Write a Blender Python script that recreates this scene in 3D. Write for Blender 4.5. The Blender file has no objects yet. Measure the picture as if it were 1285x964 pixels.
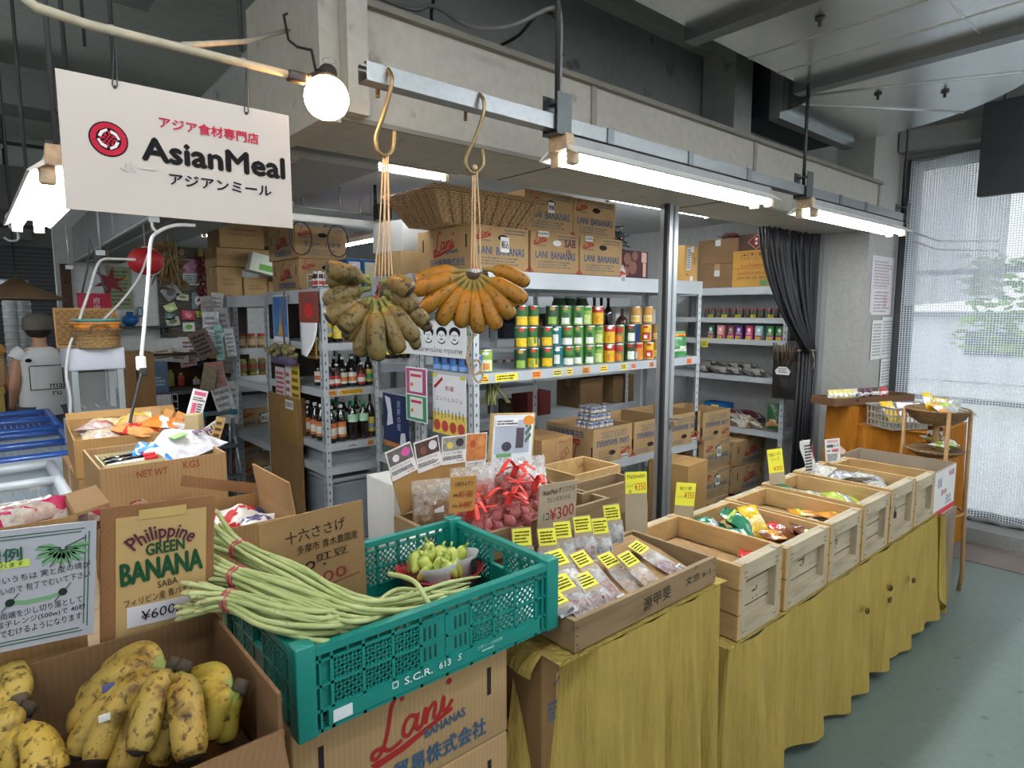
import bpy,bmesh,math,random
from mathutils import Vector as V,Matrix as M
random.seed(7)
S = bpy.context.scene
COL = S.collection
# ---------------------------------------------------------------- camera (metres; origin under the camera, x along the stall front, y into the shop)
H = 1.58
FOC = 790.0
PITCH = math.radians(6.57)
TH = math.radians(49.24)
cam = bpy.data.cameras.new('camera')
cam.sensor_fit = 'HORIZONTAL'
cam.sensor_width = 36.0
cam.lens = 36.0 * FOC / 1285.0
cam.clip_start = 0.02
cam.clip_end = 200
co = bpy.data.objects.new('camera',cam)
COL.objects.link(co)
co.location = (0,0,H)
co.rotation_euler = (math.pi / 2 - PITCH,0,TH - math.pi / 2)
S.camera = co
# ---------------------------------------------------------------- world and exposure
W = bpy.data.worlds.new('daylight')
S.world = W
W.use_nodes = True
bg = W.node_tree.nodes['Background']
bg.inputs[0].default_value = (0.93,0.97,1.0,1)
bg.inputs[1].default_value = 0.95
S.view_settings.view_transform = 'Standard'
S.view_settings.look = 'None'
S.view_settings.exposure = 0.47
S.view_settings.gamma = 1.0
S.view_settings.use_curve_mapping = False
TUBE = 46.0          # radiance of the fluorescent tubes
BULB = 70.0          # radiance of the warm reflector bulb
try:
 S.cycles.use_denoising = True
 S.cycles.max_bounces = 6
 S.cycles.transparent_max_bounces = 16
 S.cycles.sample_clamp_indirect = 6
 S.cycles.caustics_reflective = False
 S.cycles.caustics_refractive = False
except Exception:
 pass
# ---------------------------------------------------------------- where a pixel of the photograph lies on a plane of the place
FW = V((math.cos(TH) * math.cos(PITCH),math.sin(TH) * math.cos(PITCH),-math.sin(PITCH)))
RT = V((math.sin(TH),-math.cos(TH),0))
UPV = RT.cross(FW)
CAM = V((0,0,H))
def ray(x,y): return FW * FOC + RT * (x - 642.5) - UPV * (y - 482.0)
def PY(x,y,Y): d = ray(x,y); return CAM + d * (Y / d.y)
def PX(x,y,X): d = ray(x,y); return CAM + d * (X / d.x)
def PZ(x,y,Z): d = ray(x,y); return CAM + d * ((Z - H) / d.z)
# ---------------------------------------------------------------- materials
def lin(h):
 h = h.lstrip('#')
 c = [int(h[i:i + 2],16) / 255 for i in (0,2,4)]
 return tuple((x / 12.92 if x <= 0.04045 else ((x + 0.055) / 1.055) ** 2.4) for x in c) + (1.0,)
MATS = {}
class NT:
 def __init__(s,name):
  s.m = bpy.data.materials.new(name)
  s.m.use_nodes = True
  s.t = s.m.node_tree
  s.p = s.t.nodes['Principled BSDF']
  s.o = s.t.nodes['Material Output']
 def n(s,typ,**kw):
  x = s.t.nodes.new(typ)
  for k,v in kw.items():
   if k.startswith('i'):
    key = k[1:]
    x.inputs[int(key) if key.isdigit() else key.replace('_',' ')].default_value = v
   else:
    setattr(x,k,v)
  return x
 def l(s,a,b): s.t.links.new(a,b)
 def coord(s,sc=(1,1,1),rot=(0,0,0),kind='Object'):
  tc = s.n('ShaderNodeTexCoord')
  mp = s.n('ShaderNodeMapping')
  mp.inputs['Scale'].default_value = sc
  mp.inputs['Rotation'].default_value = rot
  s.l(tc.outputs[kind],mp.inputs[0])
  return mp.outputs[0]
 def noise(s,scale,sc=(1,1,1),detail=3.0,rough=0.55,rot=(0,0,0)):
  x = s.n('ShaderNodeTexNoise')
  x.inputs['Scale'].default_value = scale
  x.inputs['Detail'].default_value = detail
  x.inputs['Roughness'].default_value = rough
  s.l(s.coord(sc,rot),x.inputs['Vector'])
  return x.outputs[0]
 def ramp(s,fac,stops):
  r = s.n('ShaderNodeValToRGB')
  e = r.color_ramp.elements
  while len(e) < len(stops): e.new(0.5)
  for i,(p,c) in enumerate(stops):
   e[i].position = p
   e[i].color = c
  s.l(fac,r.inputs[0])
  return r.outputs[0]
 def mix(s,fac,a,b,mode='MIX'):
  x = s.n('ShaderNodeMix',data_type='RGBA',blend_type=mode)
  for sock,val in ((x.inputs[0],fac),(x.inputs[6],a),(x.inputs[7],b)):
   if hasattr(val,'links'): s.l(val,sock)
   else: sock.default_value = val
  return x.outputs[2]
 def bump(s,h,strength=0.3,dist=0.004):
  b = s.n('ShaderNodeBump')
  b.inputs['Strength'].default_value = strength
  b.inputs['Distance'].default_value = dist
  s.l(h,b.inputs['Height'])
  s.l(b.outputs[0],s.p.inputs['Normal'])
def mul(c,f): return tuple(min(1,x * f) for x in c[:3]) + (1.0,)
def mat(hexc,rough=0.55,var=0.10,scale=14.0,sc=(1,1,1),metal=0.0,alpha=1.0,emit=0.0,bump=0.0,spec=0.5,coat=0.0,name=None,trans=0.0):
 key = name or f'{hexc}|{rough}|{var}|{scale}|{sc}|{metal}|{alpha}|{emit}|{bump}|{spec}|{coat}|{trans}'
 if key in MATS: return MATS[key]
 n = NT(name or ('paint ' + hexc))
 c = lin(hexc)
 p = n.p
 p.inputs['Roughness'].default_value = rough
 p.inputs['Metallic'].default_value = metal
 p.inputs['Specular IOR Level'].default_value = spec
 p.inputs['Alpha'].default_value = alpha
 p.inputs['Coat Weight'].default_value = coat
 p.inputs['Transmission Weight'].default_value = trans
 if emit:
  p.inputs['Emission Color'].default_value = c
  p.inputs['Emission Strength'].default_value = emit
 f = n.noise(scale,sc)
 col = n.ramp(f,[(0.28,mul(c,1 - var)),(0.72,mul(c,1 + var))])
 n.l(col,p.inputs['Base Color'])
 if bump: n.bump(f,bump)
 MATS[key] = n.m
 return n.m
def once(fn):
 def g(*a):
  k = (fn.__name__,) + a
  if k not in MATS: MATS[k] = fn(*a)
  return MATS[k]
 return g
@once
def cardboard(hexc='#b2906a'):
 n = NT('corrugated cardboard ' + hexc)
 c = lin(hexc)
 f = n.noise(5,(1,1,1),4)
 w = n.n('ShaderNodeTexWave',wave_type='BANDS',bands_direction='X')
 w.inputs['Scale'].default_value = 42
 w.inputs['Distortion'].default_value = 0.3
 n.l(n.coord((1,1,0.02),(0,0,0.78)),w.inputs['Vector'])
 a = n.ramp(f,[(0.3,mul(c,0.88)),(0.7,mul(c,1.08))])
 b = n.mix(0.10,a,w.outputs[0],'MULTIPLY')
 n.l(b,n.p.inputs['Base Color'])
 n.p.inputs['Roughness'].default_value = 0.8
 n.p.inputs['Specular IOR Level'].default_value = 0.2
 n.bump(w.outputs[0],0.12,0.002)
 return n.m
@once
def wood(hexc='#a98a5c',dark=0.62,axis='x',rough=0.7):
 n = NT('planed wood ' + hexc)
 c = lin(hexc)
 sc = {'x': (0.12,1,1),'y': (1,0.12,1),'z': (1,1,0.12)}[axis]
 f = n.noise(38,sc,5,0.6)
 g = n.noise(6,(1,1,1),3)
 st = n.noise(17,(1,1,1),1)
 a = n.ramp(f,[(0.25,mul(c,dark)),(0.5,mul(c,0.95)),(0.8,mul(c,1.15))])
 b = n.mix(0.35,a,n.ramp(g,[(0.35,mul(c,0.75)),(0.65,mul(c,1.1))]))
 k = n.ramp(st,[(0.18,mul(c,0.25)),(0.26,(1,1,1,1))])
 d = n.mix(1.0,b,k,'MULTIPLY')
 n.l(d,n.p.inputs['Base Color'])
 n.p.inputs['Roughness'].default_value = rough
 n.p.inputs['Specular IOR Level'].default_value = 0.25
 n.bump(f,0.25,0.002)
 return n.m
@once
def clothmat(hexc='#b89c3e'):
 n = NT('crinkled cotton ' + hexc)
 c = lin(hexc)
 f = n.noise(60,(1,1,0.06),4)
 g = n.noise(5,(1,1,1),3)
 cr = n.noise(16,(1,1,0.22),5,0.6)
 a = n.ramp(f,[(0.3,mul(c,0.82)),(0.7,mul(c,1.1))])
 b = n.mix(0.3,a,n.ramp(g,[(0.3,mul(c,0.8)),(0.7,mul(c,1.12))]))
 n.l(b,n.p.inputs['Base Color'])
 n.p.inputs['Roughness'].default_value = 0.9
 n.p.inputs['Specular IOR Level'].default_value = 0.1
 n.bump(n.mix(0.3,cr,f),0.9,0.03)
 return n.m
@once
def bananamat(hexc='#b98d2c',spot='#2c2216',amount=0.42,tint='#8c8734'):
 n = NT('spotted banana skin ' + hexc)
 c = lin(hexc)
 g = n.noise(16,(1,1,1),2)
 a = n.ramp(g,[(0.35,c),(0.75,lin(tint))])
 f = n.noise(70,(1,1,1),4,0.65)
 big = n.noise(24,(1,1,1),3)
 s1 = n.ramp(f,[(amount - 0.07,lin(spot)),(amount + 0.03,(1,1,1,1))])
 s2 = n.ramp(big,[(amount - 0.12,mul(lin(spot),1.6)),(amount + 0.02,(1,1,1,1))])
 x = n.mix(0.85,a,s1,'MULTIPLY')
 y = n.mix(0.8,x,s2,'MULTIPLY')
 n.l(y,n.p.inputs['Base Color'])
 n.p.inputs['Roughness'].default_value = 0.5
 n.p.inputs['Specular IOR Level'].default_value = 0.35
 return n.m
@once
def film(hexc='#e8ecee',alpha=0.32,rough=0.12):
 n = NT('clear plastic film ' + hexc)
 c = lin(hexc)
 n.p.inputs['Base Color'].default_value = c
 n.p.inputs['Roughness'].default_value = rough
 n.p.inputs['Specular IOR Level'].default_value = 0.9
 f = n.noise(55,(1,1,1),4)
 n.bump(f,0.6,0.008)
 a = n.ramp(f,[(0.40,(alpha * 0.7,) * 3 + (1,)),(0.66,(min(1,alpha * 1.5),) * 3 + (1,))])
 n.l(a,n.p.inputs['Alpha'])
 return n.m
@once
def glassmat():
 n = NT('clear glass sheet')
 n.p.inputs['Base Color'].default_value = (0.85,0.9,0.9,1)
 n.p.inputs['Roughness'].default_value = 0.03
 n.p.inputs['Alpha'].default_value = 0.07
 n.p.inputs['Specular IOR Level'].default_value = 0.35
 return n.m
@once
def galvan(hexc='#8d9090',rough=0.34):
 n = NT('galvanised sheet ' + hexc)
 c = lin(hexc)
 v = n.n('ShaderNodeTexVoronoi')
 v.inputs['Scale'].default_value = 55
 n.l(n.coord((1,1,1)),v.inputs['Vector'])
 f = n.noise(3,(1,1,1),3)
 a = n.ramp(v.outputs['Distance'],[(0.0,mul(c,0.9)),(0.8,mul(c,1.1))])
 b = n.mix(0.4,a,n.ramp(f,[(0.3,mul(c,0.75)),(0.7,mul(c,1.15))]))
 n.l(b,n.p.inputs['Base Color'])
 n.p.inputs['Metallic'].default_value = 0.9
 n.p.inputs['Roughness'].default_value = rough
 return n.m
@once
def wicker(hexc='#8a6c48'):
 n = NT('woven wicker ' + hexc)
 c = lin(hexc)
 w = n.n('ShaderNodeTexWave',wave_type='BANDS',bands_direction='Z')
 w.inputs['Scale'].default_value = 38
 w.inputs['Distortion'].default_value = 2.5
 n.l(n.coord((1,1,1)),w.inputs['Vector'])
 ch = n.n('ShaderNodeTexChecker')
 ch.inputs['Scale'].default_value = 62
 n.l(n.coord((1,1,1)),ch.inputs['Vector'])
 f = n.mix(0.3,w.outputs[0],ch.outputs[1])
 a = n.ramp(f,[(0.1,mul(c,0.4)),(0.55,c),(0.95,mul(c,1.35))])
 n.l(a,n.p.inputs['Base Color'])
 n.p.inputs['Roughness'].default_value = 0.6
 n.bump(f,0.8,0.006)
 return n.m
@once
def netmat(hexc='#eef3f6',cells=70.0,line=0.26,alpha=0.38):
 # a woven net: the threads are opaque, the holes let light through
 n = NT('woven net ' + hexc)
 uv = n.n('ShaderNodeTexCoord')
 mp = n.n('ShaderNodeMapping')
 mp.inputs['Scale'].default_value = (cells,cells,1)
 n.l(uv.outputs['UV'],mp.inputs[0])
 sx = n.n('ShaderNodeSeparateXYZ')
 n.l(mp.outputs[0],sx.inputs[0])
 outs = []
 for i in (0,1):
  fr = n.n('ShaderNodeMath',operation='FRACT')
  n.l(sx.outputs[i],fr.inputs[0])
  lt = n.n('ShaderNodeMath',operation='LESS_THAN')
  lt.inputs[1].default_value = line
  n.l(fr.outputs[0],lt.inputs[0])
  outs.append(lt.outputs[0])
 mx = n.n('ShaderNodeMath',operation='MAXIMUM')
 n.l(outs[0],mx.inputs[0])
 n.l(outs[1],mx.inputs[1])
 mr = n.n('ShaderNodeMapRange')
 mr.inputs['To Min'].default_value = alpha
 mr.inputs['To Max'].default_value = 0.9
 n.l(mx.outputs[0],mr.inputs[0])
 n.l(mr.outputs[0],n.p.inputs['Alpha'])
 n.p.inputs['Base Color'].default_value = lin(hexc)
 n.p.inputs['Roughness'].default_value = 0.5
 tl = n.n('ShaderNodeBsdfTranslucent')
 tl.inputs[0].default_value = lin(hexc)
 ms = n.n('ShaderNodeMixShader')
 ms.inputs[0].default_value = 0.45
 tr = n.n('ShaderNodeBsdfTransparent')
 m2 = n.n('ShaderNodeMixShader')
 n.l(mr.outputs[0],m2.inputs[0])
 n.l(tr.outputs[0],m2.inputs[1])
 n.p.inputs['Alpha'].default_value = 1
 for lk in list(n.p.inputs['Alpha'].links): n.t.links.remove(lk)
 n.l(n.p.outputs[0],ms.inputs[1])
 n.l(tl.outputs[0],ms.inputs[2])
 n.l(ms.outputs[0],m2.inputs[2])
 n.l(m2.outputs[0],n.o.inputs[0])
 return n.m
def concrete(name,hexc,var=0.18,scale=2.0,rough=0.75,bump=0.15,spots=False):
 if name in MATS: return MATS[name]
 n = NT(name)
 c = lin(hexc)
 f = n.noise(scale,(1,1,1),6,0.62)
 g = n.noise(scale * 22,(1,1,1),4,0.6)
 a = n.ramp(f,[(0.3,mul(c,1 - var)),(0.7,mul(c,1 + var))])
 b = n.mix(0.25,a,n.ramp(g,[(0.3,mul(c,0.6)),(0.7,mul(c,1.3))]))
 if spots:
  h = n.noise(scale * 7,(1,1,1),2,0.5)
  b = n.mix(0.6,b,n.ramp(h,[(0.24,mul(c,0.45)),(0.33,(1,1,1,1))]),'MULTIPLY')
 n.l(b,n.p.inputs['Base Color'])
 n.p.inputs['Roughness'].default_value = rough
 n.bump(g,bump,0.004)
 MATS[name] = n.m
 return n.m
def paper(h='#d6d6d3'): return mat(h,0.65,0.03,8,spec=0.2)
def ink(h='#1d1b1c'): return mat(h,0.7,0.02,5,spec=0.12)
BLACK = lambda: ink('#1b1a1c')
# ---------------------------------------------------------------- mesh building
def FR(c,r,u):
 r = V(r).normalized()
 u = V(u).normalized()
 n = r.cross(u)
 m = M((r,u,n)).transposed().to_4x4()
 m.translation = V(c)
 return m
XY = M.Identity(4)
class MB:
 def __init__(s): s.bm = bmesh.new(); s.mi = 0
 def _face(s,vs,smooth=False):
  try:
   f = s.bm.faces.new(vs)
   f.material_index = s.mi
   f.smooth = smooth
   return f
  except ValueError:
   return None
 def box(s,c,size,m=None):
  hx,hy,hz = size[0] / 2,size[1] / 2,size[2] / 2
  vs = []
  for dx,dy,dz in ((-1,-1,-1),(1,-1,-1),(1,1,-1),(-1,1,-1),(-1,-1,1),(1,-1,1),(1,1,1),(-1,1,1)):
   p = V((c[0] + dx * hx,c[1] + dy * hy,c[2] + dz * hz))
   if m is not None: p = m @ p
   vs.append(s.bm.verts.new(p))
  for q in ((0,3,2,1),(4,5,6,7),(0,1,5,4),(1,2,6,5),(2,3,7,6),(3,0,4,7)):
   s._face([vs[i] for i in q])
  return s
 def bx(s,x0,x1,y0,y1,z0,z1,m=None):
  return s.box(((x0 + x1) / 2,(y0 + y1) / 2,(z0 + z1) / 2),(abs(x1 - x0),abs(y1 - y0),abs(z1 - z0)),m)
 def rbox(s,c,size,r=0.004,m=None,seg=2):
  t = bmesh.new()
  bmesh.ops.create_cube(t,size=1.0)
  for v in t.verts: v.co = V((v.co.x * size[0],v.co.y * size[1],v.co.z * size[2]))
  bmesh.ops.bevel(t,geom=t.edges[:] ,offset=r,segments=seg,affect='EDGES',profile=0.6)
  mm = M.Translation(V(c))
  if m is not None: mm = m @ mm
  s.join(t,mm,True)
  return s
 def join(s,t,m=None,smooth=False):
  t.verts.index_update()
  vm = {}
  for v in t.verts: vm[v.index] = s.bm.verts.new(m @ v.co if m is not None else v.co)
  for f in t.faces: s._face([vm[v.index] for v in f.verts],smooth)
  t.free()
 def tube(s,pts,r,n=8,cap=True,flat=1.0,smooth=True,close=False):
  pts = [V(p) for p in pts]
  k = len(pts)
  rs = r if isinstance(r,(list,tuple)) else [r] * k
  rings = []
  pu = None
  for i,p in enumerate(pts):
   if close: d = pts[(i + 1) % k] - pts[i - 1]
   else: d = pts[min(i + 1,k - 1)] - pts[max(i - 1,0)]
   if d.length < 1e-9: d = V((0,0,1))
   d.normalize()
   if pu is None:
    a = V((0,0,1)) if abs(d.z) < 0.9 else V((1,0,0))
    u = d.cross(a).normalized()
   else:
    u = (pu - d * pu.dot(d))
    u = u.normalized() if u.length > 1e-6 else d.orthogonal().normalized()
   pu = u
   w = d.cross(u)
   rings.append([s.bm.verts.new(p + (u * math.cos(2 * math.pi * j / n) + w * math.sin(2 * math.pi * j / n) * flat) * rs[i]) for j in range(n)])
  for i in range(k if close else k - 1):
   a,b = rings[i],rings[(i + 1) % k]
   for j in range(n):
    s._face((a[j],a[(j + 1) % n],b[(j + 1) % n],b[j]),smooth)
  if cap and not close:
   s._face(rings[0][::-1])
   s._face(rings[-1])
  return s
 def lathe(s,prof,n=20,m=None,cap=True,smooth=True,flat=1.0):
  rings = []
  for r,z in prof:
   ring = []
   for j in range(n):
    a = 2 * math.pi * j / n
    p = V((r * math.cos(a),r * math.sin(a) * flat,z))
    ring.append(s.bm.verts.new(m @ p if m is not None else p))
   rings.append(ring)
  for a,b in zip(rings,rings[1:]):
   for j in range(n): s._face((a[j],a[(j + 1) % n],b[(j + 1) % n],b[j]),smooth)
  if cap:
   if prof[0][0] > 1e-5: s._face(rings[0][::-1])
   if prof[-1][0] > 1e-5: s._face(rings[-1])
  return s
 def prism(s,poly,d0,d1,m=None):
  lo = [s.bm.verts.new(m @ V((x,y,d0)) if m is not None else V((x,y,d0))) for x,y in poly]
  hi = [s.bm.verts.new(m @ V((x,y,d1)) if m is not None else V((x,y,d1))) for x,y in poly]
  s._face(lo[::-1])
  s._face(hi)
  for i in range(len(poly)):
   j = (i + 1) % len(poly)
   s._face((lo[i],lo[j],hi[j],hi[i]))
  return s
 def quad(s,m,x,y,w,h,d=0.0008):
  s.prism([(x - w / 2,y - h / 2),(x + w / 2,y - h / 2),(x + w / 2,y + h / 2),(x - w / 2,y + h / 2)],0.0002,d,m)
  return s
 def disc(s,m,x,y,rx,ry,d=0.0008,n=18):
  s.prism([(x + rx * math.cos(2 * math.pi * i / n),y + ry * math.sin(2 * math.pi * i / n)) for i in range(n)],0.0002,d,m)
  return s
 def poly(s,m,pts,d=0.0008):
  s.prism(pts,0.0002,d,m)
  return s
 def grid(s,fn,nu,nv,smooth=True,uv=None,wrap=False):
  vs = [[s.bm.verts.new(fn(i / nu,j / nv)) for j in range(nv + 1)] for i in range(nu + (0 if wrap else 1))]
  lay = s.bm.loops.layers.uv.verify() if uv else None
  for i in range(nu):
   a,b = vs[i],vs[(i + 1) % len(vs)]
   for j in range(nv):
    f = s._face((a[j],b[j],b[j + 1],a[j + 1]),smooth)
    if f and lay:
     for lp,(p,q) in zip(f.loops,((i,j),(i + 1,j),(i + 1,j + 1),(i,j + 1))):
      lp[lay].uv = (p / nu * uv[0],q / nv * uv[1])
  return s
 def ball(s,c,r,n=10,sc=(1,1,1),m=None):
  prof = [(max(1e-4,math.sin(math.pi * i / n)) * r,-math.cos(math.pi * i / n) * r) for i in range(n + 1)]
  mm = M.Translation(V(c)) @ M.Diagonal((sc[0],sc[1],sc[2],1))
  if m is not None: mm = m @ mm
  return s.lathe(prof,max(8,n + 4),mm,cap=False)
 def mesh(s,name):
  me = bpy.data.meshes.new(name)
  bmesh.ops.remove_doubles(s.bm,verts=s.bm.verts[:],dist=1e-6)
  s.bm.to_mesh(me)
  s.bm.free()
  return me
 def build(s,name,mats,parent=None,label=None,solid=0.0):
  me = s.mesh(name)
  o = bpy.data.objects.new(name,me)
  for m in (mats if isinstance(mats,(list,tuple)) else [mats]): me.materials.append(m)
  COL.objects.link(o)
  if parent is not None: attach(o,parent)
  if label: o['label'] = label
  if solid:
   md = o.modifiers.new('thickness','SOLIDIFY')
   md.thickness = solid
   md.offset = 0
  return o
KIDS = {}
SUBPART = ('lettering','print','small_print','stamp','emblem','picture','underline','packing_tape','tape_piece','nail','code_sticker','sticker','label_print','hand_hole','hand_slot','lid_seam','corner_print','drawing_line','banana_drawing','label_band','bolt','highlight','seam','socket','white_label')
FIELD = ('label','yellow_note','white_note','price_strip','kraft_paper','white_print','paper','reflector')
def attach(o,p):
 # printing, tape and fittings belong to the part that carries them
 kids = KIDS.get(p.as_pointer(),())
 if kids and p.type == 'EMPTY' and o.name.split('.')[0] in SUBPART:
  host = kids[0]
  if kids[-1].name.split('.')[0] in FIELD: host = kids[-1]
  p = host
 o.parent = p
 KIDS.setdefault(p.as_pointer(),[]).append(o)
LABELS = {}
def tag(o,label,cat,group=None,kind=None):
 if label: o['label'] = label
 if cat: o['category'] = cat
 if group: o['group'] = group
 if kind: o['kind'] = kind
 return o
def thing(name,label,cat,loc=(0,0,0),rz=0.0,group=None):
 o = bpy.data.objects.new(name,None)
 o.empty_display_size = 0.05
 COL.objects.link(o)
 o.location = loc
 o.rotation_euler = (0,0,rz)
 return tag(o,label,cat,group)
def single(name,mb,mats,label,cat,loc=None,group=None,rz=0.0,solid=0.0):
 o = mb.build(name,mats,solid=solid)
 if loc is not None: o.location = loc
 o.rotation_euler = (0,0,rz)
 return tag(o,label,cat,group)
def struct(name,mb,mats,parent=None):
 o = mb.build(name,mats,parent)
 if parent is None: o['kind'] = 'structure'
 return o
def dup(root,loc,rz=0.0,label=None,group=None,rot=None):
 def rec(o,p):
  c = o.copy()
  COL.objects.link(c)
  if p is not None: attach(c,p)
  for k in KIDS.get(o.as_pointer(),()): rec(k,c)
  return c
 r = rec(root,None)
 r.location = loc
 r.rotation_euler = rot if rot else (0,0,rz)
 if label: r['label'] = label
 if group: r['group'] = group
 return r
USED = set()
def put(root,loc,rz=0.0,label=None,group=None,rot=None):
 """the first placing moves the thing itself, later ones copy it"""
 if root.as_pointer() not in USED:
  USED.add(root.as_pointer())
  root.location = loc
  root.rotation_euler = rot if rot else (0,0,rz)
  if label: root['label'] = label
  if group: root['group'] = group
  return root
 return dup(root,loc,rz,label,group,rot)
ORD = ['first','second','third','fourth','fifth','sixth','seventh','eighth','ninth','tenth','eleventh','twelfth','thirteenth','fourteenth','fifteenth','sixteenth']
# ---------------------------------------------------------------- writing
TXT = {}
def txmesh(s,bold):
 k = (s,bold)
 if k not in TXT:
  c = bpy.data.curves.new('lettering','FONT')
  c.body = s
  c.offset = bold
  c.resolution_u = 2
  c.align_x = 'CENTER'
  o = bpy.data.objects.new('lettering_source',c)
  me = bpy.data.meshes.new_from_object(o)
  vs = [v.co.copy() for v in me.vertices]
  fs = [tuple(p.vertices) for p in me.polygons]
  x0 = min(v.x for v in vs); x1 = max(v.x for v in vs)
  y0 = min(v.y for v in vs); y1 = max(v.y for v in vs)
  vs = [V(((v.x - (x0 + x1) / 2) / (x1 - x0),(v.y - (y0 + y1) / 2) / (y1 - y0),0)) for v in vs]
  TXT[k] = (vs,fs,(x1 - x0) / (y1 - y0))
  bpy.data.objects.remove(o)
  bpy.data.curves.remove(c)
  bpy.data.meshes.remove(me)
 return TXT[k]
def ribbon(mb,m,pts,wd,lift=0.0012):
 """a pen stroke of even width through 2-D points"""
 P = [V((x,y)) for x,y in pts]
 Q = []
 for i in range(len(P) - 1):
  a,b,c,d = P[max(0,i - 1)],P[i],P[i + 1],P[min(len(P) - 1,i + 2)]
  for q in range(4):
   t = q / 4
   Q.append(0.5 * ((2 * b) + (c - a) * t + (2 * a - 5 * b + 4 * c - d) * t ** 2 + (3 * b - a - 3 * c + d) * t ** 3))
 Q.append(P[-1])
 prev = None
 for i,p in enumerate(Q):
  t = (Q[min(i + 1,len(Q) - 1)] - Q[max(i - 1,0)])
  nrm = V((-t.y,t.x)).normalized() * wd / 2
  cur = [mb.bm.verts.new(m @ V((p.x + s * nrm.x,p.y + s * nrm.y,lift + 0.00001 * i))) for s in (-1,1)]
  if prev: mb._face((prev[0],cur[0],cur[1],prev[1]))
  prev = cur
def put_text(mb,s,m,x,y,w=None,h=None,bold=0.0,rot=0.0,shear=0.0,lift=0.0014,arc=0.0):
 if bold > 0 and bold < 9:
  hh = h if h else w / txmesh(s,0.0)[2]
  for i,q in enumerate(((-1,0),(1,0),(0,1),(0,-1))):
   d = bold * hh * 1.1
   put_text(mb,s,m,x + q[0] * d,y + q[1] * d,w,h,0.0,rot,shear,lift + i * 0.00022,arc)
  return
 vs,fs,asp = txmesh(s,0.0)
 if w is None: w = h * asp
 if h is None: h = w / asp
 mm = m @ M.Translation(V((x,y,lift))) @ M.Rotation(rot,4,'Z')
 nv = []
 for v in vs:
  px,py = v.x * w + v.y * h * shear,v.y * h
  if arc:
   a = px / arc
   px,py = (arc + py) * math.sin(a),(arc + py) * math.cos(a) - arc
  nv.append(mb.bm.verts.new(mm @ V((px,py,0))))
 for f in fs: mb._face([nv[i] for i in f])
def text(parent,s,m,x,y,w=None,h=None,matl=None,bold=0.0,rot=0.0,shear=0.0,lift=0.0014,arc=0.0):
 mb = MB()
 put_text(mb,s,m,x,y,w,h,bold,rot,shear,lift,arc)
 return mb.build('lettering',matl or BLACK(),parent)
def fine(mb,m,x,y,w,h,n,seed=0,rot=0.0):
 """n rows of unreadable small print"""
 rd = random.Random(seed)
 mm = m @ M.Translation(V((x,y,0))) @ M.Rotation(rot,4,'Z')
 for i in range(n):
  yy = h / 2 - (i + 0.5) * h / n
  xx = -w / 2
  end = w / 2 * rd.uniform(0.5,1.0)
  while xx < end:
   l = rd.uniform(0.04,0.13) * w
   mb.quad(mm,xx + l / 2,yy,l,h / n * rd.uniform(0.38,0.62),0.0011)
   xx += l + 0.025 * w
# ================================================================ the setting
FLOORM = concrete('worn grey green floor paint','#62716b',0.12,1.3,0.45,0.12,True)
WALLM = concrete('stained pale wall paint','#a5a49e',0.10,1.6,0.8,0.1)
DARKM = concrete('dark grey concrete','#858884',0.2,1.1,0.9,0.2,True)
CEILM = concrete('dark ceiling concrete','#b9bdb2',0.15,0.8,0.9,0.1)
BEAMM = concrete('cream painted board','#a9a59a',0.08,1.2,0.6,0.06,True)
INNERM = concrete('white shop wall paint','#cdcfcd',0.06,1.0,0.7,0.05)
STEEL = mat('#a7adb0',0.42,0.08,20,metal=0.35)
SHELFM = mat('#b6bcbf',0.45,0.05,6,metal=0.1)
ALU = mat('#a9acad',0.35,0.06,12,sc=(1,1,0.1),metal=0.6)
BLACKM = mat('#1c1c1e',0.6,0.15,20)
DKGREY = mat('#3a3d3f',0.6,0.12,10)
CREAMPL = mat('#d8cdb8',0.5,0.08,30)
def sbox(name,m,*b,parent=None):
 return struct(name,MB().bx(*b),m,parent)
sbox('floor',FLOORM,-5,5.3,-5,14,-0.1,0)
sbox('floor_kerb',concrete('kerb concrete','#8f9290',0.12,3,0.8,0.2),5.12,5.42,-3,1.72,0.0,0.10)
sbox('floor_strip',concrete('brown stone strip','#776c66',0.15,4,0.7,0.2),4.72,5.118,-3,1.74,0.0005,0.004)
sbox('ceiling',CEILM,-5,5.6,-3.2,14,3.42,3.5)
sbox('wall_upper',DARKM,0.86,5.3,2.0,2.12,2.30,3.42)
sbox('wall_upper_beam',CEILM,0.86,5.3,1.93,2.0,2.92,3.42)
sbox('wall_back',INNERM,0.78,5.3,8.6,8.7,0,3.42)
sbox('wall_far',DARKM,-5,5.3,13.5,13.6,0,3.42)
sbox('wall_left',DARKM,-5.1,-5,3,14,0,3.42)
sbox('wall_shop_end',INNERM,5.2,5.3,2.14,8.6,0,2.6)
sbox('ceiling_shop',mat('#d8dad9',0.7,0.04,2),1.30,5.2,2.14,8.6,2.36,2.40)
# header box over the stall front, with its battens and ledge
hb = struct('header_beam',MB().bx(0.86,4.90,1.75,2.14,2.135,2.462),BEAMM)
b = MB()
for x in (0.875,1.93,3.18,4.885): b.bx(x - 0.014,x + 0.014,1.742,1.75,2.14,2.455)
struct('header_batten_trim',b,mat('#8c887d',0.6,0.1),hb)
struct('header_ledge_trim',MB().bx(0.86,4.9,1.725,1.76,2.455,2.475).bx(0.86,4.9,1.742,1.75,2.128,2.142),mat('#7d796f',0.6,0.1),hb)
b = MB()
for x in (1.75,2.95): b.bx(x,x + 0.004,1.76,2.13,2.1325,2.1352)
struct('header_seam_trim',b,DKGREY,hb)
sbox('corner_post',BEAMM,0.86,0.925,1.70,1.748,2.14,3.42)
sbox('corner_block',BEAMM,0.80,0.86,1.75,2.32,2.12,2.60)
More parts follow.
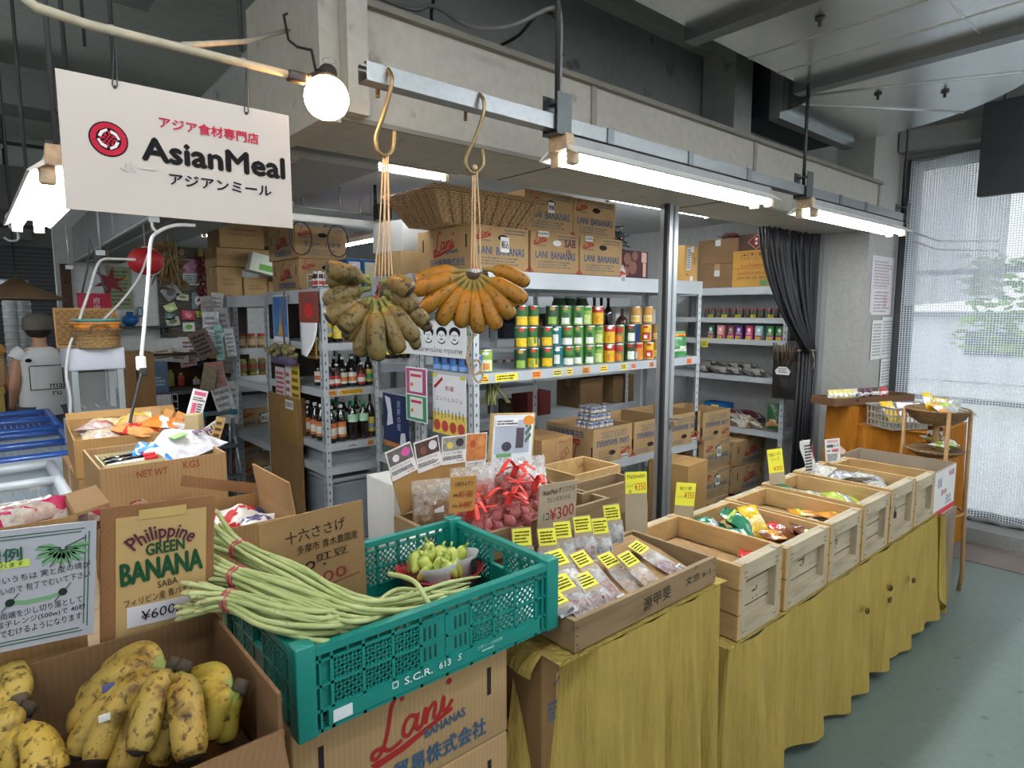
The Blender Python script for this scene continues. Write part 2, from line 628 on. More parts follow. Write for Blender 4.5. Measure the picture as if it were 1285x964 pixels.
# beam running back along the shop's side
lb = MB()
mrot = M.Translation(V((0.83,2.3,0))) @ M.Rotation(-math.radians(1.2),4,'Z')
lb.bx(0,0.45,0,6.4,2.135,2.51,mrot)
lbo = struct('side_beam',lb,concrete('grey painted board','#8d8e8a',0.12,1.2,0.6,0.06,True))
b = MB()
for y in (0.9,2.0,3.4): b.bx(-0.008,0,y,y + 0.02,2.14,2.50,mrot)
b.bx(-0.012,0.01,0,6.4,2.126,2.14,mrot)
b.bx(0.10,0.13,0,6.4,2.128,2.136,mrot)
struct('side_beam_trim',b,ALU,lbo)
# right-hand pillar between shop and window, and the posts of the shop opening
sbox('pillar',WALLM,4.78,5.30,1.752,2.14,0,3.42)
sbox('pillar_edge_trim',ALU,4.70,4.78,2.02,2.14,0,2.135)
sbox('jamb_trim',BLACKM,4.66,4.70,2.05,2.14,0,2.135)
po = struct('opening_post',MB().bx(2.805,2.885,2.0,2.06,0,2.135),ALU)
struct('opening_post_groove_trim',MB().bx(2.84,2.852,1.996,2.0,0.0,2.13),mat('#6f7375',0.4),po)
struct('opening_post_black_trim',MB().bx(2.785,2.805,1.998,2.02,0,2.135),BLACKM,po)
b = MB()
b.tube([(2.84,1.985,1.005),(2.90,1.97,1.0),(2.93,1.97,1.0)],0.006,6).lathe([(0.022,-0.004),(0.022,0.004)],14,FR((2.865,1.993,0.965),(1,0,0),(0,0,1)))
struct('opening_post_latch_trim',b,mat('#7c7463',0.4,metal=0.6),po)
# window wall to the right
XW = 5.32
sbox('wall_window_side',WALLM,5.30,5.42,1.735,2.14,0,3.42)
sbox('wall_right_top',DARKM,XW,XW + 0.1,-3,1.74,2.66,3.42)
sbox('window_lintel',concrete('pale pipe paint','#8f918f',0.1,3),5.18,XW,-3,1.74,2.72,2.86)
w1 = struct('window_1',MB().bx(XW - 0.02,XW + 0.06,1.63,1.74,0.1,2.68).bx(XW - 0.02,XW + 0.06,-3,1.63,2.60,2.68).bx(XW,XW + 0.05,-3,1.63,0.10,0.17),DKGREY)
b = MB()
for y in (0.62,-0.4,-1.4): b.bx(XW + 0.01,XW + 0.04,y - 0.02,y + 0.02,0.17,2.6)
for z in (0.95,1.86): b.bx(XW + 0.012,XW + 0.038,-3,1.63,z - 0.018,z + 0.018)
struct('window_frame',b,mat('#8c9498',0.4,metal=0.5),w1)
b = MB()
b.bx(XW + 0.022,XW + 0.026,-3,1.63,0.17,2.6)
struct('window_glass',b,glassmat(),w1)
# outside
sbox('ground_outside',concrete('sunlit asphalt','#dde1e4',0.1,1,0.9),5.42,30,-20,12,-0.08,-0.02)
# concrete ribs of the hall ceiling, on the dark side
for i,(y,z0,z1,d) in enumerate(((5.6,2.98,3.24,0.35),(8.6,2.7,3.1,0.4),(11.5,2.6,3.1,0.4))):
 sbox('ceiling_beam',concrete('pale rib concrete','#737571',0.12,1.5),-5,0.6 if i == 0 else 0.8,y,y + d,z0,z1)
sbox('ceiling_rib',DARKM,-5,0.84,3.6,3.9,3.14,3.42)
sbox('ceiling_strut',DARKM,3.05,3.22,1.80,1.99,2.46,3.42)
# ================================================================ ceiling things
DUCTM = galvan('#c9cccb',0.27)
Zd = H + 1.05
k = 1.05
duct = thing('ventilation_duct','wide galvanised sheet metal air duct bending under the dark ceiling','duct',(3,1,Zd))
def arcpts(cx,cy,r,a0,a1,n): return [(cx + r * math.cos(math.radians(a0 + (a1 - a0) * i / n)),cy + r * math.sin(math.radians(a0 + (a1 - a0) * i / n))) for i in range(n + 1)]
ZL = Zd - Zd
ECX,ECY = 3.08,1.72
inner = arcpts(ECX,ECY,0.27,0,-90,8)
outer = arcpts(ECX,ECY,1.19,-90,0,16)
mD = M.Translation(V((-3,-1,0)))
MB().prism(inner + outer,0,0.62,mD).build('elbow',DUCTM,duct)
MB().bx(0.9 - 3,3.05 - 3,0.53 - 1,1.45 - 1,0,0.62).build('trunk',DUCTM,duct)
for x in (2.17,3.05):
 MB().bx(x - 0.035 - 3,x + 0.035 - 3,0.48 - 1,1.48 - 1,-0.035,0.65).build('flange',galvan('#6f7373',0.4),duct)
b = MB().bx(3.33 - 3,4.29 - 3,1.70 - 1,1.76 - 1,-0.035,0.64)
b.build('flange',galvan('#b7bbbb',0.3),duct)
MB().bx(3.35 - 3,4.27 - 3,1.76 - 1,1.995 - 1,0,0.62).build('branch',mat('#3b4043',0.5,metal=0.5),duct)
b = MB()
for x in (1.45,2.55,2.80): b.bx(x - 3,x + 0.008 - 3,0.53 - 1,1.45 - 1,-0.004,0)
for y in (0.75,): b.bx(0.9 - 3,3.0 - 3,y - 1,y + 0.008 - 1,-0.004,0)
for a in (-62,-33):
 ca,sa = math.cos(math.radians(a)),math.sin(math.radians(a))
 b.tube([(ECX + 0.27 * ca - 3,ECY + 0.27 * sa - 1,-0.002),(ECX + 1.19 * ca - 3,ECY + 1.19 * sa - 1,-0.002)],0.005,6)
b.build('seam',galvan('#c6caca',0.3),duct)
for px,py in ((1102,117),(1186,114),(1029,22)):
 p = PZ(px,py,Zd)
 MB().lathe([(0.018,-0.003),(0.018,-0.008),(0.007,-0.012),(0.007,-0.03)],10,M.Translation(V((p.x - 3,p.y - 1,0)))).build('bolt',mat('#4b4b4a',0.4,metal=0.7),duct)
# strut channel that carries the lamps
YR = 1.41
zr = 2.14
rail = thing('strut_rail','long galvanised strut channel hanging along the stall front','rail',(0.75,YR,zr))
b = MB()
L = 4.37 - 0.75
for y,z,sy,sz in ((0,-0.02,0.042,0.003),(-0.0205,0,0.002,0.042),(0.0205,0,0.002,0.042),(-0.014,0.02,0.012,0.003),(0.014,0.02,0.012,0.003)):
 b.bx(0,L,y - sy / 2,y + sy / 2,z - sz / 2,z + sz / 2)
b.build('channel',galvan('#8b8f90',0.38),rail)
for x in (0.85,1.30,1.72,2.62,2.95): MB().bx(x,x + 0.03,-0.026,0.026,-0.024,0.024).build('clip',galvan('#747879',0.4),rail)
for x,zt in ((1.395 - 0.75,3.42),(3.02 - 0.75,2.625),(4.33 - 0.75,3.42)):
 MB().tube([(x,0,0.02),(x,0,zt - zr)],0.008,8).build('hanger_rod',mat('#3a3a3a',0.5,metal=0.4),rail)
 b = MB()
 b.bx(x - 0.03,x + 0.03,-0.032,-0.028,-0.03,0.085).bx(x - 0.03,x + 0.03,0.028,0.032,-0.03,0.085).bx(x - 0.03,x + 0.03,-0.032,0.032,-0.034,-0.028).bx(x - 0.012,x + 0.012,-0.028,0.028,0.06,0.068)
 b.build('hanger_bracket',galvan('#5d6060',0.45),rail)
TUBEM = mat('#f4f9ff',0.3,0,1,emit=TUBE,name='fluorescent tube glow')
WHITEM = mat('#dcdcd6',0.4,0.05,6)
def reflector_lamp(name,label,loc,Lr,rz=0.0,tubes=2,wing=0.085,group=None,hang=0.0):
 t = thing(name,label,'lamp',loc,rz,group)
 HANG = hang
 pr = [(-wing,-0.030),(-wing + 0.006,-0.033),(-0.028,-0.006),(0.028,-0.006),(wing - 0.006,-0.033),(wing,-0.030),(0.034,0.004),(-0.034,0.004)]
 mm = M(((0,0,1,0),(1,0,0,0),(0,1,0,0),(0,0,0,1)))
 b = MB()
 b.prism(pr,0,Lr,mm)
 b.build('reflector',WHITEM,t)
 MB().bx(0.0,Lr,-0.03,0.03,0.004,0.03).build('ballast_box',mat('#8f9190',0.5),t)
 if HANG:
  for xx in (0.15,Lr - 0.15): MB().tube([(xx,0,0.03),(xx,0,HANG)],0.006,6).build('hanger_rod',DKGREY,t)
 for s in ((-1,1) if tubes == 2 else (0,)):
  MB().tube([(0.05,s * 0.032,-0.032),(Lr - 0.035,s * 0.032,-0.032)],0.0135,10).build('tube',TUBEM,t)
  for xx in (0.03,Lr - 0.02):
   MB().rbox((xx,s * 0.034,-0.03),(0.028,0.034,0.05),0.006).build('socket',mat('#b9a58a',0.55,0.25,40),t)
 MB().prism([(-0.04,-0.012),(0.04,-0.012),(0.036,0.034),(-0.036,0.034)],-0.004,0.03,mm).build('end_cap',mat('#b59c7e',0.6,0.25,40),t)
 return t
reflector_lamp('fluorescent_lamp','longer white twin tube lamp under the strut rail, nearest the hooks',(1.40,YR,zr - 0.062),1.26)
reflector_lamp('fluorescent_lamp','white twin tube lamp under the strut rail at its window end',(3.04,YR,zr - 0.062),1.22)
a = PY(112,175,5.0); c = PY(38,296,6.6)
lampdir = math.atan2(c.y - a.y,c.x - a.x)
reflector_lamp('fluorescent_lamp','bright twin tube lamp over the aisle, half hidden by the shop sign',(0.205,1.86,1.935),1.24,math.radians(90),wing=0.075,hang=1.2)
reflector_lamp('fluorescent_lamp','added fill lamp over the aisle beyond the picture edge, nearer one',(-0.9,4.4,2.45),1.24,math.radians(90),wing=0.042,hang=0.95)  # unseen lamp added to brighten the hall ceiling
reflector_lamp('fluorescent_lamp','added fill lamp over the aisle beyond the picture edge, farther one',(-0.7,8.4,2.45),1.24,math.radians(90),wing=0.042,hang=0.95)  # second unseen lamp, also added to lift the hall's darkness
# row of unseen fill lamps added above and behind the viewer
for i,(x,y) in enumerate(((-1.5,0.5),(0.15,0.05),(1.9,-0.35),(3.7,-0.7))):
 reflector_lamp('fluorescent_lamp',f'added fill lamp over the front aisle outside the picture, {ORD[i]} from the hall end',(x,y,2.72),1.24,0.0,wing=0.042,hang=0.69)
# shop ceiling lamps
reflector_lamp('fluorescent_lamp','single tube lamp on the shop ceiling above the wicker tray',(1.46,2.95,2.345),0.62,0,1,0.09)
reflector_lamp('fluorescent_lamp','slim tube lamp hanging deep in the shop over blue cartons',(2.27,4.0,2.13),1.2,math.radians(88),1,0.045,hang=0.23)
reflector_lamp('fluorescent_lamp','tube lamp on the shop ceiling above the tea shelf',(3.2,2.75,2.345),1.2,0,2,0.05)
reflector_lamp('fluorescent_lamp','tube lamp on the shop ceiling above the reed screen wall',(1.75,6.6,2.345),1.2,0,2,0.05)
# unlit fitting on a rail in the shop, with two cable loops
t = thing('ceiling_rail','thin white rail with small fittings under the shop ceiling','rail',(1.5,3.8,2.3))
b = MB()
b.tube([(0,0,-0.09),(0.62,0,-0.09)],0.008,6)
b.build('bar',ALU,t)
for x in (0.1,0.34,0.56): MB().tube([(x,0,0.06),(x,0,-0.09)],0.005,6).build('stem',ALU,t)
MB().lathe([(0.02,0),(0.028,0.02),(0.01,0.03)],10,M.Translation(V((0.6,0,-0.085)))).build('knob',DKGREY,t)
t = thing('unlit_lamp','unlit white lamp housing hanging under the thin shop ceiling rail','lamp',(1.47,3.78,2.14))
MB().rbox((0.3,0,0),(0.66,0.07,0.045),0.008).build('housing',WHITEM,t)
for x in (0.06,0.5): MB().tube([(x,0,0.02),(x,0,0.16)],0.004,6).build('hanger',ALU,t)
for x in (0.1,0.34):
 pts = [(x + 0.07 * math.cos(u * math.pi * 2 - 1.57 + 0.3),0,-0.12 - 0.10 * math.sin(u * math.pi * 2 - 1.57 + 0.3 + math.pi)) for u in [i / 14 for i in range(15)]]
 MB().tube(pts,0.004,6).build('cable_loop',BLACKM,t)
t = thing('wall_speaker','small black speaker hanging under the shop ceiling','speaker',(2.03,3.6,2.2))
MB().rbox((0,0,0),(0.10,0.07,0.09),0.01).build('case',BLACKM,t)
MB().tube([(-0.05,0,0.04),(-0.05,0,0.16)],0.01,8).build('bracket',BLACKM,t)
# bulb on its pole
pole = thing('sign_pole','pale bamboo pole crossing over the shop sign to the bulb','pole',(0,1.38,2.3))
p0,p1,p2,p3 = PY(30,-4,1.38),PY(45,9,1.38),PY(110,31,1.38),PY(385,99,1.38)
off = V((0,1.38,2.3))
MB().tube([p0 - off,p1 - off,p2 - off,(p2 + (p3 - p2) * 0.5) - off,p3 - off],[0.008,0.0085,0.0085,0.008,0.0075],10).build('rod',mat('#b3a892',0.6,0.12,30),pole)
q0,q1 = PY(228,57,1.40),PY(362,38,1.9)
MB().tube([q0 - off,(q0 + q1) / 2 + V((0,0,-0.012)) - off,q1 - off],0.006,8).build('brace',mat('#a1998a',0.6,0.12,30),pole)
for px in (140,305):
 p = PY(px,38 if px == 140 else 79,1.38)
 MB().tube([p - off + V((0.008 * math.cos(i * 0.7),-0.004,0.008 * math.sin(i * 0.7))) for i in range(10)],0.0012,5).build('wire_ring',STEEL,pole)
bc = PY(410,122,1.40)
bulb = thing('reflector_bulb','glowing warm reflector bulb clamped at the end of the pole','bulb',bc)
ax = V((-0.32,-0.58,-0.75)).normalized()
fr = FR((0,0,0),ax.cross(V((0,0,1))),V((0,0,1)) if False else ax.cross(V((0,0,1))).cross(ax))
mb_ = M((V(ax.cross(V((0,0,1)))).normalized(),ax.cross(ax.cross(V((0,0,1)))).normalized() * -1,ax)).transposed().to_4x4()
MB().lathe([(0.046,-0.012),(0.049,0.004),(0.047,0.018),(0.036,0.03),(0.018,0.036),(0.0001,0.038)],28,mb_).build('glass_face',mat('#ffc27a',0.3,0,1,emit=BULB,name='warm bulb glow'),bulb)
MB().lathe([(0.046,-0.012),(0.036,-0.04),(0.022,-0.062),(0.017,-0.075)],24,mb_,cap=False).build('bulb_neck',mat('#c9a774',0.3,0.05,metal=0.4),bulb)
MB().lathe([(0.021,-0.064),(0.022,-0.07),(0.021,-0.105),(0.014,-0.115)],18,mb_).build('lamp_holder',mat('#3b302a',0.5),bulb)
hp = mb_ @ V((0,0,-0.09))
e = PY(372,97,1.38) - bc
MB().tube([hp,hp + V((-0.03,0,-0.005)),e + V((0.02,0,0.002)),e],0.007,8).rbox(e,(0.04,0.022,0.022),0.005).build('clamp',mat('#3b302a',0.5),bulb)
c0 = PY(362,50,1.7) - bc
MB().tube([hp + V((0,0,0.02)),hp + V((-0.02,0.02,0.012)),c0 + V((0.04,-0.05,-0.03)),c0 + V((0.015,-0.02,-0.02)),c0,c0 + V((0.01,0.05,0.08)),c0 + V((0.04,0.1,0.11))],0.0035,6).build('flex',BLACKM,bulb)
b = MB().tube([hp + V((0.016 * math.cos(i * .7),0.016 * math.sin(i * .7) - 0.01,0.03)) for i in range(10)],0.001,5)
b.build('guard_wire',STEEL,bulb)
# electric flex draped along the strut hangers
def cable(label,pts,r,m=None,name='electric_cable',cat='cable'):
 pts = [V(p) for p in pts]
 o = pts[0].copy()
 sm = []
 for i in range(len(pts) - 1):
  a,b_,c_,d_ = pts[max(0,i - 1)],pts[i],pts[i + 1],pts[min(len(pts) - 1,i + 2)]
  for q in range(6):
   tt = q / 6
   sm.append(0.5 * ((2 * b_) + (c_ - a) * tt + (2 * a - 5 * b_ + 4 * c_ - d_) * tt ** 2 + (3 * b_ - a - 3 * c_ + d_) * tt ** 3))
 sm.append(pts[-1])
 return single(name,MB().tube([p - o for p in sm],r,7),m or mat('#6f6f6c',0.5),label,cat,o)
cable('grey flex sagging from the wall top to the strut hanger',[PY(478,-2,1.95),PY(520,12,1.9),PY(545,8,1.85),PY(590,33,1.7),PY(640,33,1.55),PY(690,11,1.44),PY(703,22,1.42),PY(702,110,1.42),PY(697,132,1.43),PY(683,143,1.6)],0.007)
cable('dark flex curling off the wall behind the strut hanger',[PY(622,60,1.94),PY(650,45,1.8),PY(680,15,1.5),PY(704,32,1.44),PY(706,70,1.43)],0.006,BLACKM)
cable('black cable hanging at the top of the header wall',[PY(545,-5,1.9),PY(541,20,1.88),PY(546,34,1.86)],0.006,BLACKM)
# conduits and thin rods of the dark hall ceiling
b0 = thing('ceiling_pipe','thin dark pipe run hung across the hall ceiling','pipe',(0,6,2.9))
o_ = V((0,6,2.9))
MB().tube([V((-3,6.3,2.86)) - o_,V((0.8,6.3,2.86)) - o_],0.014,8).build('pipe_run',DKGREY,b0)
for x in (-0.6,0.0,0.3): MB().tube([V((x,6.3,2.86)) - o_,V((x,6.3,3.4)) - o_],0.008,6).build('hanger',DKGREY,b0)
b0 = thing('ceiling_pipe','lower dark pipe run far back under the hall ceiling','pipe',(0,9,2.6))
o_ = V((0,9,2.6))
for z in (2.86,2.55): MB().tube([V((-3,9.3,z)) - o_,V((0.8,9.3,z)) - o_],0.022,8).build('pipe_run',DKGREY,b0)
for x in (-0.4,0.1,0.45): MB().tube([V((x,9.3,2.55)) - o_,V((x,9.3,3.4)) - o_],0.01,6).build('hanger',DKGREY,b0)
for i,(px,y0,y1,Y,lab) in enumerate(((82,-5,84,2.5,'dark threaded rod just left of the sign suspension'),(144,-5,100,2.4,'dark threaded rod passing behind the sign pole hook'),(106,12,58,3.4,'short dark rod stub under the hall ceiling'),(303,-5,64,2.1,'dark rod coming down toward the bulb end of the pole'))):
 p = PY(px,y1,Y)
 single('ceiling_rod',MB().tube([(0,0,0),(0,0,3.42 - p.z)],0.007,7),DKGREY,lab,'rod',p)
# ================================================================ builders for goods and boxes
TAPE = mat('#a9825a',0.35,0.05,10)
LABELP = paper('#e6e6e2')
YEL = mat('#e4e03c',0.6,0.04,8)
RED = ink('#b3262b')
REDW = ink('#c8474a')
NAVY = ink('#33507a')
DKINK = ink('#3c3b3d')
def open_carton(name,label,loc,w,d,h,rz=0.0,hexc='#b2906a',flaps=(),cat='box',t=0.005,lowfront=0.0,group=None):
 """open box; local origin under its middle. flaps: (side, length, degrees from straight up, outward positive)"""
 T = thing(name,label,cat,loc,rz,group)
 cm = cardboard(hexc)
 b = MB()
 b.bx(-w / 2,w / 2,-d / 2,-d / 2 + t,0,h - lowfront).bx(-w / 2,w / 2,d / 2 - t,d / 2,0,h)
 b.bx(-w / 2,-w / 2 + t,-d / 2 + t,d / 2 - t,0,h).bx(w / 2 - t,w / 2,-d / 2 + t,d / 2 - t,0,h)
 b.bx(-w / 2 + t,w / 2 - t,-d / 2 + t,d / 2 - t,0,t)
 b.build('body',cm,T)
 for side,ln,deg in flaps:
  a = math.radians(deg)
  f = MB()
  if side in 'fb':
   s = -1 if side == 'f' else 1
   m = M.Translation(V((0,s * (d / 2 - t / 2),h - (lowfront if side == 'f' else 0)))) @ M.Rotation(-s * a,4,'X')
   f.bx(-w / 2 + 0.004,w / 2 - 0.004,-t / 2,t / 2,0,ln,m)
  else:
   s = -1 if side == 'l' else 1
   m = M.Translation(V((s * (w / 2 - t / 2),0,h))) @ M.Rotation(s * a,4,'Y')
   f.bx(-t / 2,t / 2,-d / 2 + 0.004,d / 2 - 0.004,0,ln,m)
  f.build('flap',cm,T)
 return T
def carton(name,label,loc,w,d,h,rz=0.0,hexc='#b2906a',tape=True,cat='box',group=None,tapeend=True):
 T = thing(name,label,cat,loc,rz,group)
 MB().rbox((0,0,h / 2),(w,d,h),0.004).build('body',cardboard(hexc),T)
 if tape:
  b = MB().bx(-w / 2,w / 2,-0.024,0.024,h - 0.0005,h + 0.0008)
  if tapeend: b.bx(-w / 2 - 0.0008,-w / 2 + 0.0005,-0.024,0.024,h * 0.72,h).bx(w / 2 - 0.0005,w / 2 + 0.0008,-0.024,0.024,h * 0.72,h)
  b.build('packing_tape',TAPE,T)
 return T
def faces(w,d,h):
 """frames on the four upright sides of a box: front, left, right, back; x and y run from the middle of the side"""
 return {'f': FR((0,-d / 2,h / 2),(1,0,0),(0,0,1)),'l': FR((-w / 2,0,h / 2),(0,-1,0),(0,0,1)),
   'r': FR((w / 2,0,h / 2),(0,1,0),(0,0,1)),'b': FR((0,d / 2,h / 2),(-1,0,0),(0,0,1)),
   't': FR((0,0,h),(1,0,0),(0,1,0))}
def pillow(mb,c,w,l,t,m=None,crimp=0.012,nu=8,nv=10,seed=0,wave=0.12):
 """a filled packet: w across, l along, t thick, flat crimped ends"""
 rd = random.Random(seed)
 ph = [rd.uniform(0,6.28) for _ in range(6)]
 for sgn in (1,-1):
  def fn(u,v,sgn=sgn):
   x = (u - 0.5) * w
   y = (v - 0.5) * l
   e = max(0.0,math.sin(math.pi * u)) ** 0.55 * max(0.0,min(1,(min(v,1 - v) * l - crimp) / (0.22 * l))) ** 0.6
   z = sgn * t / 2 * e
   z += wave * t * e * (math.sin(9 * u + ph[0]) * math.sin(7 * v + ph[1]) + 0.5 * math.sin(17 * u + ph[2] + 11 * v))
   x *= 1 - 0.06 * e
   p = V((c[0] + x,c[1] + y,c[2] + z))
   return m @ p if m is not None else p
  mb.grid(fn,nu,nv)
 return mb
def packet(name,label,cat,loc,w,l,t,body,bands=(),rot=(0,0,0),group=None,seed=0,labelrect=None):
 """snack packet: body with crimped ends, coloured band and label patch as parts of it"""
 T = thing(name,label,cat,loc,0,group)
 T.rotation_euler = rot
 pillow(MB(),(0,0,t / 2),w,l,t,seed=seed).build('bag',body,T) if False else None
 b = MB()
 pillow(b,(0,0,t / 2),w,l,t,seed=seed)
 b.build('bag',body,T)
 for y0,y1,mm in bands:
  b = MB()
  pillow(b,(0,(y0 + y1) / 2 * l,t / 2),w * 1.012,(y1 - y0) * l,t * 1.06,crimp=0.0,seed=seed,nu=8,nv=5)
  b.build('printed_band',mm,T)
 if labelrect:
  mm,fw,fl = labelrect
  b = MB().rbox((0,0,t * 1.03),(w * fw,l * fl,0.002),0.0009)
  b.build('label',mm,T)
 return T
def sheet(name,label,cat,fr,w,h,matl,thick=0.003,group=None):
 """flat card or paper whose middle is at the frame fr (a world matrix); returns the thing; parts use local x right, y up"""
 T = thing(name,label,cat,(0,0,0),0,group)
 T.matrix_world = fr
 T.location = fr.to_translation()
 T.rotation_euler = fr.to_euler()
 MB().box((0,0,-thick / 2),(w,h,thick)).build('card',matl,T)
 return T
def facecam(p,yaw=0.0,tilt=0.0,roll=0.0):
 """an upright frame at p whose front looks along -y turned by yaw; tilt leans its top away"""
 m = M.Translation(V(p)) @ M.Rotation(yaw,4,'Z') @ M.Rotation(math.pi / 2 - tilt,4,'X') @ M.Rotation(roll,4,'Z')
 return m
def drape(mb,x0,x1,ztop,zbot,y,folds,seed=0,amp=0.02,nu=90,nv=16,m=None,flare=0.03,hem=0.01,pinch=()):
 rd = random.Random(seed)
 ph = [(rd.uniform(0.6,1.5),rd.uniform(0,6.28),rd.uniform(0.3,1.0)) for _ in range(7)]
 def fn(u,v):
  x = x0 + (x1 - x0) * u
  z = ztop + (zbot - ztop) * v
  s = sum(a * math.sin(2 * math.pi * folds * f * u + p + 0.7 * v * math.sin(p)) for f,p,a in ph) / 2.4
  yy = y - flare * v - amp * (0.12 + 0.88 * v ** 0.7) * (s + 0.2 * abs(s))
  z += hem * math.sin(2 * math.pi * folds * 0.35 * u + ph[0][1]) * v
  for px,pz,pr in pinch:
   dd = math.hypot(x - px,z - pz)
   if dd < pr * 3: yy -= 0.014 * math.exp(-(dd / pr) ** 2 * 2) * (1 if dd > pr * 0.25 else -0.6)
  p = V((x + 0.006 * s * v,yy,z))
  return m @ p if m is not None else p
 mb.grid(fn,nu,nv)
# ================================================================ table of wooden crates
CLOTH = clothmat('#a9924d')
WLIGHT = wood('#bb9a68',0.62,'y')
WGREY = wood('#b3a68d',0.55,'x')
WGREYZ = wood('#ad9e84',0.55,'z')
YC = 0.926
tb = thing('trestle_table','long low table under the mustard cloth and wooden crates','table',(1.68,0.95,0))
MB().bx(0,1.88,0,0.5,0.55,0.577).build('table_top',wood('#8f7a5c',0.7,'x'),tb)
for x in (0.05,1.78):
 for y in (0.04,0.42): MB().bx(x,x + 0.04,y,y + 0.04,0,0.55).build('leg',WGREYZ,tb)
tc = thing('tablecloth','mustard cloth hanging to the floor below the row of wooden crates','tablecloth',(1.64,YC,0.58))
o_ = M.Translation(V((-1.64,-YC,-0.58)))
b = MB()
PIN = ((2.62,0.40,0.03),(2.87,0.42,0.035),(2.87,0.37,0.03),(3.16,0.37,0.025))
drape(b,1.645,3.60,0.578,0.035,0.915,8,3,0.042,170,24,o_,0.01,0.012,PIN)
b.build('front_drop',CLOTH,tc)
b = MB()
b.grid(lambda u,v: o_ @ V((1.645 + 1.955 * u,0.918 + 0.55 * v,0.5785)),4,4)
b.build('top_cover',CLOTH,tc)
b = MB()
def side_fold(u,v):
 a = u * 2.2
 r = 0.015 + 0.05 * v
 return o_ @ V((3.56 + r * math.sin(a * 1.6) * 0.9 + 0.05 * u,0.893 - 0.03 * v + 0.02 * u + 0.014 * math.sin(u * 19 + 2 * v),0.578 - (0.42 + 0.1 * math.sin(3 * u)) * v))
b.grid(side_fold,26,12)
b.build('gathered_end',CLOTH,tc)
for px,pz,pr in PIN:
 MB().lathe([(0.0001,0.0),(0.011,0.0),(0.014,0.006),(0.010,0.009)],12,o_ @ FR((px,0.885,pz),(1,0,0),(0,0,1)),cap=False).build('knotted_hole',mat('#5b4c22',0.9),tc)
drp = MB()
drape(drp,0,0.5,0.578,0.03,0,2.5,9,0.014,24,16,o_ @ M.Translation(V((1.645,1.42,0))) @ M.Rotation(-math.pi / 2,4,'Z'),0.03)
drp.build('left_drop',CLOTH,tc)
CR = [(1.700,0.270,0.242),(1.998,0.335,0.222),(2.340,0.290,0.226),(2.645,0.285,0.236),(2.945,0.305,0.243),(3.260,0.278,0.222)]
CRL = ['wooden crate nearest the spice tray, holding a red packet','wooden crate with green and brown snack packets inside','wooden crate with flat blue and orange packets inside',
  'wooden crate with pale green packets and a yellow price card','wooden crate with shiny clear packets beside the receipt strip','empty looking wooden crate at the far end of the row']
CD = 0.43
CRATES = []
for i,(x0,w,h) in enumerate(CR):
 T = thing('wooden_crate',CRL[i],'crate',(x0 + w / 2,YC + CD / 2,0.5795),0,'wooden crates on the mustard cloth')
 t = 0.014
 for s in (-1,1):
  b = MB()
  n = 2 if i % 2 else 3
  for k in range(n): b.bx(s * (w / 2 - t / 2) - t / 2,s * (w / 2 - t / 2) + t / 2,-CD / 2 + 0.0,CD / 2,0.004 + k * h / n,(k + 1) * h / n - 0.0015)
  b.build('side_panel',WLIGHT,T)
 for s in (-1,1):
  b = MB()
  n = (3,3,3,4,2,1)[i]
  ye = s * (CD / 2 - 0.03)
  if i == 5:
   for k in range(3): b.bx(-w / 2 + t + k * (w - 2 * t) / 3,-w / 2 + t + (k + 1) * (w - 2 * t) / 3 - 0.002,ye - 0.006,ye + 0.006,0.004,h - 0.004)
  else:
   for k in range(n): b.bx(-w / 2 + t,w / 2 - t,ye - 0.006,ye + 0.006,0.004 + k * h / n,(k + 1) * h / n - 0.0025)
  b.build('end_panel',WGREY if s < 0 else WLIGHT,T)
  yo = s * (CD / 2 - 0.012)
  for sx in (-1,1):
   MB().bx(sx * (w / 2 - t - 0.013) - 0.013,sx * (w / 2 - t - 0.013) + 0.013,yo - 0.012,yo + 0.012,0.002,h).build('corner_post',WGREYZ,T)
  for z0,z1 in ((0.002,0.045),(h - 0.055,h - 0.003)):
   MB().bx(-w / 2 + t + 0.026,w / 2 - t - 0.026,yo - 0.012,yo + 0.012,z0,z1).build('cleat',WGREY,T)
 MB().bx(-w / 2 + t,w / 2 - t,-CD / 2 + 0.03,CD / 2 - 0.03,0,0.010).build('base',WLIGHT,T)
 b = MB()
 for sx in (-1,1):
  for z in (0.022,h - 0.03,h - 0.045):
   for dx in (0.0,0.012):
    b.lathe([(0.0022,0),(0.0022,0.001)],6,FR((sx * (w / 2 - 0.033 - dx),-CD / 2 - 0.0003,z),(1,0,0),(0,0,1)))
 b.build('nail',mat('#2c2723',0.6),T)
 CRATES.append(T)
f0 = FR((0,-CD / 2 + 0.0235,0.12),(1,0,0),(0,0,1))
def stamp(T,x,y,s,seed,m=f0):
 b = MB()
 rd = random.Random(seed)
 for k in range(7):
  b.quad(m,x + rd.uniform(-s,s),y + rd.uniform(-s,s),rd.choice((0.004,s)),rd.choice((s * 0.9,0.004)),0.001)
 b.build('stamp',mat('#4a3b31',0.8),T)
stamp(CRATES[0],0.01,-0.01,0.016,1)
stamp(CRATES[1],0.0,0.0,0.02,2)
stamp(CRATES[2],-0.04,0.0,0.02,3)
stamp(CRATES[4],-0.03,0.0,0.03,5)
b = MB()
put_text(b,'十和田町内',FR((-0.335 / 2 - 0.0,0,0),(0,-1,0),(0,0,1)),0.02,0.19,0.14,0.022)
b.build('stamp',mat('#3a2c22',0.8),CRATES[3]) if False else b.bm.free()
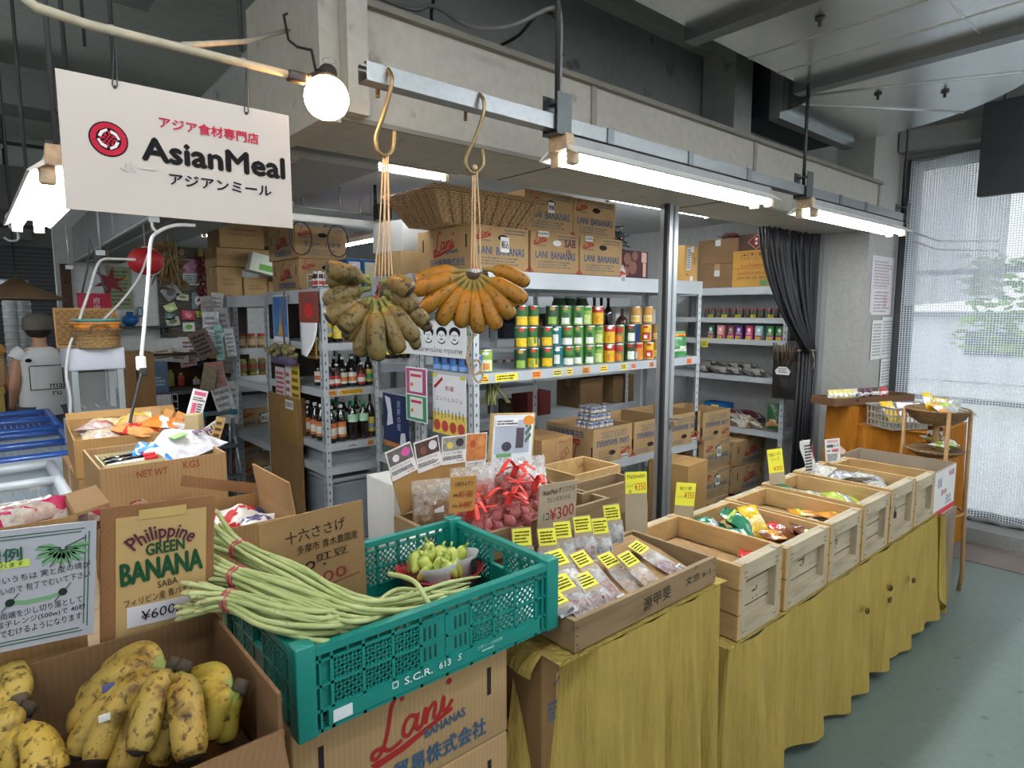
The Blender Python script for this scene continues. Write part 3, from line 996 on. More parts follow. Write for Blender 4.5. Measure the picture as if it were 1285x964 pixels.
# what lies in the crates
GRN = mat('#1d6b4c',0.25,0.25,30,coat=0.5)
YLW = mat('#d6b22a',0.25,0.2,30,coat=0.5)
BRN = mat('#6b3a22',0.25,0.25,30,coat=0.5)
REDP = mat('#c32a2c',0.25,0.2,30,coat=0.5)
ORG = mat('#d88a1e',0.25,0.25,30,coat=0.5)
BLU = mat('#2a5f9e',0.25,0.25,30,coat=0.5)
SIL = mat('#c6c9ca',0.22,0.3,60,metal=0.5)
LIME = mat('#a9bf3a',0.3,0.25,30,coat=0.4)
WHT = mat('#dfe0dc',0.35,0.12,40)
CREAM = mat('#dccfa0',0.4,0.1,20)
ZB = 0.592
def inside(i,dx,dy,dz): return (CR[i][0] + CR[i][1] / 2 + dx,YC + CD / 2 + dy,ZB + dz)
b = MB().bx(-0.118,0.118,-0.17,0.17,0,0.115)
fillers = []
for i in range(6):
 w = CR[i][1] - 0.07
 T = thing('cardboard_riser',f'cardboard riser filling the {ORD[i]} wooden crate from the spice tray','riser',inside(i,0,0,0))
 hh = (0.155,0.15,0.142,0.16,0.168,0.11)[i]
 MB().bx(-w / 2,w / 2,-0.17,0.17,0,hh).build('body',cardboard('#a5855c'),T)
 MB().bx(-w / 2,w / 2,-0.02,0.02,hh,hh + 0.001).build('packing_tape',TAPE,T)
 fillers.append(hh)
def pk(i,dx,dy,w,l,t,body,bands,lab,rx=0.0,rz=0.0,seed=0,dz=0.0,ry=0.0,lr=None):
 return packet('snack_packet',lab,'snack packet',inside(i,dx,dy,fillers[i] + dz + 0.002),w,l,t,body,bands,(rx,ry,rz),None,seed,lr)
pk(0,0.09,-0.13,0.07,0.09,0.03,REDP,[(-0.1,0.15,YLW)],'red packet with a yellow band in the crate beside the spice tray',0.3,0.4,1)
pk(0,-0.04,0.02,0.06,0.08,0.02,YLW,[(-0.2,0.1,CREAM)],'small yellow packet at the back of the crate beside the spice tray',0.2,0.2,2)
pk(1,-0.075,0.12,0.11,0.15,0.045,GRN,[(-0.1,0.2,SIL)],'green foil packet furthest back in the second crate',0.35,0.7,3)
pk(1,-0.09,0.035,0.11,0.15,0.04,GRN,[(-0.35,-0.2,WHT)],'green foil packet lying in front of the other green ones',0.15,0.9,4)
pk(1,-0.005,0.06,0.11,0.15,0.05,GRN,[(0.15,0.3,LIME)],'green foil packet with a lime stripe near the crate middle',0.5,0.3,5,0.02)
pk(1,0.045,0.02,0.09,0.14,0.035,YLW,[(-0.15,0.2,CREAM)],'yellow and cream packet standing among the green ones',0.75,-0.3,6,0.03)
pk(1,0.03,-0.09,0.085,0.17,0.035,BRN,[(0.0,0.38,ORG)],'brown and orange packet lying across the second crate',0.1,1.25,7,0.005)
pk(1,0.10,-0.13,0.08,0.10,0.04,BRN,[(-0.35,0.1,CREAM)],'brown packet with a cream window at the crate front',0.6,0.5,8,0.01)
pk(1,0.11,-0.05,0.07,0.09,0.03,REDP,[(-0.2,0.2,WHT)],'red and white packet behind the brown one in the second crate',0.4,0.1,9,0.0)
pk(2,0.02,-0.09,0.10,0.15,0.02,BLU,[(-0.1,0.2,WHT)],'flat blue packet at the front of the third crate',0.1,1.2,10,0)
pk(2,0.08,-0.12,0.09,0.15,0.022,ORG,[(-0.3,-0.1,YLW)],'flat orange packet overlapping the blue one',0.15,1.4,11,0.02)
pk(2,-0.02,-0.02,0.10,0.15,0.02,mat('#5b5a5a',0.3,0.2,30),[(0,0.3,WHT)],'flat grey packet behind the blue and orange ones',0.05,1.0,12,0)
pk(2,0.06,-0.03,0.08,0.13,0.02,ORG,[(0.1,0.3,LIME)],'second orange packet tucked behind the first',0.1,0.8,13,0.012)
pk(3,-0.07,0.11,0.11,0.15,0.04,GRN,[(-0.1,0.25,film())],'dark green packet under the yellow price card',0.5,0.3,14,0)
pk(3,-0.03,0.03,0.12,0.16,0.035,mat('#9fb39a',0.25,0.25,40,coat=0.5),[(-0.2,0.1,SIL)],'pale grey green packet in the fourth crate',0.25,0.9,15,0)
pk(3,0.04,-0.05,0.12,0.17,0.035,LIME,[(-0.1,0.15,SIL)],'lime packet at the front of the fourth crate',0.2,1.2,16,0)
for q,(dx,dy,lab) in enumerate(((0.0,-0.10,'clear crinkled packet nearest the aisle in the fifth crate'),(0.06,-0.06,'clear crinkled packet on the window side of the fifth crate'),(0.02,-0.02,'clear crinkled packet in the middle of the fifth crate'),(-0.06,0.03,'clear crinkled packet toward the back of the fifth crate'),(-0.07,0.12,'clear crinkled packet beside the receipt strip'))):
 pk(4,dx,dy,0.10,0.13,0.045,SIL if q % 2 else film('#d9d5c6',0.6),[(-0.15,0.15,film('#f0f0f0',0.5))],lab,0.3,0.6 + q,17 + q,0.01 * q)
# price cards standing at the back of the crates
KRAFT = cardboard('#a99a82')
def yellow_card(label,p,w,h,hy,rows,yaw=0.0,tilt=0.1,roll=0.0,price='¥350'):
 T = sheet('price_card',label,'price card',facecam(p,yaw,tilt,roll),w,h,KRAFT,0.004)
 MB().box((0,(h - hy) / 2 + 0.002,0.0006),(w * 0.98,hy,0.0012)).build('yellow_note',YEL,T)
 for s,x,y,ww,hh,m in rows: text(T,s,XY,x * w,(h - hy) / 2 + y * hy,ww * w,hh * hy,m,0.0,0.06)
 return T
p = PY(812,648,1.30)
yellow_card('yellow Maldive fish price note on card between tray and first crate',(1.64,1.27,0.95),0.076,0.20,0.072,[('Maldivefish',0,0.33,0.8,0.2,BLACK()),('1パック',-0.3,-0.12,0.3,0.16,BLACK()),('¥350',0.18,-0.15,0.52,0.36,RED),('全',-0.28,-0.36,0.16,0.16,BLACK())],-0.55)
p = PY(859,632,1.34)
yellow_card('yellow price note on tilted card behind the first crate',p,0.078,0.155,0.088,[('削り節',0,0.28,0.6,0.16,BLACK()),('1パック',-0.2,-0.1,0.36,0.13,BLACK()),('¥350',0.2,0.0,0.5,0.3,RED)],-0.6,0.1,-0.1)
p = PY(974,586,1.30)
yellow_card('yellow price note on card standing in the fourth crate',p,0.068,0.155,0.105,[('乾燥パンダン',0,0.3,0.8,0.16,BLACK()),('リーフ',0,0.08,0.5,0.14,BLACK()),('¥300',0.1,-0.3,0.6,0.2,RED)],-0.7,0.08,0.12)
rc = MB()
fr = facecam(PY(1013,574,1.30),-0.5,0.05,0.10)
T = thing('receipt_strip','curled white printed strip standing in the fifth crate','paper',fr.to_translation())
rl = M.Translation(-fr.to_translation()) @ fr
rc.grid(lambda u,v: rl @ V(((u - 0.5) * 0.055 + 0.006 * math.sin(v * 5),(v - 0.5) * 0.165,0.008 * math.sin(v * 6) + 0.01 * (u - 0.5) ** 2)),4,12)
rc.build('paper',paper(),T,solid=0.001)
b = MB(); fine(b,rl @ M.Translation(V((0,0,0.010))),0.0,0,0.04,0.13,9,3); b.build('print',DKINK,T)
b = MB(); b.quad(rl @ M.Translation(V((0,0,0.006))),0.026,-0.01,0.004,0.14); b.build('red_edge',REDW,T)
fr = facecam(PY(1045,565,1.31),-0.5,0.08,0.05)
T = sheet('price_card','white price card with pink 880 yen lettering at the fifth crate','price card',fr,0.085,0.115,paper(),0.003)
text(T,'乾物各種',XY,0,0.045,0.06,0.012,REDW); text(T,'即席麺スープ',XY,0,0.022,0.066,0.015,DKINK,0.02); text(T,'¥880',XY,0.014,-0.002,0.04,0.017,REDW,0.02); text(T,'特価',XY,-0.026,-0.002,0.02,0.012,DKINK)
b = MB(); fine(b,XY,0,-0.036,0.066,0.036,5,5); b.build('print',DKINK,T)
MB().prism([(0.0,-0.0),(0.05,-0.045),(0.035,-0.062),(-0.005,-0.05)],-0.02,-0.018,M.Translation(V((0.042,0.03,0)))).build('folded_wing',paper('#d8c3b2'),T)
# white carton beyond the crates, on a weathered box
ws = thing('weathered_box','tall weathered plank box standing past the last crate','box',(3.785,1.10,0))
for sx,sy,w,d in ((0,-0.165,0.36,0.012),(0,0.165,0.36,0.012)):
 b = MB()
 for q in range(3): b.bx(-0.18 + q * 0.12,-0.18 + q * 0.12 + 0.116,sy - d / 2,sy + d / 2,0.02,0.525)
 b.build('plank_side',wood('#857661',0.5,'z'),ws)
for sx in (-0.174,0.174):
 b = MB()
 for q in range(3): b.bx(sx - 0.006,sx + 0.006,-0.158 + q * 0.106,-0.158 + q * 0.106 + 0.103,0.0,0.525)
 b.build('plank_side',wood('#857661',0.5,'z'),ws)
MB().bx(-0.18,0.18,-0.171,0.171,0.525,0.54).build('top',wood('#8a7d6a',0.5,'x'),ws)
wc = open_carton('white_carton','long white printed carton at the window end of the crate row',(3.735,1.175,0.541),0.36,0.48,0.245,0,'#a2937f')
F = faces(0.36,0.48,0.245)
b = MB(); b.quad(F['f'],0,0,0.35,0.24,0.0006); b.build('white_panel',paper(),wc)
b = MB(); b.quad(F['f'],0,-0.10,0.36,0.03,0.0012); b.build('red_stripe',REDW,wc)
text(wc,'乾麺',F['f'],-0.09,0.06,0.07,0.05,mat('#8d93a6',0.6)); text(wc,'特選',F['f'],0.10,0.085,0.09,0.03,REDW); text(wc,'即席',F['f'],-0.01,0.0,0.09,0.03,REDW)
b = MB(); fine(b,F['f'],0.08,-0.05,0.11,0.05,4,8); b.build('print',mat('#777c88',0.6),wc)
# ================================================================ corner display: orange cloth, trays, baskets
ORANGE = clothmat('#a3661f')
tb = thing('corner_stand','plain step stand under the orange cloth beside the pillar','stand',(4.61,1.45,0))
MB().bx(-0.25,0.38,-0.28,0.18,0,0.84).build('lower_step',WGREYZ,tb)
MB().bx(-0.25,0.38,0.185,0.46 - 0.18,0,0.955).build('upper_step',WGREYZ,tb)
oc = thing('orange_cloth','orange cloth draped over the stepped corner stand by the window','cloth',(4.61,1.45,0.84))
b = MB()
mo = M.Translation(V((-0.27,0.28,-0.84))) @ M.Rotation(-math.pi / 2,4,'Z')
drape(b,-0.01,0.575,0.845,0.05,0,3.2,21,0.04,60,16,mo,0.03,0.01)
b.build('side_drop',ORANGE,oc)
b = MB()
drape(b,-0.275,0.395,0.845,0.05,-0.295,3,22,0.03,50,14,M.Translation(V((0,0,-0.84))),0.02,0.01)
b.build('front_drop',ORANGE,oc)
b = MB().grid(lambda u,v: V((-0.28 + 0.68 * u,-0.30 + 0.46 * v,0.006 + 0.003 * math.sin(9 * u + 7 * v))),12,10)
b.build('lower_top',ORANGE,oc)
b = MB()
drape(b,-0.275,0.395,0.965,0.85,0.172,4,25,0.008,50,8,M.Translation(V((0,0,-0.84))),0.01,0.0)
drape(b,0,0.2,0.965,0.05,0,1,26,0.012,16,12,M.Translation(V((-0.272,0.34,-0.84))) @ M.Rotation(-math.pi / 2,4,'Z'),0.05,0)
b.grid(lambda u,v: V((-0.275 + 0.67 * u,0.172 + 0.13 * v,0.124)),4,3)
b.build('upper_cover',ORANGE,oc)
# dark wooden tray with biscuit packets
ang = -0.35
wt = thing('wooden_tray','dark wooden tray of biscuit packets on top of the orange cloth','tray',(4.58,1.655,0.968),ang)
DW = wood('#6a4c36',0.6,'x')
w,d,h = 0.72,0.20,0.05
for nm,bb in (('front_board',(-w / 2,w / 2,-d / 2,-d / 2 + 0.012,0,h)),('back_board',(-w / 2,w / 2,d / 2 - 0.012,d / 2,0,h)),('end_board',(-w / 2,-w / 2 + 0.012,-d / 2 + 0.012,d / 2 - 0.012,0,h)),('end_board',(w / 2 - 0.012,w / 2,-d / 2 + 0.012,d / 2 - 0.012,0,h)),('bottom',(-w / 2 + 0.012,w / 2 - 0.012,-d / 2 + 0.012,d / 2 - 0.012,0,0.006))):
 MB().bx(*bb).build(nm,DW,wt)
CHOC = mat('#5a2c3e',0.25,0.2,30,coat=0.5)
YB = mat('#d9cf7a',0.3,0.2,40,coat=0.4)
rows = [(-0.31 + 0.042 * i,YB,WHT,f'yellow and white biscuit packet standing {ORD[i]} in the dark wooden tray') for i in range(5)]
rows += [(-0.10,mat('#cfc9a8',0.3),WHT,'cream biscuit packet lettered BUY in the dark wooden tray'),(-0.03,CHOC,WHT,'plum coloured biscuit packet beside the cream one'),(0.03,CHOC,SIL,'second plum coloured biscuit packet in the dark wooden tray'),
   (0.095,mat('#57322a',0.3),WHT,'brown biscuit packet lettered SOY in the dark wooden tray'),(0.17,REDP,WHT,'red biscuit packet at the window end of the dark tray')]
R = M.Translation(V((4.58,1.655,0.968))) @ M.Rotation(ang,4,'Z')
for i,(x,m1,m2,lab) in enumerate(rows):
 big = i >= 5
 T = packet('biscuit_packet',lab,'biscuit packet',R @ V((x,-0.015,0.012)),0.04 if not big else 0.06,0.085,0.05,m1,[(-0.2,0.25,m2)],(1.45,0,ang + 0.04 * math.sin(i * 3)),None,i)
 T.location = R @ V((x,0.01,0.052))
 if i == 5: text(T,'BUY',XY,0,0.0,0.045,0.02,NAVY,0.03,0,0,0.056)
 if i == 8: text(T,'SOY',XY,0,0.0,0.045,0.02,WHT,0.03,0,0,0.056)
# grey plastic basket
gb = thing('plastic_basket','grey slotted plastic basket of packets on the orange cloth','basket',(4.47,1.36,0.852),-0.55)
GP = mat('#9a978b',0.45,0.06,10)
w,d,h = 0.36,0.22,0.135
def slotted(mb,m,w,h,nx,nz,t=0.003,bar=0.008):
 for i in range(nx + 1): mb.box((-w / 2 + w * i / nx,h / 2,0),(bar,h,t),m)
 for k in range(nz + 1): mb.box((0,bar / 2 + (h - bar) * k / nz,0),(w,bar,t * 0.98),m)
for s in (-1,1):
 b = MB(); slotted(b,FR((0,s * d / 2 * 0.94,0),(-s * -1,0,0),(0,s * 0.06,1)),w,h,12,3); b.build('side_wall',GP,gb)
 b = MB(); slotted(b,FR((s * w / 2 * 0.98,0,0),(0,s,0),(s * 0.06,0,1)),d,h,7,3); b.build('end_wall',GP,gb)
b = MB().tube([(-w / 2 - .008,-d / 2 - .006,h),(w / 2 + .008,-d / 2 - .006,h),(w / 2 + .008,d / 2 + .006,h),(-w / 2 - .008,d / 2 + .006,h)],0.008,6,close=True,smooth=False)
b.build('rim',GP,gb)
MB().bx(-w / 2 + .005,w / 2 - .005,-d / 2 + .008,d / 2 - .008,0,0.004).build('base',GP,gb)
for i,(dx,dy,m1,m2,rx,rz,lab) in enumerate(((-0.10,0.02,YLW,WHT,0.9,0.1,'yellow packet standing in the grey slotted basket'),(-0.02,-0.03,WHT,REDW,0.8,-0.3,'white packet with a red band in the grey slotted basket'),(0.05,0.02,CHOC,WHT,0.9,0.2,'plum packet in the grey slotted basket'),(0.12,-0.02,WHT,YLW,0.6,0.5,'white and yellow packet at the window side of the grey basket'))):
 p = M.Translation(V((4.47,1.36,0.852))) @ M.Rotation(-0.55,4,'Z') @ V((dx,dy,0.085))
 packet('snack_packet',lab,'snack packet',p,0.10,0.16,0.035,m1,[(-0.05,0.25,m2)],(rx,0,rz - 0.55),None,40 + i)
# rattan stand of two bowls
rs = thing('rattan_stand','two tier rattan bowl stand between the crates and the window','stand',(4.14,1.10,0))
RAT = wicker('#8a673e')
RATP = mat('#9c7648',0.5,0.15,40)
MB().lathe([(0.02,0.94),(0.09,0.95),(0.135,0.98),(0.155,1.025),(0.162,1.03),(0.157,1.035),(0.13,0.985),(0.08,0.957),(0.0001,0.95)],26,cap=False).build('upper_bowl',RAT,rs)
MB().lathe([(0.02,0.76),(0.10,0.765),(0.14,0.79),(0.148,0.80),(0.14,0.805),(0.09,0.775),(0.0001,0.77)],26,cap=False).build('lower_bowl',RAT,rs)
for a in (math.radians(-78),math.radians(100),math.radians(215),math.radians(15)):
 MB().tube([(0.155 * math.cos(a),0.155 * math.sin(a),1.03),(0.16 * math.cos(a),0.16 * math.sin(a),0.5),(0.175 * math.cos(a),0.175 * math.sin(a),0.1),(0.165 * math.cos(a),0.165 * math.sin(a),0)],0.011,8).build('leg',RATP,rs)
MB().lathe([(0.02,0.80),(0.022,0.86),(0.013,0.90),(0.02,0.94)],12).build('centre_stem',RATP,rs)
b = MB().tube([(0.16 * math.cos(i * .449),0.16 * math.sin(i * .449),0.45) for i in range(14)],0.008,6,close=True)
b.build('ring',RATP,rs)
for i,(dx,dy,z,m1,m2,rx,rz,lab) in enumerate(((-0.07,-0.03,1.02,ORG,WHT,0.5,0.3,'orange tipped packet at the near edge of the upper rattan bowl'),(-0.02,0.05,1.06,YLW,WHT,1.1,0.2,'yellow packet standing up in the upper rattan bowl'),(0.0,-0.05,1.03,SIL,LIME,0.4,-0.4,'silver packet in the upper rattan bowl'),(0.06,0.01,1.04,YLW,WHT,0.5,-0.7,'yellow and white packet in the upper rattan bowl'),(0.09,-0.05,1.04,SIL,SIL,0.6,-0.9,'silver foil packet at the window edge of the upper bowl'),
             (-0.08,-0.04,0.815,WHT,LIME,0.2,1.2,'white and lime packet at the near edge of the lower rattan bowl'),(-0.01,-0.06,0.82,LIME,WHT,0.2,1.0,'lime packet in the lower rattan bowl'),(0.03,0.03,0.83,WHT,LIME,0.3,0.6,'white packet at the back of the lower rattan bowl'),(0.07,-0.04,0.825,WHT,YLW,0.3,0.8,'white and yellow packet in the lower rattan bowl'),(0.05,0.02,0.86,BRN,WHT,0.9,-0.6,'brown and white packet leaning on the rattan stem'))):
 packet('snack_packet',lab,'snack packet',(4.14 + dx,1.10 + dy,z),0.075,0.12,0.03,m1,[(-0.1,0.3,m2)],(rx,0.1,rz - 0.6),None,60 + i)
T = sheet('price_tag','white price tag sticking out of the upper rattan bowl','price tag',FR((4.22,0.98,1.02),(0.6,-0.7,-0.25),(0.3,0.0,0.8)),0.12,0.022,paper(),0.001)
b = MB(); fine(b,XY,0,0,0.09,0.014,2,3); b.build('print',DKINK,T)
# ================================================================ net curtain, hung panel, pillar notices
cu = thing('net_curtain','white woven net curtain hanging in front of the bright window','curtain',(5.22,0.8,2.64))
b = MB()
def cf(u,v):
 y = 1.66 - 3.2 * u
 return V((0.012 * math.sin(y * 37) + 0.020 * math.sin(y * 13 + 1) * (0.4 + v) + 0.006 * math.sin(9 * v + y * 5),y - 0.8,-2.49 * v))
b.grid(cf,150,24,uv=(3.2,2.49))
b.build('net',netmat('#eaf2fb',62,0.28,0.12),cu)
MB().tube([(0,0.86,0.01),(0,-2.34,0.01)],0.012,8).build('curtain_rod',STEEL,cu)
b = MB().tube([V((5.22,1.66 - i * 0.05,0.15 + 0.008 * math.sin(i * 2.1))) - V((5.22,0.8,2.64)) for i in range(65)],0.016,6)
b.build('weighted_hem',mat('#8c8f8f',0.8,0.2,60),cu)
b = MB()
b.grid(lambda u,v: V((-0.03 + 0.008 * math.sin(u * 30),1.64 - 0.58 * u - 0.8,-0.02 - 1.0 * v + 0.05 * u)),24,10,uv=(0.58,1.0))
b.build('upper_sheet',netmat('#d6dce2',62,0.36,0.42),cu)
b = MB()
for j in (0,0.06): b.tube([V((-0.045,1.60 - 0.8,-0.50 - j)),V((-0.045,1.45 - 0.8,-0.57 - j)),V((-0.045,1.1 - 0.8,-0.60 - j))],0.006,6)
b.build('cord',mat('#dfe3e4',0.6),cu)
p0,p1 = PX(1225,165,5.0),PX(1225,247,5.0)
T = thing('dark_panel','dark grey slab hanging in front of the net curtain','panel',(5.0,p1.y,p1.z))
MB().rbox((0.03,-0.4,0.29),(0.06,0.8,0.58),0.006).build('slab',mat('#3d4042',0.6,0.12,5),T)
for y in (-0.1,-0.7): MB().tube([(0.03,y,0.57),(0.03,y,3.42 - p1.z)],0.006,6).build('hanger',DKGREY,T)
fr0 = FR((5.02,1.750,1.4),(1,0,0),(0,0,1))
def notice(px0,py0,px1,py1,label,hexc,seed,extra=None,col='#a3a4a6',X=None):
 a = PY(px0,py0,1.747); c = PY(px1,py1,1.747)
 w,h = abs(c.x - a.x),abs(a.z - c.z)
 T = sheet('notice',label,'notice',FR(((a.x + c.x) / 2,1.7495 - seed * 0.0016 + 0.004,(a.z + c.z) / 2),(1,0,0),(0,0,1)),w,h,paper(hexc),0.001)
 b = MB(); fine(b,XY,0,0,w * 0.8,h * 0.85,max(4,int(h / 0.025)),seed); b.build('print',ink(col),T)
 if extra: b = MB(); b.quad(XY,*extra[1:]); b.build('tint_patch',ink(extra[0]),T)
 return T
notice(1096,320,1118,392,'tall pale printed notice highest on the pillar','#d6d3da',3,None,'#b7a9a2')
notice(1095,362,1117,395,'pinkish leaflet under the tall notice on the pillar','#dfd6d8',4,('#d9a9ad',0.06,0,0.05,0.1))
notice(1095,402,1106,450,'narrow printed sheet on the window side strip of the pillar','#dcded8',5)
notice(1107,398,1120,448,'printed sheet with yellow edge on the pillar','#d9dadb',6,('#d8cf4a',0.0,-0.02,0.02,0.03))
notice(1105,451,1118,482,'small sheet lowest on the pillar','#dfe0e0',7,('#d8d46a',0.03,0.05,0.02,0.04))
# ================================================================ greenery and a building seen through the net
hb = thing('garden_hedge','bright green hedge outside beyond the net curtain','hedge',(13.0,2.6,0))
b = MB()
rd = random.Random(4)
for i in range(900):
 c = V((rd.uniform(-0.6,0.6),rd.uniform(-3.2,0.6),rd.uniform(0.9,2.5)))
 a = rd.uniform(0,6.28); r = rd.uniform(0.08,0.2)
 m = M.Translation(c) @ M.Rotation(a,4,'Z') @ M.Rotation(rd.uniform(-1,1),4,'X')
 b.prism([(-r,0),(0,-r * 0.5),(r,0),(0,r * 0.5)],0,0.004,m)
b.build('foliage',mat('#86ad3c',0.6,0.4,3),hb)
MB().tube([(0,-1,0),(0,-1,1.4)],0.08,8).tube([(0,-2.4,0),(0,-2.4,1.4)],0.08,8).build('trunk',mat('#5b4a38',0.8),hb)
bd = thing('white_building','pale low building outside beyond the net curtain','building',(20,3,0))
MB().bx(-3,3,-8,4,0,1.45).build('wall',mat('#eef3f8',0.8,0.05),bd)
MB().bx(-3.2,3.2,-8.2,4.2,1.45,1.58).build('roof',mat('#8f979d',0.8),bd)
for y in (-5,-2.5,0.5): MB().bx(-3.03,-3.0,y - 0.6,y + 0.6,0.6,1.15).build('window',mat('#5a6a78',0.2),bd)
# ================================================================ shop shelving
HOLE = mat('#3d4145',0.7)
def steel_shelf(label,loc,w,d,posts,boards,rz=0.0,lip=0.05,shade_panel=False,name='steel_shelf',topbeam=0.085):
 """boards: heights of the board tops; local origin at the front-left foot"""
 T = thing(name,label,'shelf',loc,rz)
 pw = 0.038
 for x,sx in ((0,1),(w,-1)):
  for y,sy in ((0,1),(d,-1)):
   b = MB()
   b.bx(x,x + sx * pw,y,y + sy * 0.003,0,posts).bx(x,x + sx * 0.003,y,y + sy * pw,0,posts)
   b.mi = 1
   z = 0.06
   while z < posts - 0.03:
    b.bx(x + sx * pw * 0.42,x + sx * pw * 0.62,y - sy * 0.0006,y,z,z + 0.016)
    b.bx(x - sx * 0.0006,x,y + sy * pw * 0.42,y + sy * pw * 0.62,z,z + 0.016)
    z += 0.05
   b.build('post',[SHELFM,HOLE],T)
 for i,z in enumerate(boards):
  lp = topbeam if z == max(boards) else lip
  b = MB()
  b.bx(0.003,w - 0.003,0.003,d - 0.003,z - 0.004,z)
  b.bx(0.0,w,-0.003,0.0,z - lp,z).bx(0.0,w,d,d + 0.003,z - lp,z)
  b.bx(-0.003,0,0,d,z - lp,z).bx(w,w + 0.003,0,d,z - lp,z)
  b.build('shelf_board',SHELFM,T)
 if shade_panel: MB().bx(0.004,w - 0.004,d - 0.012,d - 0.006,0.05,posts - 0.02).build('back_panel',mat('#3a312a',0.8,0.2,4),T)  # dark sheet added so the shelf depth looks shaded behind the goods
 return T
YS = 2.45
ZC = 1.272
ZT = 1.783
ZLOW = 0.672
cans = steel_shelf('long pale steel shelf of fruit cans with banana boxes on top',(1.86,YS,0),1.97,0.48,ZT + 0.002,(0.14,ZLOW,ZC,ZT))
ZEND = [PX(930,399,4.75).z,PX(925,426,4.75).z,PX(925,472,4.75).z,PX(950,541,4.75).z]
ends = steel_shelf('steel shelf of tea boxes and herb bags against the end wall',(4.75,3.42,0),1.14,0.42,1.775,(0.10,ZEND[3],ZEND[2],ZEND[1],ZEND[0],1.775),-math.pi / 2,0.04,False,topbeam=0.06)
ZCs = [PY(440,430,3.6).z,PY(440,487,3.6).z,PY(450,553,3.6).z]
cshelf = steel_shelf('narrow steel shelf of sauce bottles facing the aisle end on',(1.60,3.6,0),0.39,0.9,1.715,(0.10,0.62,ZCs[2],ZCs[1],ZCs[0],1.715),0,0.045,True)
ZA = [PY(315,437,5.5).z,PY(315,484,5.5).z,PY(318,545,5.5).z,PY(320,612,5.5).z]
ashelf = steel_shelf('farther steel shelf of jars and banana boxes by the leaflets',(1.68,5.5,0),0.40,0.9,1.70,(0.05,ZA[2],ZA[1],ZA[0],1.70),0,0.05,True)
bshelf = steel_shelf('steel shelf behind the hanging calendars',(1.60,4.52,0),0.39,0.85,1.70,(0.10,0.62,1.05,1.70),0,0.05)
dshelf = steel_shelf('steel shelf of bottles behind the hanging posters',(1.875,3.02,0),0.95,0.45,1.79,(0.10,0.70,1.10,1.32,1.787),0,0.04)
mshelf = steel_shelf('inner steel shelf seen through the can shelf',(2.53,3.75,0),2.15,0.45,1.70,(0.12,0.72,1.06,1.36,1.70),0,0.05)
# ---------------------------------------------------------------- banana boxes
BOXC = '#a98b63'
BW,BD,BH = 0.362,0.484,0.215
REDI = ink('#9a2b2b')
NAVI = ink('#3d5a78')
LANI = [[(.30,.50),(.25,.57),(.17,.49),(.13,.30),(.08,.12),(0,.01),(-.06,.03),(-.04,.09),(.04,.09),(.14,.03),(.28,.07)],[(.46,.25),(.38,.29),(.31,.22),(.30,.12),(.36,.09),(.43,.17),(.47,.28),(.45,.15),(.48,.10),(.53,.15)],[(.53,.15),(.57,.30),(.57,.2),(.56,.12),(.60,.24),(.67,.31),(.69,.26),(.67,.16),(.71,.13),(.76,.19)],[(.76,.19),(.80,.33),(.79,.2),(.81,.15),(.86,.19),(.91,.25)]]
def lani(T,m,x,y,w,matl,swash=True):
 b = MB()
 for st in LANI: ribbon(b,m,[(x + (q[0] - 0.42) * w * 1.12,y + (q[1] - 0.27) * w * 1.12) for q in st],w * 0.05)
 b.disc(m,x + 0.45 * w * 1.12,y + 0.20 * w * 1.12,w * 0.04,w * 0.04,0.0013,10)
 if swash: b.poly(m,[(x - w * 0.56,y - w * 0.34),(x - w * 0.2,y - w * 0.30),(x + w * 0.55,y - w * 0.12),(x + w * 0.55,y - w * 0.16),(x - w * 0.15,y - w * 0.37),(x - w * 0.5,y - w * 0.42)],0.0013)
 b.build('lettering',matl,T)
def banana_print(T,w,d,h,end=('LANI','BANANAS'),inverted=False):
 F = faces(w,d,h)
 for side in 'fb':
  m = F[side]
  if inverted: m = m @ M.Rotation(math.pi,4,'Z')
  lani(T,m,-0.115,0.072,0.085,REDI)
  if end[0] == 'LANI':
   b = MB()
   put_text(b,'LANI',m,-0.105,-0.012,0.085,0.036,0.02)
   put_text(b,'BANANAS',m,0.058,-0.014,0.185,0.038,0.02)
   b.build('lettering',NAVI,T)
  else:
   b = MB(); put_text(b,'ラニー',m,-0.07,-0.01,0.11,0.034,0.03); put_text(b,'バナナ',m,0.085,-0.01,0.12,0.034,0.03); b.build('lettering',NAVI,T)
  b = MB()
  fine(b,m,0.09,0.083,0.15,0.03,2,2); fine(b,m,-0.10,0.035,0.10,0.014,1,3); fine(b,m,0.0,-0.063,0.26,0.042,3,4)
  b.build('small_print',mat('#6f6a60',0.8),T)
  b = MB().disc(m,0.01,0.052,0.033,0.015,0.0012)
  b.build('hand_hole',mat('#1d150f',0.9),T)
 for side in 'lr':
  m = F[side]
  if inverted: m = m @ M.Rotation(math.pi,4,'Z')
  lani(T,m,0.0,0.035,0.17,REDI)
  text(T,'BANANAS',m,0.075,-0.012,0.10,0.019,NAVI,0.02,0.06)
  text(T,'日比貿易株式会社',m,0.03,-0.065,0.30,0.04,NAVI,0.02,0.0)
  b = MB()
  for sx in (-0.19,0.19): b.bx(sx - 0.005,sx + 0.005,0.0,0.062,0.0002,0.0012,m)
  b.build('hand_slot',mat('#1d150f',0.9),T)
 b = MB()
 for s in (-1,1):
  for q in (-1,1):
   m = F['f'] if s < 0 else F['b']
   b.poly(m,[(q * w / 2,-h / 2 + 0.002),(q * w / 2,-h / 2 + 0.026),(q * (w / 2 - 0.026),-h / 2 + 0.002)],0.0012)
 b.build('corner_print',ink('#a8453c'),T)
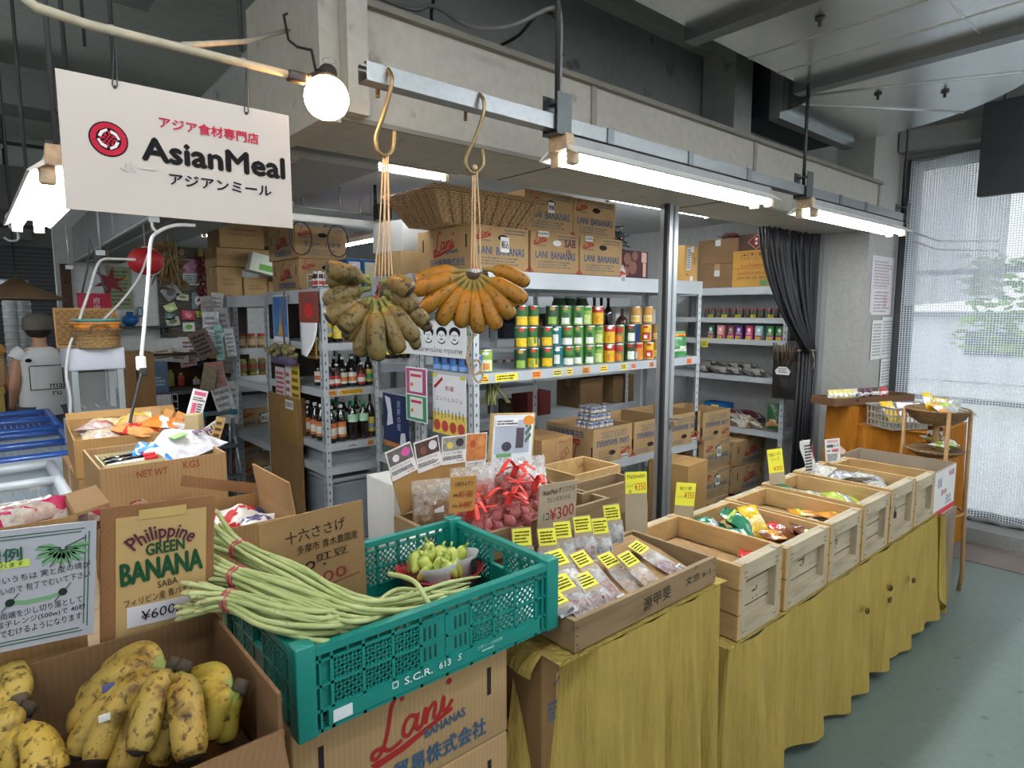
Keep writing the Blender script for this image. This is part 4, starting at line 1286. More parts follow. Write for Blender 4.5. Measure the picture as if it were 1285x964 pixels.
def banana_box(label,end):
 T = thing('banana_box',label,'box',(0,0,0))
 MB().rbox((0,0,BH / 2),(BW,BD,BH),0.005).build('body',cardboard(BOXC),T)
 MB().bx(-0.003,0.003,-BD / 2 + 0.01,BD / 2 - 0.01,BH - 0.0004,BH + 0.0006).build('lid_seam',mat('#4d3823',0.9),T)
 banana_print(T,BW,BD,BH,end)
 return T
bx1 = banana_box('x',('LANI','BANANAS'))
bx2 = banana_box('x',('ラニー','バナナ'))
zt = ZT + 0.001
yb = YS + BD / 2 + 0.004
put(bx1,(2.047,yb,zt),0,'banana box under the wicker tray on the can shelf')
put(bx1,(2.425,yb,zt),0,'banana box marked SAB in pen, middle of the can shelf top')
put(bx1,(2.798,yb,zt),0,'banana box nearest the window side on the can shelf top')
put(bx1,(2.428,yb + 0.05,zt + BH + 0.001),0,'upper banana box with a white sticker over its hole')
put(bx1,(2.803,yb + 0.06,zt + BH + 0.001),0,'upper banana box touching the header at the window side')
BX = [o for o in COL.objects if o.type == 'EMPTY' and o.name.startswith('banana_box')]
def sticker(T,m,x,y,w,h,s=None,name='sticker'):
 MB().quad(m,x,y,w,h,0.0022).build(name,paper(),T)
 if s: text(T,s,m,x,y,w * 0.85,h * 0.5,DKINK,0.02,lift=0.003)
Fb = faces(BW,BD,BH)['f']
b1 = {o['label']: o for o in BX}
sticker(b1['banana box under the wicker tray on the can shelf'],Fb,0.02,0.02,0.055,0.075,'税込')
T = b1['banana box marked SAB in pen, middle of the can shelf top']
text(T,'SAB',Fb,0.11,0.055,0.085,0.04,ink('#5a2a4a'),0.02); text(T,'Hb',Fb,0.10,0.012,0.03,0.03,ink('#5a2a4a'))
sticker(T,Fb,-0.09,0.095,0.075,0.028,'KAWA')
MB().disc(Fb,0.01,0.052,0.033,0.015,0.002).build('hole_lining',paper(),T)
sticker(b1['banana box nearest the window side on the can shelf top'],Fb,-0.11,0.095,0.06,0.028,'KAWA')
sticker(b1['upper banana box with a white sticker over its hole'],Fb,0.01,0.03,0.045,0.055,'特価')
# wicker tray over the first box
t = thing('wicker_tray','deep wicker tray lying on top of the banana boxes','basket',(1.985,2.66,zt + BH + 0.002))
b = MB()
def wick(w,d,z): return [V((-w / 2,-d / 2,z)),V((w / 2,-d / 2,z)),V((w / 2,d / 2,z)),V((-w / 2,d / 2,z))]
lo,hi = wick(0.50,0.30,0),wick(0.70,0.44,0.145)
for i in range(4):
 a0,a1,b1_,b0_ = lo[i],lo[(i + 1) % 4],hi[(i + 1) % 4],hi[i]
 b.grid(lambda u,v: (a0 + (a1 - a0) * u) * (1 - v) + (b0_ + (b1_ - b0_) * u) * v,10,4,smooth=False)
b.grid(lambda u,v: V(((u - .5) * .5,(v - .5) * .3,0.002)),4,4)
b.build('woven_side',wicker('#b08d62'),t,solid=0.008)
b = MB()
for i in range(4):
 for q in range(1,9 if i % 2 == 0 else 6):
  f = q / (9 if i % 2 == 0 else 6)
  p,r_ = lo[i].lerp(lo[(i + 1) % 4],f),hi[i].lerp(hi[(i + 1) % 4],f)
  n_ = V((0,-1,0)) if i == 0 else (V((1,0,0)) if i == 1 else (V((0,1,0)) if i == 2 else V((-1,0,0))))
  b.tube([p + n_ * 0.006,r_ + n_ * 0.006],0.006,6)
b.build('stake_rib',wicker('#a08058'),t)
MB().tube(hi,0.013,8,close=True,smooth=False).build('rim',wicker('#a08058'),t)
# things to the side of the banana boxes
T = carton('plain_carton','brown carton with pale tape behind the wicker tray on a stand',(1.94,3.22,1.788),0.20,0.3,0.125,0,'#a98d63')
T = carton('white_box','white box on the brown carton beside the banana boxes',(1.93,3.22,1.914),0.19,0.28,0.17,0.12,'#cfd0cd',False)
T = carton('coconut_box','purple brown printed box with coconut picture on the can shelf top',(3.12,YS + 0.17,zt),0.26,0.3,0.165,0,'#54363a',False)
F = faces(0.26,0.3,0.165)
b = MB()
for x,y,r in ((-0.07,0.03,0.035),(-0.02,-0.02,0.04),(-0.085,-0.045,0.03),(0.0,0.05,0.028)): b.disc(F['f'],x,y,r,r)
b.build('picture',mat('#7c4f3b',0.6,0.2),T)
b = MB(); b.quad(F['f'],0.09,0.045,0.05,0.06); b.quad(F['f'],0.095,-0.03,0.03,0.085); b.build('label',mat('#c9a294',0.6,0.15,40),T)
packet('clear_pack','clear pack of small jars beside the coconut picture box','packet',(2.985,YS + 0.045,zt + 0.01),0.055,0.12,0.06,film('#d8d2d2',0.7),[(-0.1,0.2,REDP)],(1.5,0,0),None,5)
t = thing('wire_bundle','tangled black wire bundle on top of the purple brown box','bundle',(3.10,YS + 0.2,zt + 0.167))
rd = random.Random(11)
b = MB()
for i in range(26):
 b.tube([(rd.uniform(-0.13,0.13),rd.uniform(-0.1,0.1),rd.uniform(0.01,0.16)) for q in range(4)],0.0035,4)
b.build('wire',BLACKM,t)
T = carton('tall_box','upright tan box with a pale delivery slip above the calendar shelf end',(3.735,YS + 0.13,zt),0.15,0.2,0.235,0,'#c39a58',False)
F = faces(0.15,0.2,0.235)
b = MB(); b.quad(F['f'],-0.028,0.03,0.05,0.15); b.build('delivery_slip',mat('#b9c2cf',0.6,0.08),T)
for fa in ((-0.028,0.03,0.04,0.13,8,3),(0.04,0.02,0.03,0.05,4,6)):
 b = MB(); fine(b,F['f'],*fa); b.build('small_print',mat('#70624f',0.7),T)
text(T,'乾麺',F['f'],-0.045,-0.075,0.035,0.018,REDI)
b = MB(); b.quad(F['f'],0.005,-0.10,0.03,0.03,0.0016); b.quad(F['f'],0.012,0.095,0.026,0.04,0.0016); b.build('tape_piece',paper(),T)
# ---------------------------------------------------------------- cans
TIN = mat('#b9bdbf',0.3,0.05,30,metal=0.8)
def can(label,r,h,base,pats,oval=None,ring=None):
 T = thing('can',label,'can',(0,0,0))
 MB().lathe([(r * 0.93,0),(r,0.003),(r,h - 0.003),(r * 0.95,h),(r * 0.9,h - 0.004),(0.0001,h - 0.004)],20).build('body',TIN,T)
 MB().lathe([(r * 1.008,0.006),(r * 1.008,h - 0.006)],20,cap=False).build('label',base,T)
 def patch(a0,a1,z0,z1,m,nm='picture',rr=1.02):
  b = MB()
  b.grid(lambda u,v: V((r * rr * math.sin(a0 + (a1 - a0) * u),-r * rr * math.cos(a0 + (a1 - a0) * u),z0 + (z1 - z0) * v)),6,1)
  b.build(nm,m,T)
 for a0,a1,z0,z1,m in pats: patch(a0,a1,z0 * h,z1 * h,m)
 if oval is not None:
  b = MB()
  zc,m = oval
  b.grid(lambda u,v: V((r * 1.03 * math.sin((u - .5) * 0.9),-r * 1.03 * math.cos((u - .5) * 0.9),zc * h + (v - .5) * 0.16 * h * math.sqrt(max(0,1 - (2 * u - 1) ** 2)))),10,2)
  b.build('emblem',m,T)
 return T
G1,G2,G3 = mat('#285e2e',0.35,0.25,40),mat('#437d38',0.35,0.25,40),mat('#8cab45',0.35,0.2,40)
CY,CR_,CO,CW,CT = mat('#e0b520',0.35,0.2,50),mat('#b5292b',0.35,0.15,40),mat('#d9822b',0.35,0.2,50),mat('#e4e6df',0.4,0.1,50),mat('#1c6a70',0.35,0.15,40)
CB = mat('#b98a3f',0.35,0.15,40)
CK = mat('#274a2c',0.35,0.2,40)
EM = ink('#c5443c')
DES = {
 'k': ('dark green can with a pale fruit',CK,[(-0.7,0.7,0.1,0.45,G3)],(0.85,CB)),
 'c': ('green can of yellow corn',G1,[(-0.9,0.9,0.08,0.48,CY)],(0.86,EM)),
 'b': ('green can with bamboo strips',G1,[(-0.9,0.9,0.08,0.5,CY),(-0.5,0.1,0.12,0.42,G3),(0.3,0.7,0.2,0.5,G2)],(0.86,EM)),
 't': ('teal can with a white flower',CT,[(-0.5,0.4,0.15,0.6,CW)],(0.85,CW)),
 'w': ('green can with a white bowl',G2,[(-0.9,0.9,0.08,0.4,CW),(-0.8,0.8,0.46,0.55,CK)],(0.85,EM)),
 'a': ('mid green can with an aloe bowl',G2,[(-0.6,0.7,0.1,0.4,CW),(-0.3,0.4,0.42,0.65,CK),(-0.9,0.9,0.04,0.1,G3)],(0.85,CB)),
 'l': ('lime can with a cut fruit',G3,[(-0.7,0.7,0.1,0.55,mat('#c8d58a',0.4,0.2,60)),(-0.9,0.9,0.75,0.9,G2)],None),
 'm': ('red topped can of mango',CR_,[(-1.1,1.1,0.05,0.65,CY),(-0.4,0.1,0.15,0.45,CO)],(0.86,CW)),
 'p': ('olive can of orange fruit',mat('#6f7c3a',0.35,0.2,40),[(-0.8,0.5,0.08,0.45,CO),(-0.7,0.7,0.58,0.85,CR_)],None),
 'g': ('dark green can with lychee picture',CK,[(-0.4,0.9,0.1,0.55,CW),(-0.9,-0.5,0.15,0.4,G2)],(0.85,EM)),
 'o': ('orange and white striped can',CO,[(-0.9,0.0,0.1,0.5,CW),(-0.9,0.9,0.7,0.9,CR_)],None),
 'y': ('yellow can with a red fruit',CY,[(-0.6,0.9,0.12,0.55,CR_),(-0.3,0.3,0.2,0.4,CW)],(0.85,EM)),
 'n': ('brown can with a cream bowl',CB,[(-0.8,0.8,0.15,0.5,CREAM),(-0.5,0.5,0.2,0.4,CY)],None),
}
RC,HC = 0.0350,0.113
PROTO = {k: can('x',RC,HC,v[1],v[2],v[3]) for k,v in DES.items()}
def toward_cam(x,y): return -math.atan2(x,y)
ROWS = [
 ('bottom',0,[(287,'k'),(357,'b'),(420,'c'),(478,'t'),(527,'w'),(580,'a'),(632,'a'),(682,'l'),(733,'m'),(787,'p'),(836,'g'),(883,'o'),(930,'y'),(978,'n')]),
 ('second',1,[(290,'c'),(350,'b'),(418,'c'),(470,'t'),(520,'w'),(580,'a'),(632,'a'),(682,'l'),(733,'m'),(788,'p'),(836,'g'),(920,'y'),(972,'n')]),
 ('third',2,[(293,'c'),(356,'c'),(445,'k'),(517,'a'),(574,'a'),(622,'l'),(673,'m'),(868,'n'),(922,'n')]),
]
last = {}
for rn,lev,lst in ROWS:
 px_prev = -9
 for i,(zx,kd) in enumerate(lst):
  X = PY(580 + zx / 4.016,450,YS + 0.06).x
  Y = YS + 0.05 + 0.012 * (i % 2)
  if X - px_prev < 2 * RC + 0.002: X = px_prev + 2 * RC + 0.002
  px_prev = X
  put(PROTO[kd],(X,Y,ZC + 0.001 + lev * (HC + 0.0005)),toward_cam(X,Y) * 0.9,f'{DES[kd][0]}, {ORD[i]} from the left in the {rn} can row')
# bigger cans at the left post, and blue cans along the shelf end
CBL,CGR = mat('#b9c79a',0.4,0.25,50),mat('#8db04b',0.35,0.2,40)
pc = can('x',0.043,0.118,CGR,[(-0.9,0.9,0.08,0.55,mat('#dcdcb0',0.4,0.25,70)),(-0.3,0.5,0.12,0.4,CO)],(0.82,CW))
put(pc,(1.985,YS + 0.07,ZC + 0.001),-0.5,'pale green pineapple can on the shelf beside the left post')
put(pc,(1.945,YS + 0.14,ZC + 0.001 + 0.12),-0.5,'upper pale green pineapple can behind the hanging banana string')
put(pc,(1.94,YS + 0.15,ZC + 0.001),-0.5,'pale green can hidden under the upper pineapple can')
bcn = can('x',0.036,0.095,mat('#3f6fae',0.35,0.15,40),[(-0.9,0.9,0.05,0.3,mat('#7fa6d6',0.35,0.1)),(0.1,0.8,0.4,0.75,mat('#26304a',0.4))],(0.85,CW))
for i in range(5):
 put(bcn,(1.908,YS + 0.045 + i * 0.078,ZC + 0.001),-0.9,f'blue can, {ORD[i]} from the front along the can shelf end')
# tall jars and bottles at the back of the can shelf
def jar(label,name,r,h,glass,lid,lab=None,cat='jar',lidh=0.018):
 T = thing(name,label,cat,(0,0,0))
 MB().lathe([(r * 0.9,0),(r,0.006),(r,h * 0.78),(r * 0.8,h * 0.88),(r * 0.75,h - lidh)],16).build('body',glass,T)
 MB().lathe([(r * 0.82,h - lidh),(r * 0.84,h - lidh + 0.002),(r * 0.84,h - 0.002),(r * 0.8,h)],16).build('lid',lid,T)
 if lab: MB().lathe([(r * 1.015,h * 0.2),(r * 1.015,h * 0.62)],16,cap=False).build('label',lab,T)
 return T
def bottle(label,r,h,glass,cap,lab=None,lab2=None,neck=0.33,sh=0.55,name='bottle'):
 T = thing(name,label,'bottle',(0,0,0))
 MB().lathe([(r * 0.9,0),(r,0.006),(r,h * sh),(r * 0.85,h * (sh + 0.09)),(r * neck,h * (sh + 0.22)),(r * neck * 0.95,h * 0.93)],16).build('body',glass,T)
 MB().lathe([(r * neck * 1.15,h * 0.915),(r * neck * 1.15,h * 0.995),(r * neck,h)],14).build('cap',cap,T)
 if lab: MB().lathe([(r * 1.015,h * 0.12),(r * 1.015,h * (sh - 0.08))],16,cap=False).build('label',lab,T)
 if lab2: MB().lathe([(r * 1.03,h * 0.2),(r * 1.03,h * (sh - 0.22))],16,cap=False).build('label_band',lab2,T)
 return T
DKG = mat('#1a1412',0.12,0.2,10,coat=0.6)
GRG = mat('#3f5a3b',0.25,0.3,30,coat=0.3)
pj = jar('x','tall_jar',0.045,0.20,GRG,TIN,None,'jar',0.012)
for i,(zx,lab) in enumerate(((487,'dark green pickle jar furthest left behind the cans'),(540,'dark green pickle jar beside the cabbage jar'),(600,'pale green cabbage jar behind the lime cans'))):
 X = PY(580 + zx / 4.016,400,YS + 0.30).x
 put(pj,(X,YS + 0.30,ZC + 0.20),0,lab)
 tpl = carton('riser_box',f'low carton under the {("first", "second", "cabbage")[i]} tall green jar',(X,YS + 0.30,ZC + 0.001),0.095,0.1,0.198,0,'#8a7350',False)
db = bottle('x',0.03,0.24,DKG,mat('#6b2a22',0.4),None)
for i,zx in enumerate((665,700,735)):
 X = PY(580 + zx / 4.016,400,YS + 0.34).x
 put(db,(X,YS + 0.34,ZC + 0.16),0,f'dark bottle with a red cap, {ORD[i]} of three behind the mango cans')
 carton('riser_box',f'low carton under the {ORD[i]} dark bottle behind the mango cans',(X,YS + 0.34,ZC + 0.001),0.062,0.08,0.158,0,'#8a7350',False)
sb = bottle('x',0.04,0.20,mat('#4a2a20',0.3,0.3,40),mat('#6b4a32',0.5),mat('#3a201c',0.5),None,0.25)
X = PY(580 + 805 / 4.016,400,YS + 0.33).x
put(sb,(X,YS + 0.33,ZC + 0.13),0,'round brown sauce bottle between the dark bottles and brown cans')
carton('riser_box','low carton under the round brown sauce bottle',(X,YS + 0.33,ZC + 0.001),0.09,0.1,0.128,0,'#8a7350',False)
T = carton('white_box','white printed carton at the back of the can shelf',(PY(580 + 815 / 4.016,400,YS + 0.43).x,YS + 0.43,ZC + 0.001),0.26,0.07,0.34,0,'#c8c9c6',False)
T = carton('pasta_box','white and blue packet dated 2021 beside the opening post',(3.62,YS + 0.36,ZC + 0.001),0.26,0.08,0.33,0,'#c9cac8',False)
F = faces(0.26,0.08,0.33)['f']
b = MB(); b.quad(F,-0.085,0.04,0.085,0.24); b.build('blue_panel',mat('#1f3f77',0.5,0.1),T)
b = MB(); b.disc(F,-0.085,0.13,0.03,0.028,0.0016); b.build('yellow_disc',mat('#c9b13c',0.5),T)
text(T,'2021',F,0.06,-0.075,0.09,0.035,BLACK(),0.02)
T = packet('fruit_pack','green and orange picture packet beyond the opening post','packet',(3.60,YS + 0.05,ZC + 0.09),0.15,0.17,0.05,mat('#3f8a48',0.3,0.25,30,coat=0.3),[(0.25,0.42,CO),(-0.35,-0.05,mat('#dfe0d8',0.4,0.3,40))],(1.45,0,-0.3),None,3)
T = packet('fruit_pack','smaller green packet half behind the opening post','packet',(3.46,YS + 0.05,ZC + 0.07),0.10,0.13,0.04,G1,[(-0.3,0.0,CW)],(1.45,0,-0.3),None,4)
# price strips on the shelf lips
def strips(parent_loc,z,lst,y,tagname='shelf_price_tag'):
 for i,(px,w,col,lab) in enumerate(lst):
  X = PY(px,470,y).x
  T = sheet('shelf_tag',lab,'price tag',FR((X,y - 0.0045,z),(1,0,0),(0,0,1)),w,0.036,mat(col,0.6,0.05),0.001)
  b = MB(); fine(b,XY,0,0,w * 0.85,0.026,2,i + 3); b.build('print',ink('#5d4a20') if i % 2 else ink('#b03a2a'),T)
strips(None,ZC - 0.026,[(608,0.04,'#e6d22f','short yellow price strip next to the left post of the can shelf'),(635,0.15,'#e8dc3c','long yellow price strip under the first cans'),(673,0.062,'#e89a3e','orange price tag under the teal can'),(699,0.07,'#e5dd74','pale yellow price tag under the white bowl can'),(714,0.045,'#e8df62','yellow price tag under the aloe cans'),(735,0.06,'#e39143','orange price tag under the lime can'),(757,0.062,'#e9e05a','yellow price tag under the mango can'),(782,0.05,'#e6dc3f','bright yellow price tag under the lychee can'),(794,0.045,'#e9a79b','pink price tag under the striped can'),(817,0.046,'#e79a7e','salmon price tag beside the opening post'),(864,0.06,'#e3895a','orange price tag past the opening post')],YS)
# ---------------------------------------------------------------- lower level of the can shelf: open inverted banana boxes
def inv_box(label,X,filled=None,w=0.36,z=ZLOW,y=YS):
 T = open_carton('banana_box',label,(X,y + 0.19 + 0.01,z + 0.001),w,0.40,0.215,0,BOXC,(),'box')
 banana_print(T,w,0.40,0.215,('LANI','BANANAS'),True)
 return T
Xa = PY(770,560,YS).x
i1 = inv_box('open upside down banana box full of small blue cans',Xa - 0.005)
i2 = inv_box('open upside down banana box between the blue cans and the post',Xa + 0.375)
i3 = inv_box('open upside down banana box with a yellow tag past the post',Xa + 0.752)
for T in (i1,i3): sticker(T,FR((0,-0.2,0.1075),(1,0,0),(0,0,1)),0.11,-0.09,0.06,0.028,'KAWA')
text(i1,'DS0',FR((0,-0.2,0.1075),(1,0,0),(0,0,1)),-0.08,-0.05,0.10,0.035,mat('#8a6a42',0.8)); text(i1,'H1b',FR((0,-0.2,0.1075),(1,0,0),(0,0,1)),-0.08,0.0,0.06,0.02,mat('#8a6a42',0.8))
sc_ = can('x',0.021,0.042,mat('#c9c6bd',0.4,0.3,70),[(-1.2,1.2,0.5,0.85,mat('#3f4f86',0.4,0.2)),(-0.3,0.3,0.1,0.5,mat('#caa77a',0.4))],None)
sc_.name = 'small_can'
cnt = 0
lift = carton('riser_box','carton inside the banana box raising the small blue cans',(Xa - 0.005,YS + 0.2,ZLOW + 0.008),0.33,0.36,0.145,0,'#9a7c50',False)
for lev,(nx,ny) in enumerate(((6,5),(5,5),(4,4),(3,3))):
 for j in range(ny):
  for i in range(nx):
   x = Xa - 0.005 + (i - (nx - 1) / 2) * 0.0455 - (0.02 if lev < 2 else 0.0) + 0.004 * (lev % 2)
   y = YS + 0.075 + j * 0.0455 + lev * 0.018
   if lev in (0,1,2,3) and j > 2: continue
   put(sc_,(x,y,ZLOW + 0.156 + lev * 0.0425),-0.7 + 0.5 * math.sin(cnt * 2.1),f'small blue and white can heaped in the open banana box','small blue cans in the open banana box')
   cnt += 1
T = carton('plain_carton','brown carton stamped with a red slanting label on the lower can shelf',(PY(703,560,YS).x,YS + 0.16,ZLOW + 0.001),0.245,0.28,0.20,0,'#a98457')
F = faces(0.245,0.28,0.20)['f']
b = MB()
mm = F @ M.Translation(V((0.015,-0.025,0))) @ M.Rotation(0.62,4,'Z')
for yy in (-0.019,0.019): b.quad(mm,0,yy,0.17,0.003,0.0013)
for xx in (-0.084,0.084): b.quad(mm,xx,0,0.003,0.041,0.0013)
put_text(b,'エナビス',mm,0,0,0.14,0.024,0.02)
put_text(b,'460 mL x 24',F,0.055,0.075,0.10,0.014)
b.build('stamp',ink('#7c3f33'),T)
for xx in (0.0,):
 b = MB(); b.quad(F,xx,0.02,0.03,0.16,0.0011); b.build('packing_tape',TAPE,T)
# boxes on the bottom level under the open ones
BZ = 0.141
T = carton('picture_carton','brown carton with a dark picture lid on the lowest can shelf level',(2.30,YS + 0.11,BZ + 0.22),0.40,0.30,0.16,0,'#9c7d52',False)
b = MB(); b.bx(-0.18,0.18,-0.13,0.13,0.16,0.1612); b.build('lid_picture',mat('#3b4650',0.35,0.3,8),T)
b = MB(); b.poly(FR((0,0,0.16),(1,0,0),(0,1,0)),[(-0.05,-0.13),(0.18,-0.10),(0.18,0.06),(0.06,0.02)],0.0018); b.build('white_flap',paper(),T)
carton('plain_carton','flat brown carton under the picture lid carton',(2.30,YS + 0.11,BZ),0.42,0.30,0.215,0,'#94764c')
T = carton('plain_carton','brown carton with a white delivery label on top, left of the post',(2.74,YS + 0.10,BZ + 0.215),0.32,0.3,0.17,0,'#a07c50',False)
b = MB(); b.bx(-0.05,0.08,-0.10,0.04,0.17,0.1712); b.build('delivery_label',paper('#cfcfd6'),T)
b = MB(); b.bx(-0.12,-0.05,-0.13,-0.05,0.17,0.1712); b.build('yellow_label',YEL,T)
text(T,'野菜',faces(0.32,0.3,0.17)['f'],-0.04,-0.02,0.08,0.035,NAVI,0.02); text(T,'印',faces(0.32,0.3,0.17)['f'],0.09,-0.01,0.05,0.05,REDI)
carton('plain_carton','brown carton below the delivery label carton',(2.74,YS + 0.12,BZ),0.32,0.3,0.21,0,'#8f7148')
T = carton('plain_carton','taped brown carton on edge just past the post',(3.17,YS - 0.30,0.0),0.24,0.26,0.70,0.1,'#a3804f')
# banana boxes stacked at the far end of the can shelf
for i,(z,lab) in enumerate(((0.0,'lowest banana box of the stack at the can shelf end'),(BH,'second banana box up in the stack at the can shelf end'),(2 * BH,'banana box third from the floor at the can shelf end'))):
 put(bx1,(4.10,2.45 + BD / 2,z + 0.001 * i),0.02 * (i - 1),lab)
i4 = inv_box('open upside down banana box topping the stack at the can shelf end',4.08,z=3 * BH + 0.004)
for i,(z,lab) in enumerate(((0.001,'banana box on the floor below the end shelf'),(BH + 0.004,'second banana box below the end shelf, lettering upright'))):
 put(bx1,(4.86,2.78,z + (0.101 if True else 0)),-math.pi / 2 + 0.0,lab)
T = carton('plain_carton','small brown carton with white shipping label below the herb shelf',(4.93,2.78,0.101 + 2 * BH + 0.006),0.24,0.34,0.11,0,'#a5825a')
sticker(T,faces(0.24,0.34,0.11)['l'],0.03,0.0,0.12,0.06,'TIMES')
put(bx1,(4.88,3.22,0.102),-math.pi / 2,'banana box deeper under the end shelf beside the stack')
# ---------------------------------------------------------------- end shelf goods
def ey(px,X=4.79): return PX(px,430,X).y
T1 = [(893,'#1f4b3f','#dfe4dc','dark green'),(905,'#d98c8e','#f0d6d0','salmon pink'),(918,'#5a2f35','#c9a0a0','maroon'),(928,'#4c2f6b','#e6c9e6','violet'),(941,'#a33357','#f0d0d8','raspberry'),(953,'#8fb6b8','#e6efef','pale teal'),(967,'#1f6b33','#d9e8c9','bright green'),(979,'#1c5a30','#c9d9b9','deep green')]
for i,(px,c1,c2,nm) in enumerate(T1):
 y = ey(px)
 T = thing('tea_box',f'{nm} tea box, {ORD[i]} from the left on the end shelf','tea box',(4.80,y,ZEND[1] + 0.002))
 MB().rbox((0,0,0.055),(0.06,0.062,0.11),0.002).build('carton',mat(c1,0.45,0.15,40),T)
 m = FR((-0.03,0,0.055),(0,-1,0),(0,0,1))
 b = MB(); b.disc(m,0,0.02,0.014,0.017); b.build('emblem',mat(c2,0.5),T)
 b = MB(); b.quad(m,0,-0.038,0.058,0.03,0.001); b.build('lower_band',mat('#b2427c' if i % 2 else '#c95c8e',0.5,0.15),T)
 b = MB(); fine(b,m,0,-0.008,0.045,0.02,2,i); b.build('print',mat(c2,0.5),T)
 T = sheet('shelf_tag',f'yellow shelf tag under the {nm} tea box','price tag',FR((4.7445,y - 0.005,ZEND[1] + 0.012),(0,-1,0),(0,0,1)),0.036,0.026,YEL,0.001)
 b = MB(); fine(b,XY,0,0,0.028,0.018,2,i); b.build('print',DKINK,T)
T = sheet('shelf_tag','big yellow tag hanging below the tea shelf at its left end','price tag',FR((4.744,ey(888),ZEND[1] - 0.045),(0,-1,0),(0,0,1)),0.065,0.06,YEL,0.001)
b = MB(); fine(b,XY,0,0,0.05,0.045,4,4); b.build('print',DKINK,T)
sj = jar('x','spice_jar',0.022,0.075,mat('#5c2a2a',0.3,0.3,40),mat('#7a3038',0.4),mat('#3a4a34',0.5,0.3,50))
SJP = [886,894,902,912,920,929,937,946,955,964,973]
for i,px in enumerate(SJP):
 put(sj,(4.79,ey(px),ZEND[0] + 0.002),0,f'small spice jar with a red lid, {ORD[i]} from the left on the end shelf')
for i,px in enumerate((894,911,928,947,969)):
 T = sheet('shelf_tag',f'yellow jar shelf tag, {ORD[i]} from the left on the end shelf','price tag',FR((4.744,ey(px),ZEND[0] + 0.014),(0,-1,0),(0,0,1)),0.045,0.024,mat('#c9c233',0.6),0.001)
 b = MB(); fine(b,XY,0,0,0.035,0.016,2,i); b.build('print',DKINK,T)
bl_ = packet('herb_bag','x','herb bag',(0,0,0),0.13,0.17,0.05,film('#b9b3ad',0.75),[(-0.25,0.3,mat('#4f4640',0.7,0.5,60))],(0,0,0),None,2,(paper(),0.35,0.2))
hb_n = 0
for X,dz,xs in ((4.85,0,(885,899,913,927,941,955)),(4.93,0.035,(893,909,926,944))):
 for px in xs:
  put(bl_,(X,ey(px,X),ZEND[2] + 0.004 + dz),0,f'dark dried herb bag with white label, {ORD[hb_n]} counted along the middle end shelf',None,(0.25,-0.35,1.2 + 0.5 * math.sin(hb_n * 2)))
  hb_n += 1
bl2 = packet('herb_bag','x','herb bag',(0,0,0),0.13,0.16,0.05,film('#d6cfc0',0.7),[(-0.3,0.25,mat('#8c6f4c',0.7,0.5,60))],(0,0,0),None,6,(paper(),0.3,0.2))
hb_n = 0
for X,dz,xs in ((4.84,0,(883,896,909,922,936,948)),(4.93,0.03,(890,905,922,938))):
 for px in xs:
  put(bl2,(X,PX(px,520,X).y,ZEND[3] + 0.004 + dz),0,f'clear bag of brown dried goods, {ORD[hb_n]} counted along the low end shelf',None,(0.2,-0.4,1.3 + 0.6 * math.sin(hb_n * 2.7)))
  hb_n += 1
T = carton('blue_box','blue printed box on the low end shelf',(4.99,PX(902,500,4.99).y,ZEND[3] + 0.002),0.12,0.22,0.16,0,'#1f66b0',False)
F = faces(0.12,0.22,0.16)['l']
b = MB(); b.quad(F,0.0,0.04,0.07,0.04); b.build('yellow_label',YEL,T)
b = MB(); fine(b,F,0,-0.03,0.16,0.05,3,4); b.build('print',CW,T)
for px,m1,lab in ((918,mat('#8a2a2c',0.3,0.3,40,coat=0.4),'dark red bag behind the low end shelf herbs'),(945,mat('#7c2730',0.3,0.3,40,coat=0.4),'second dark red bag toward the curtain on the low end shelf')):
 packet('herb_bag',lab,'herb bag',(5.02,PX(px,505,5.02).y,ZEND[3] + 0.05),0.16,0.22,0.06,m1,[(0.0,0.2,CW)],(0.3,-0.2,1.4),None,7)
packet('green_sack','green and brown pouch standing at the curtain end of the low shelf','pouch',(4.84,PX(974,520,4.84).y,ZEND[3] + 0.12),0.14,0.22,0.06,mat('#27502f',0.35,0.3,30),[(-0.4,-0.05,mat('#a4784e',0.4,0.3))],(1.4,0,-1.2),None,8)
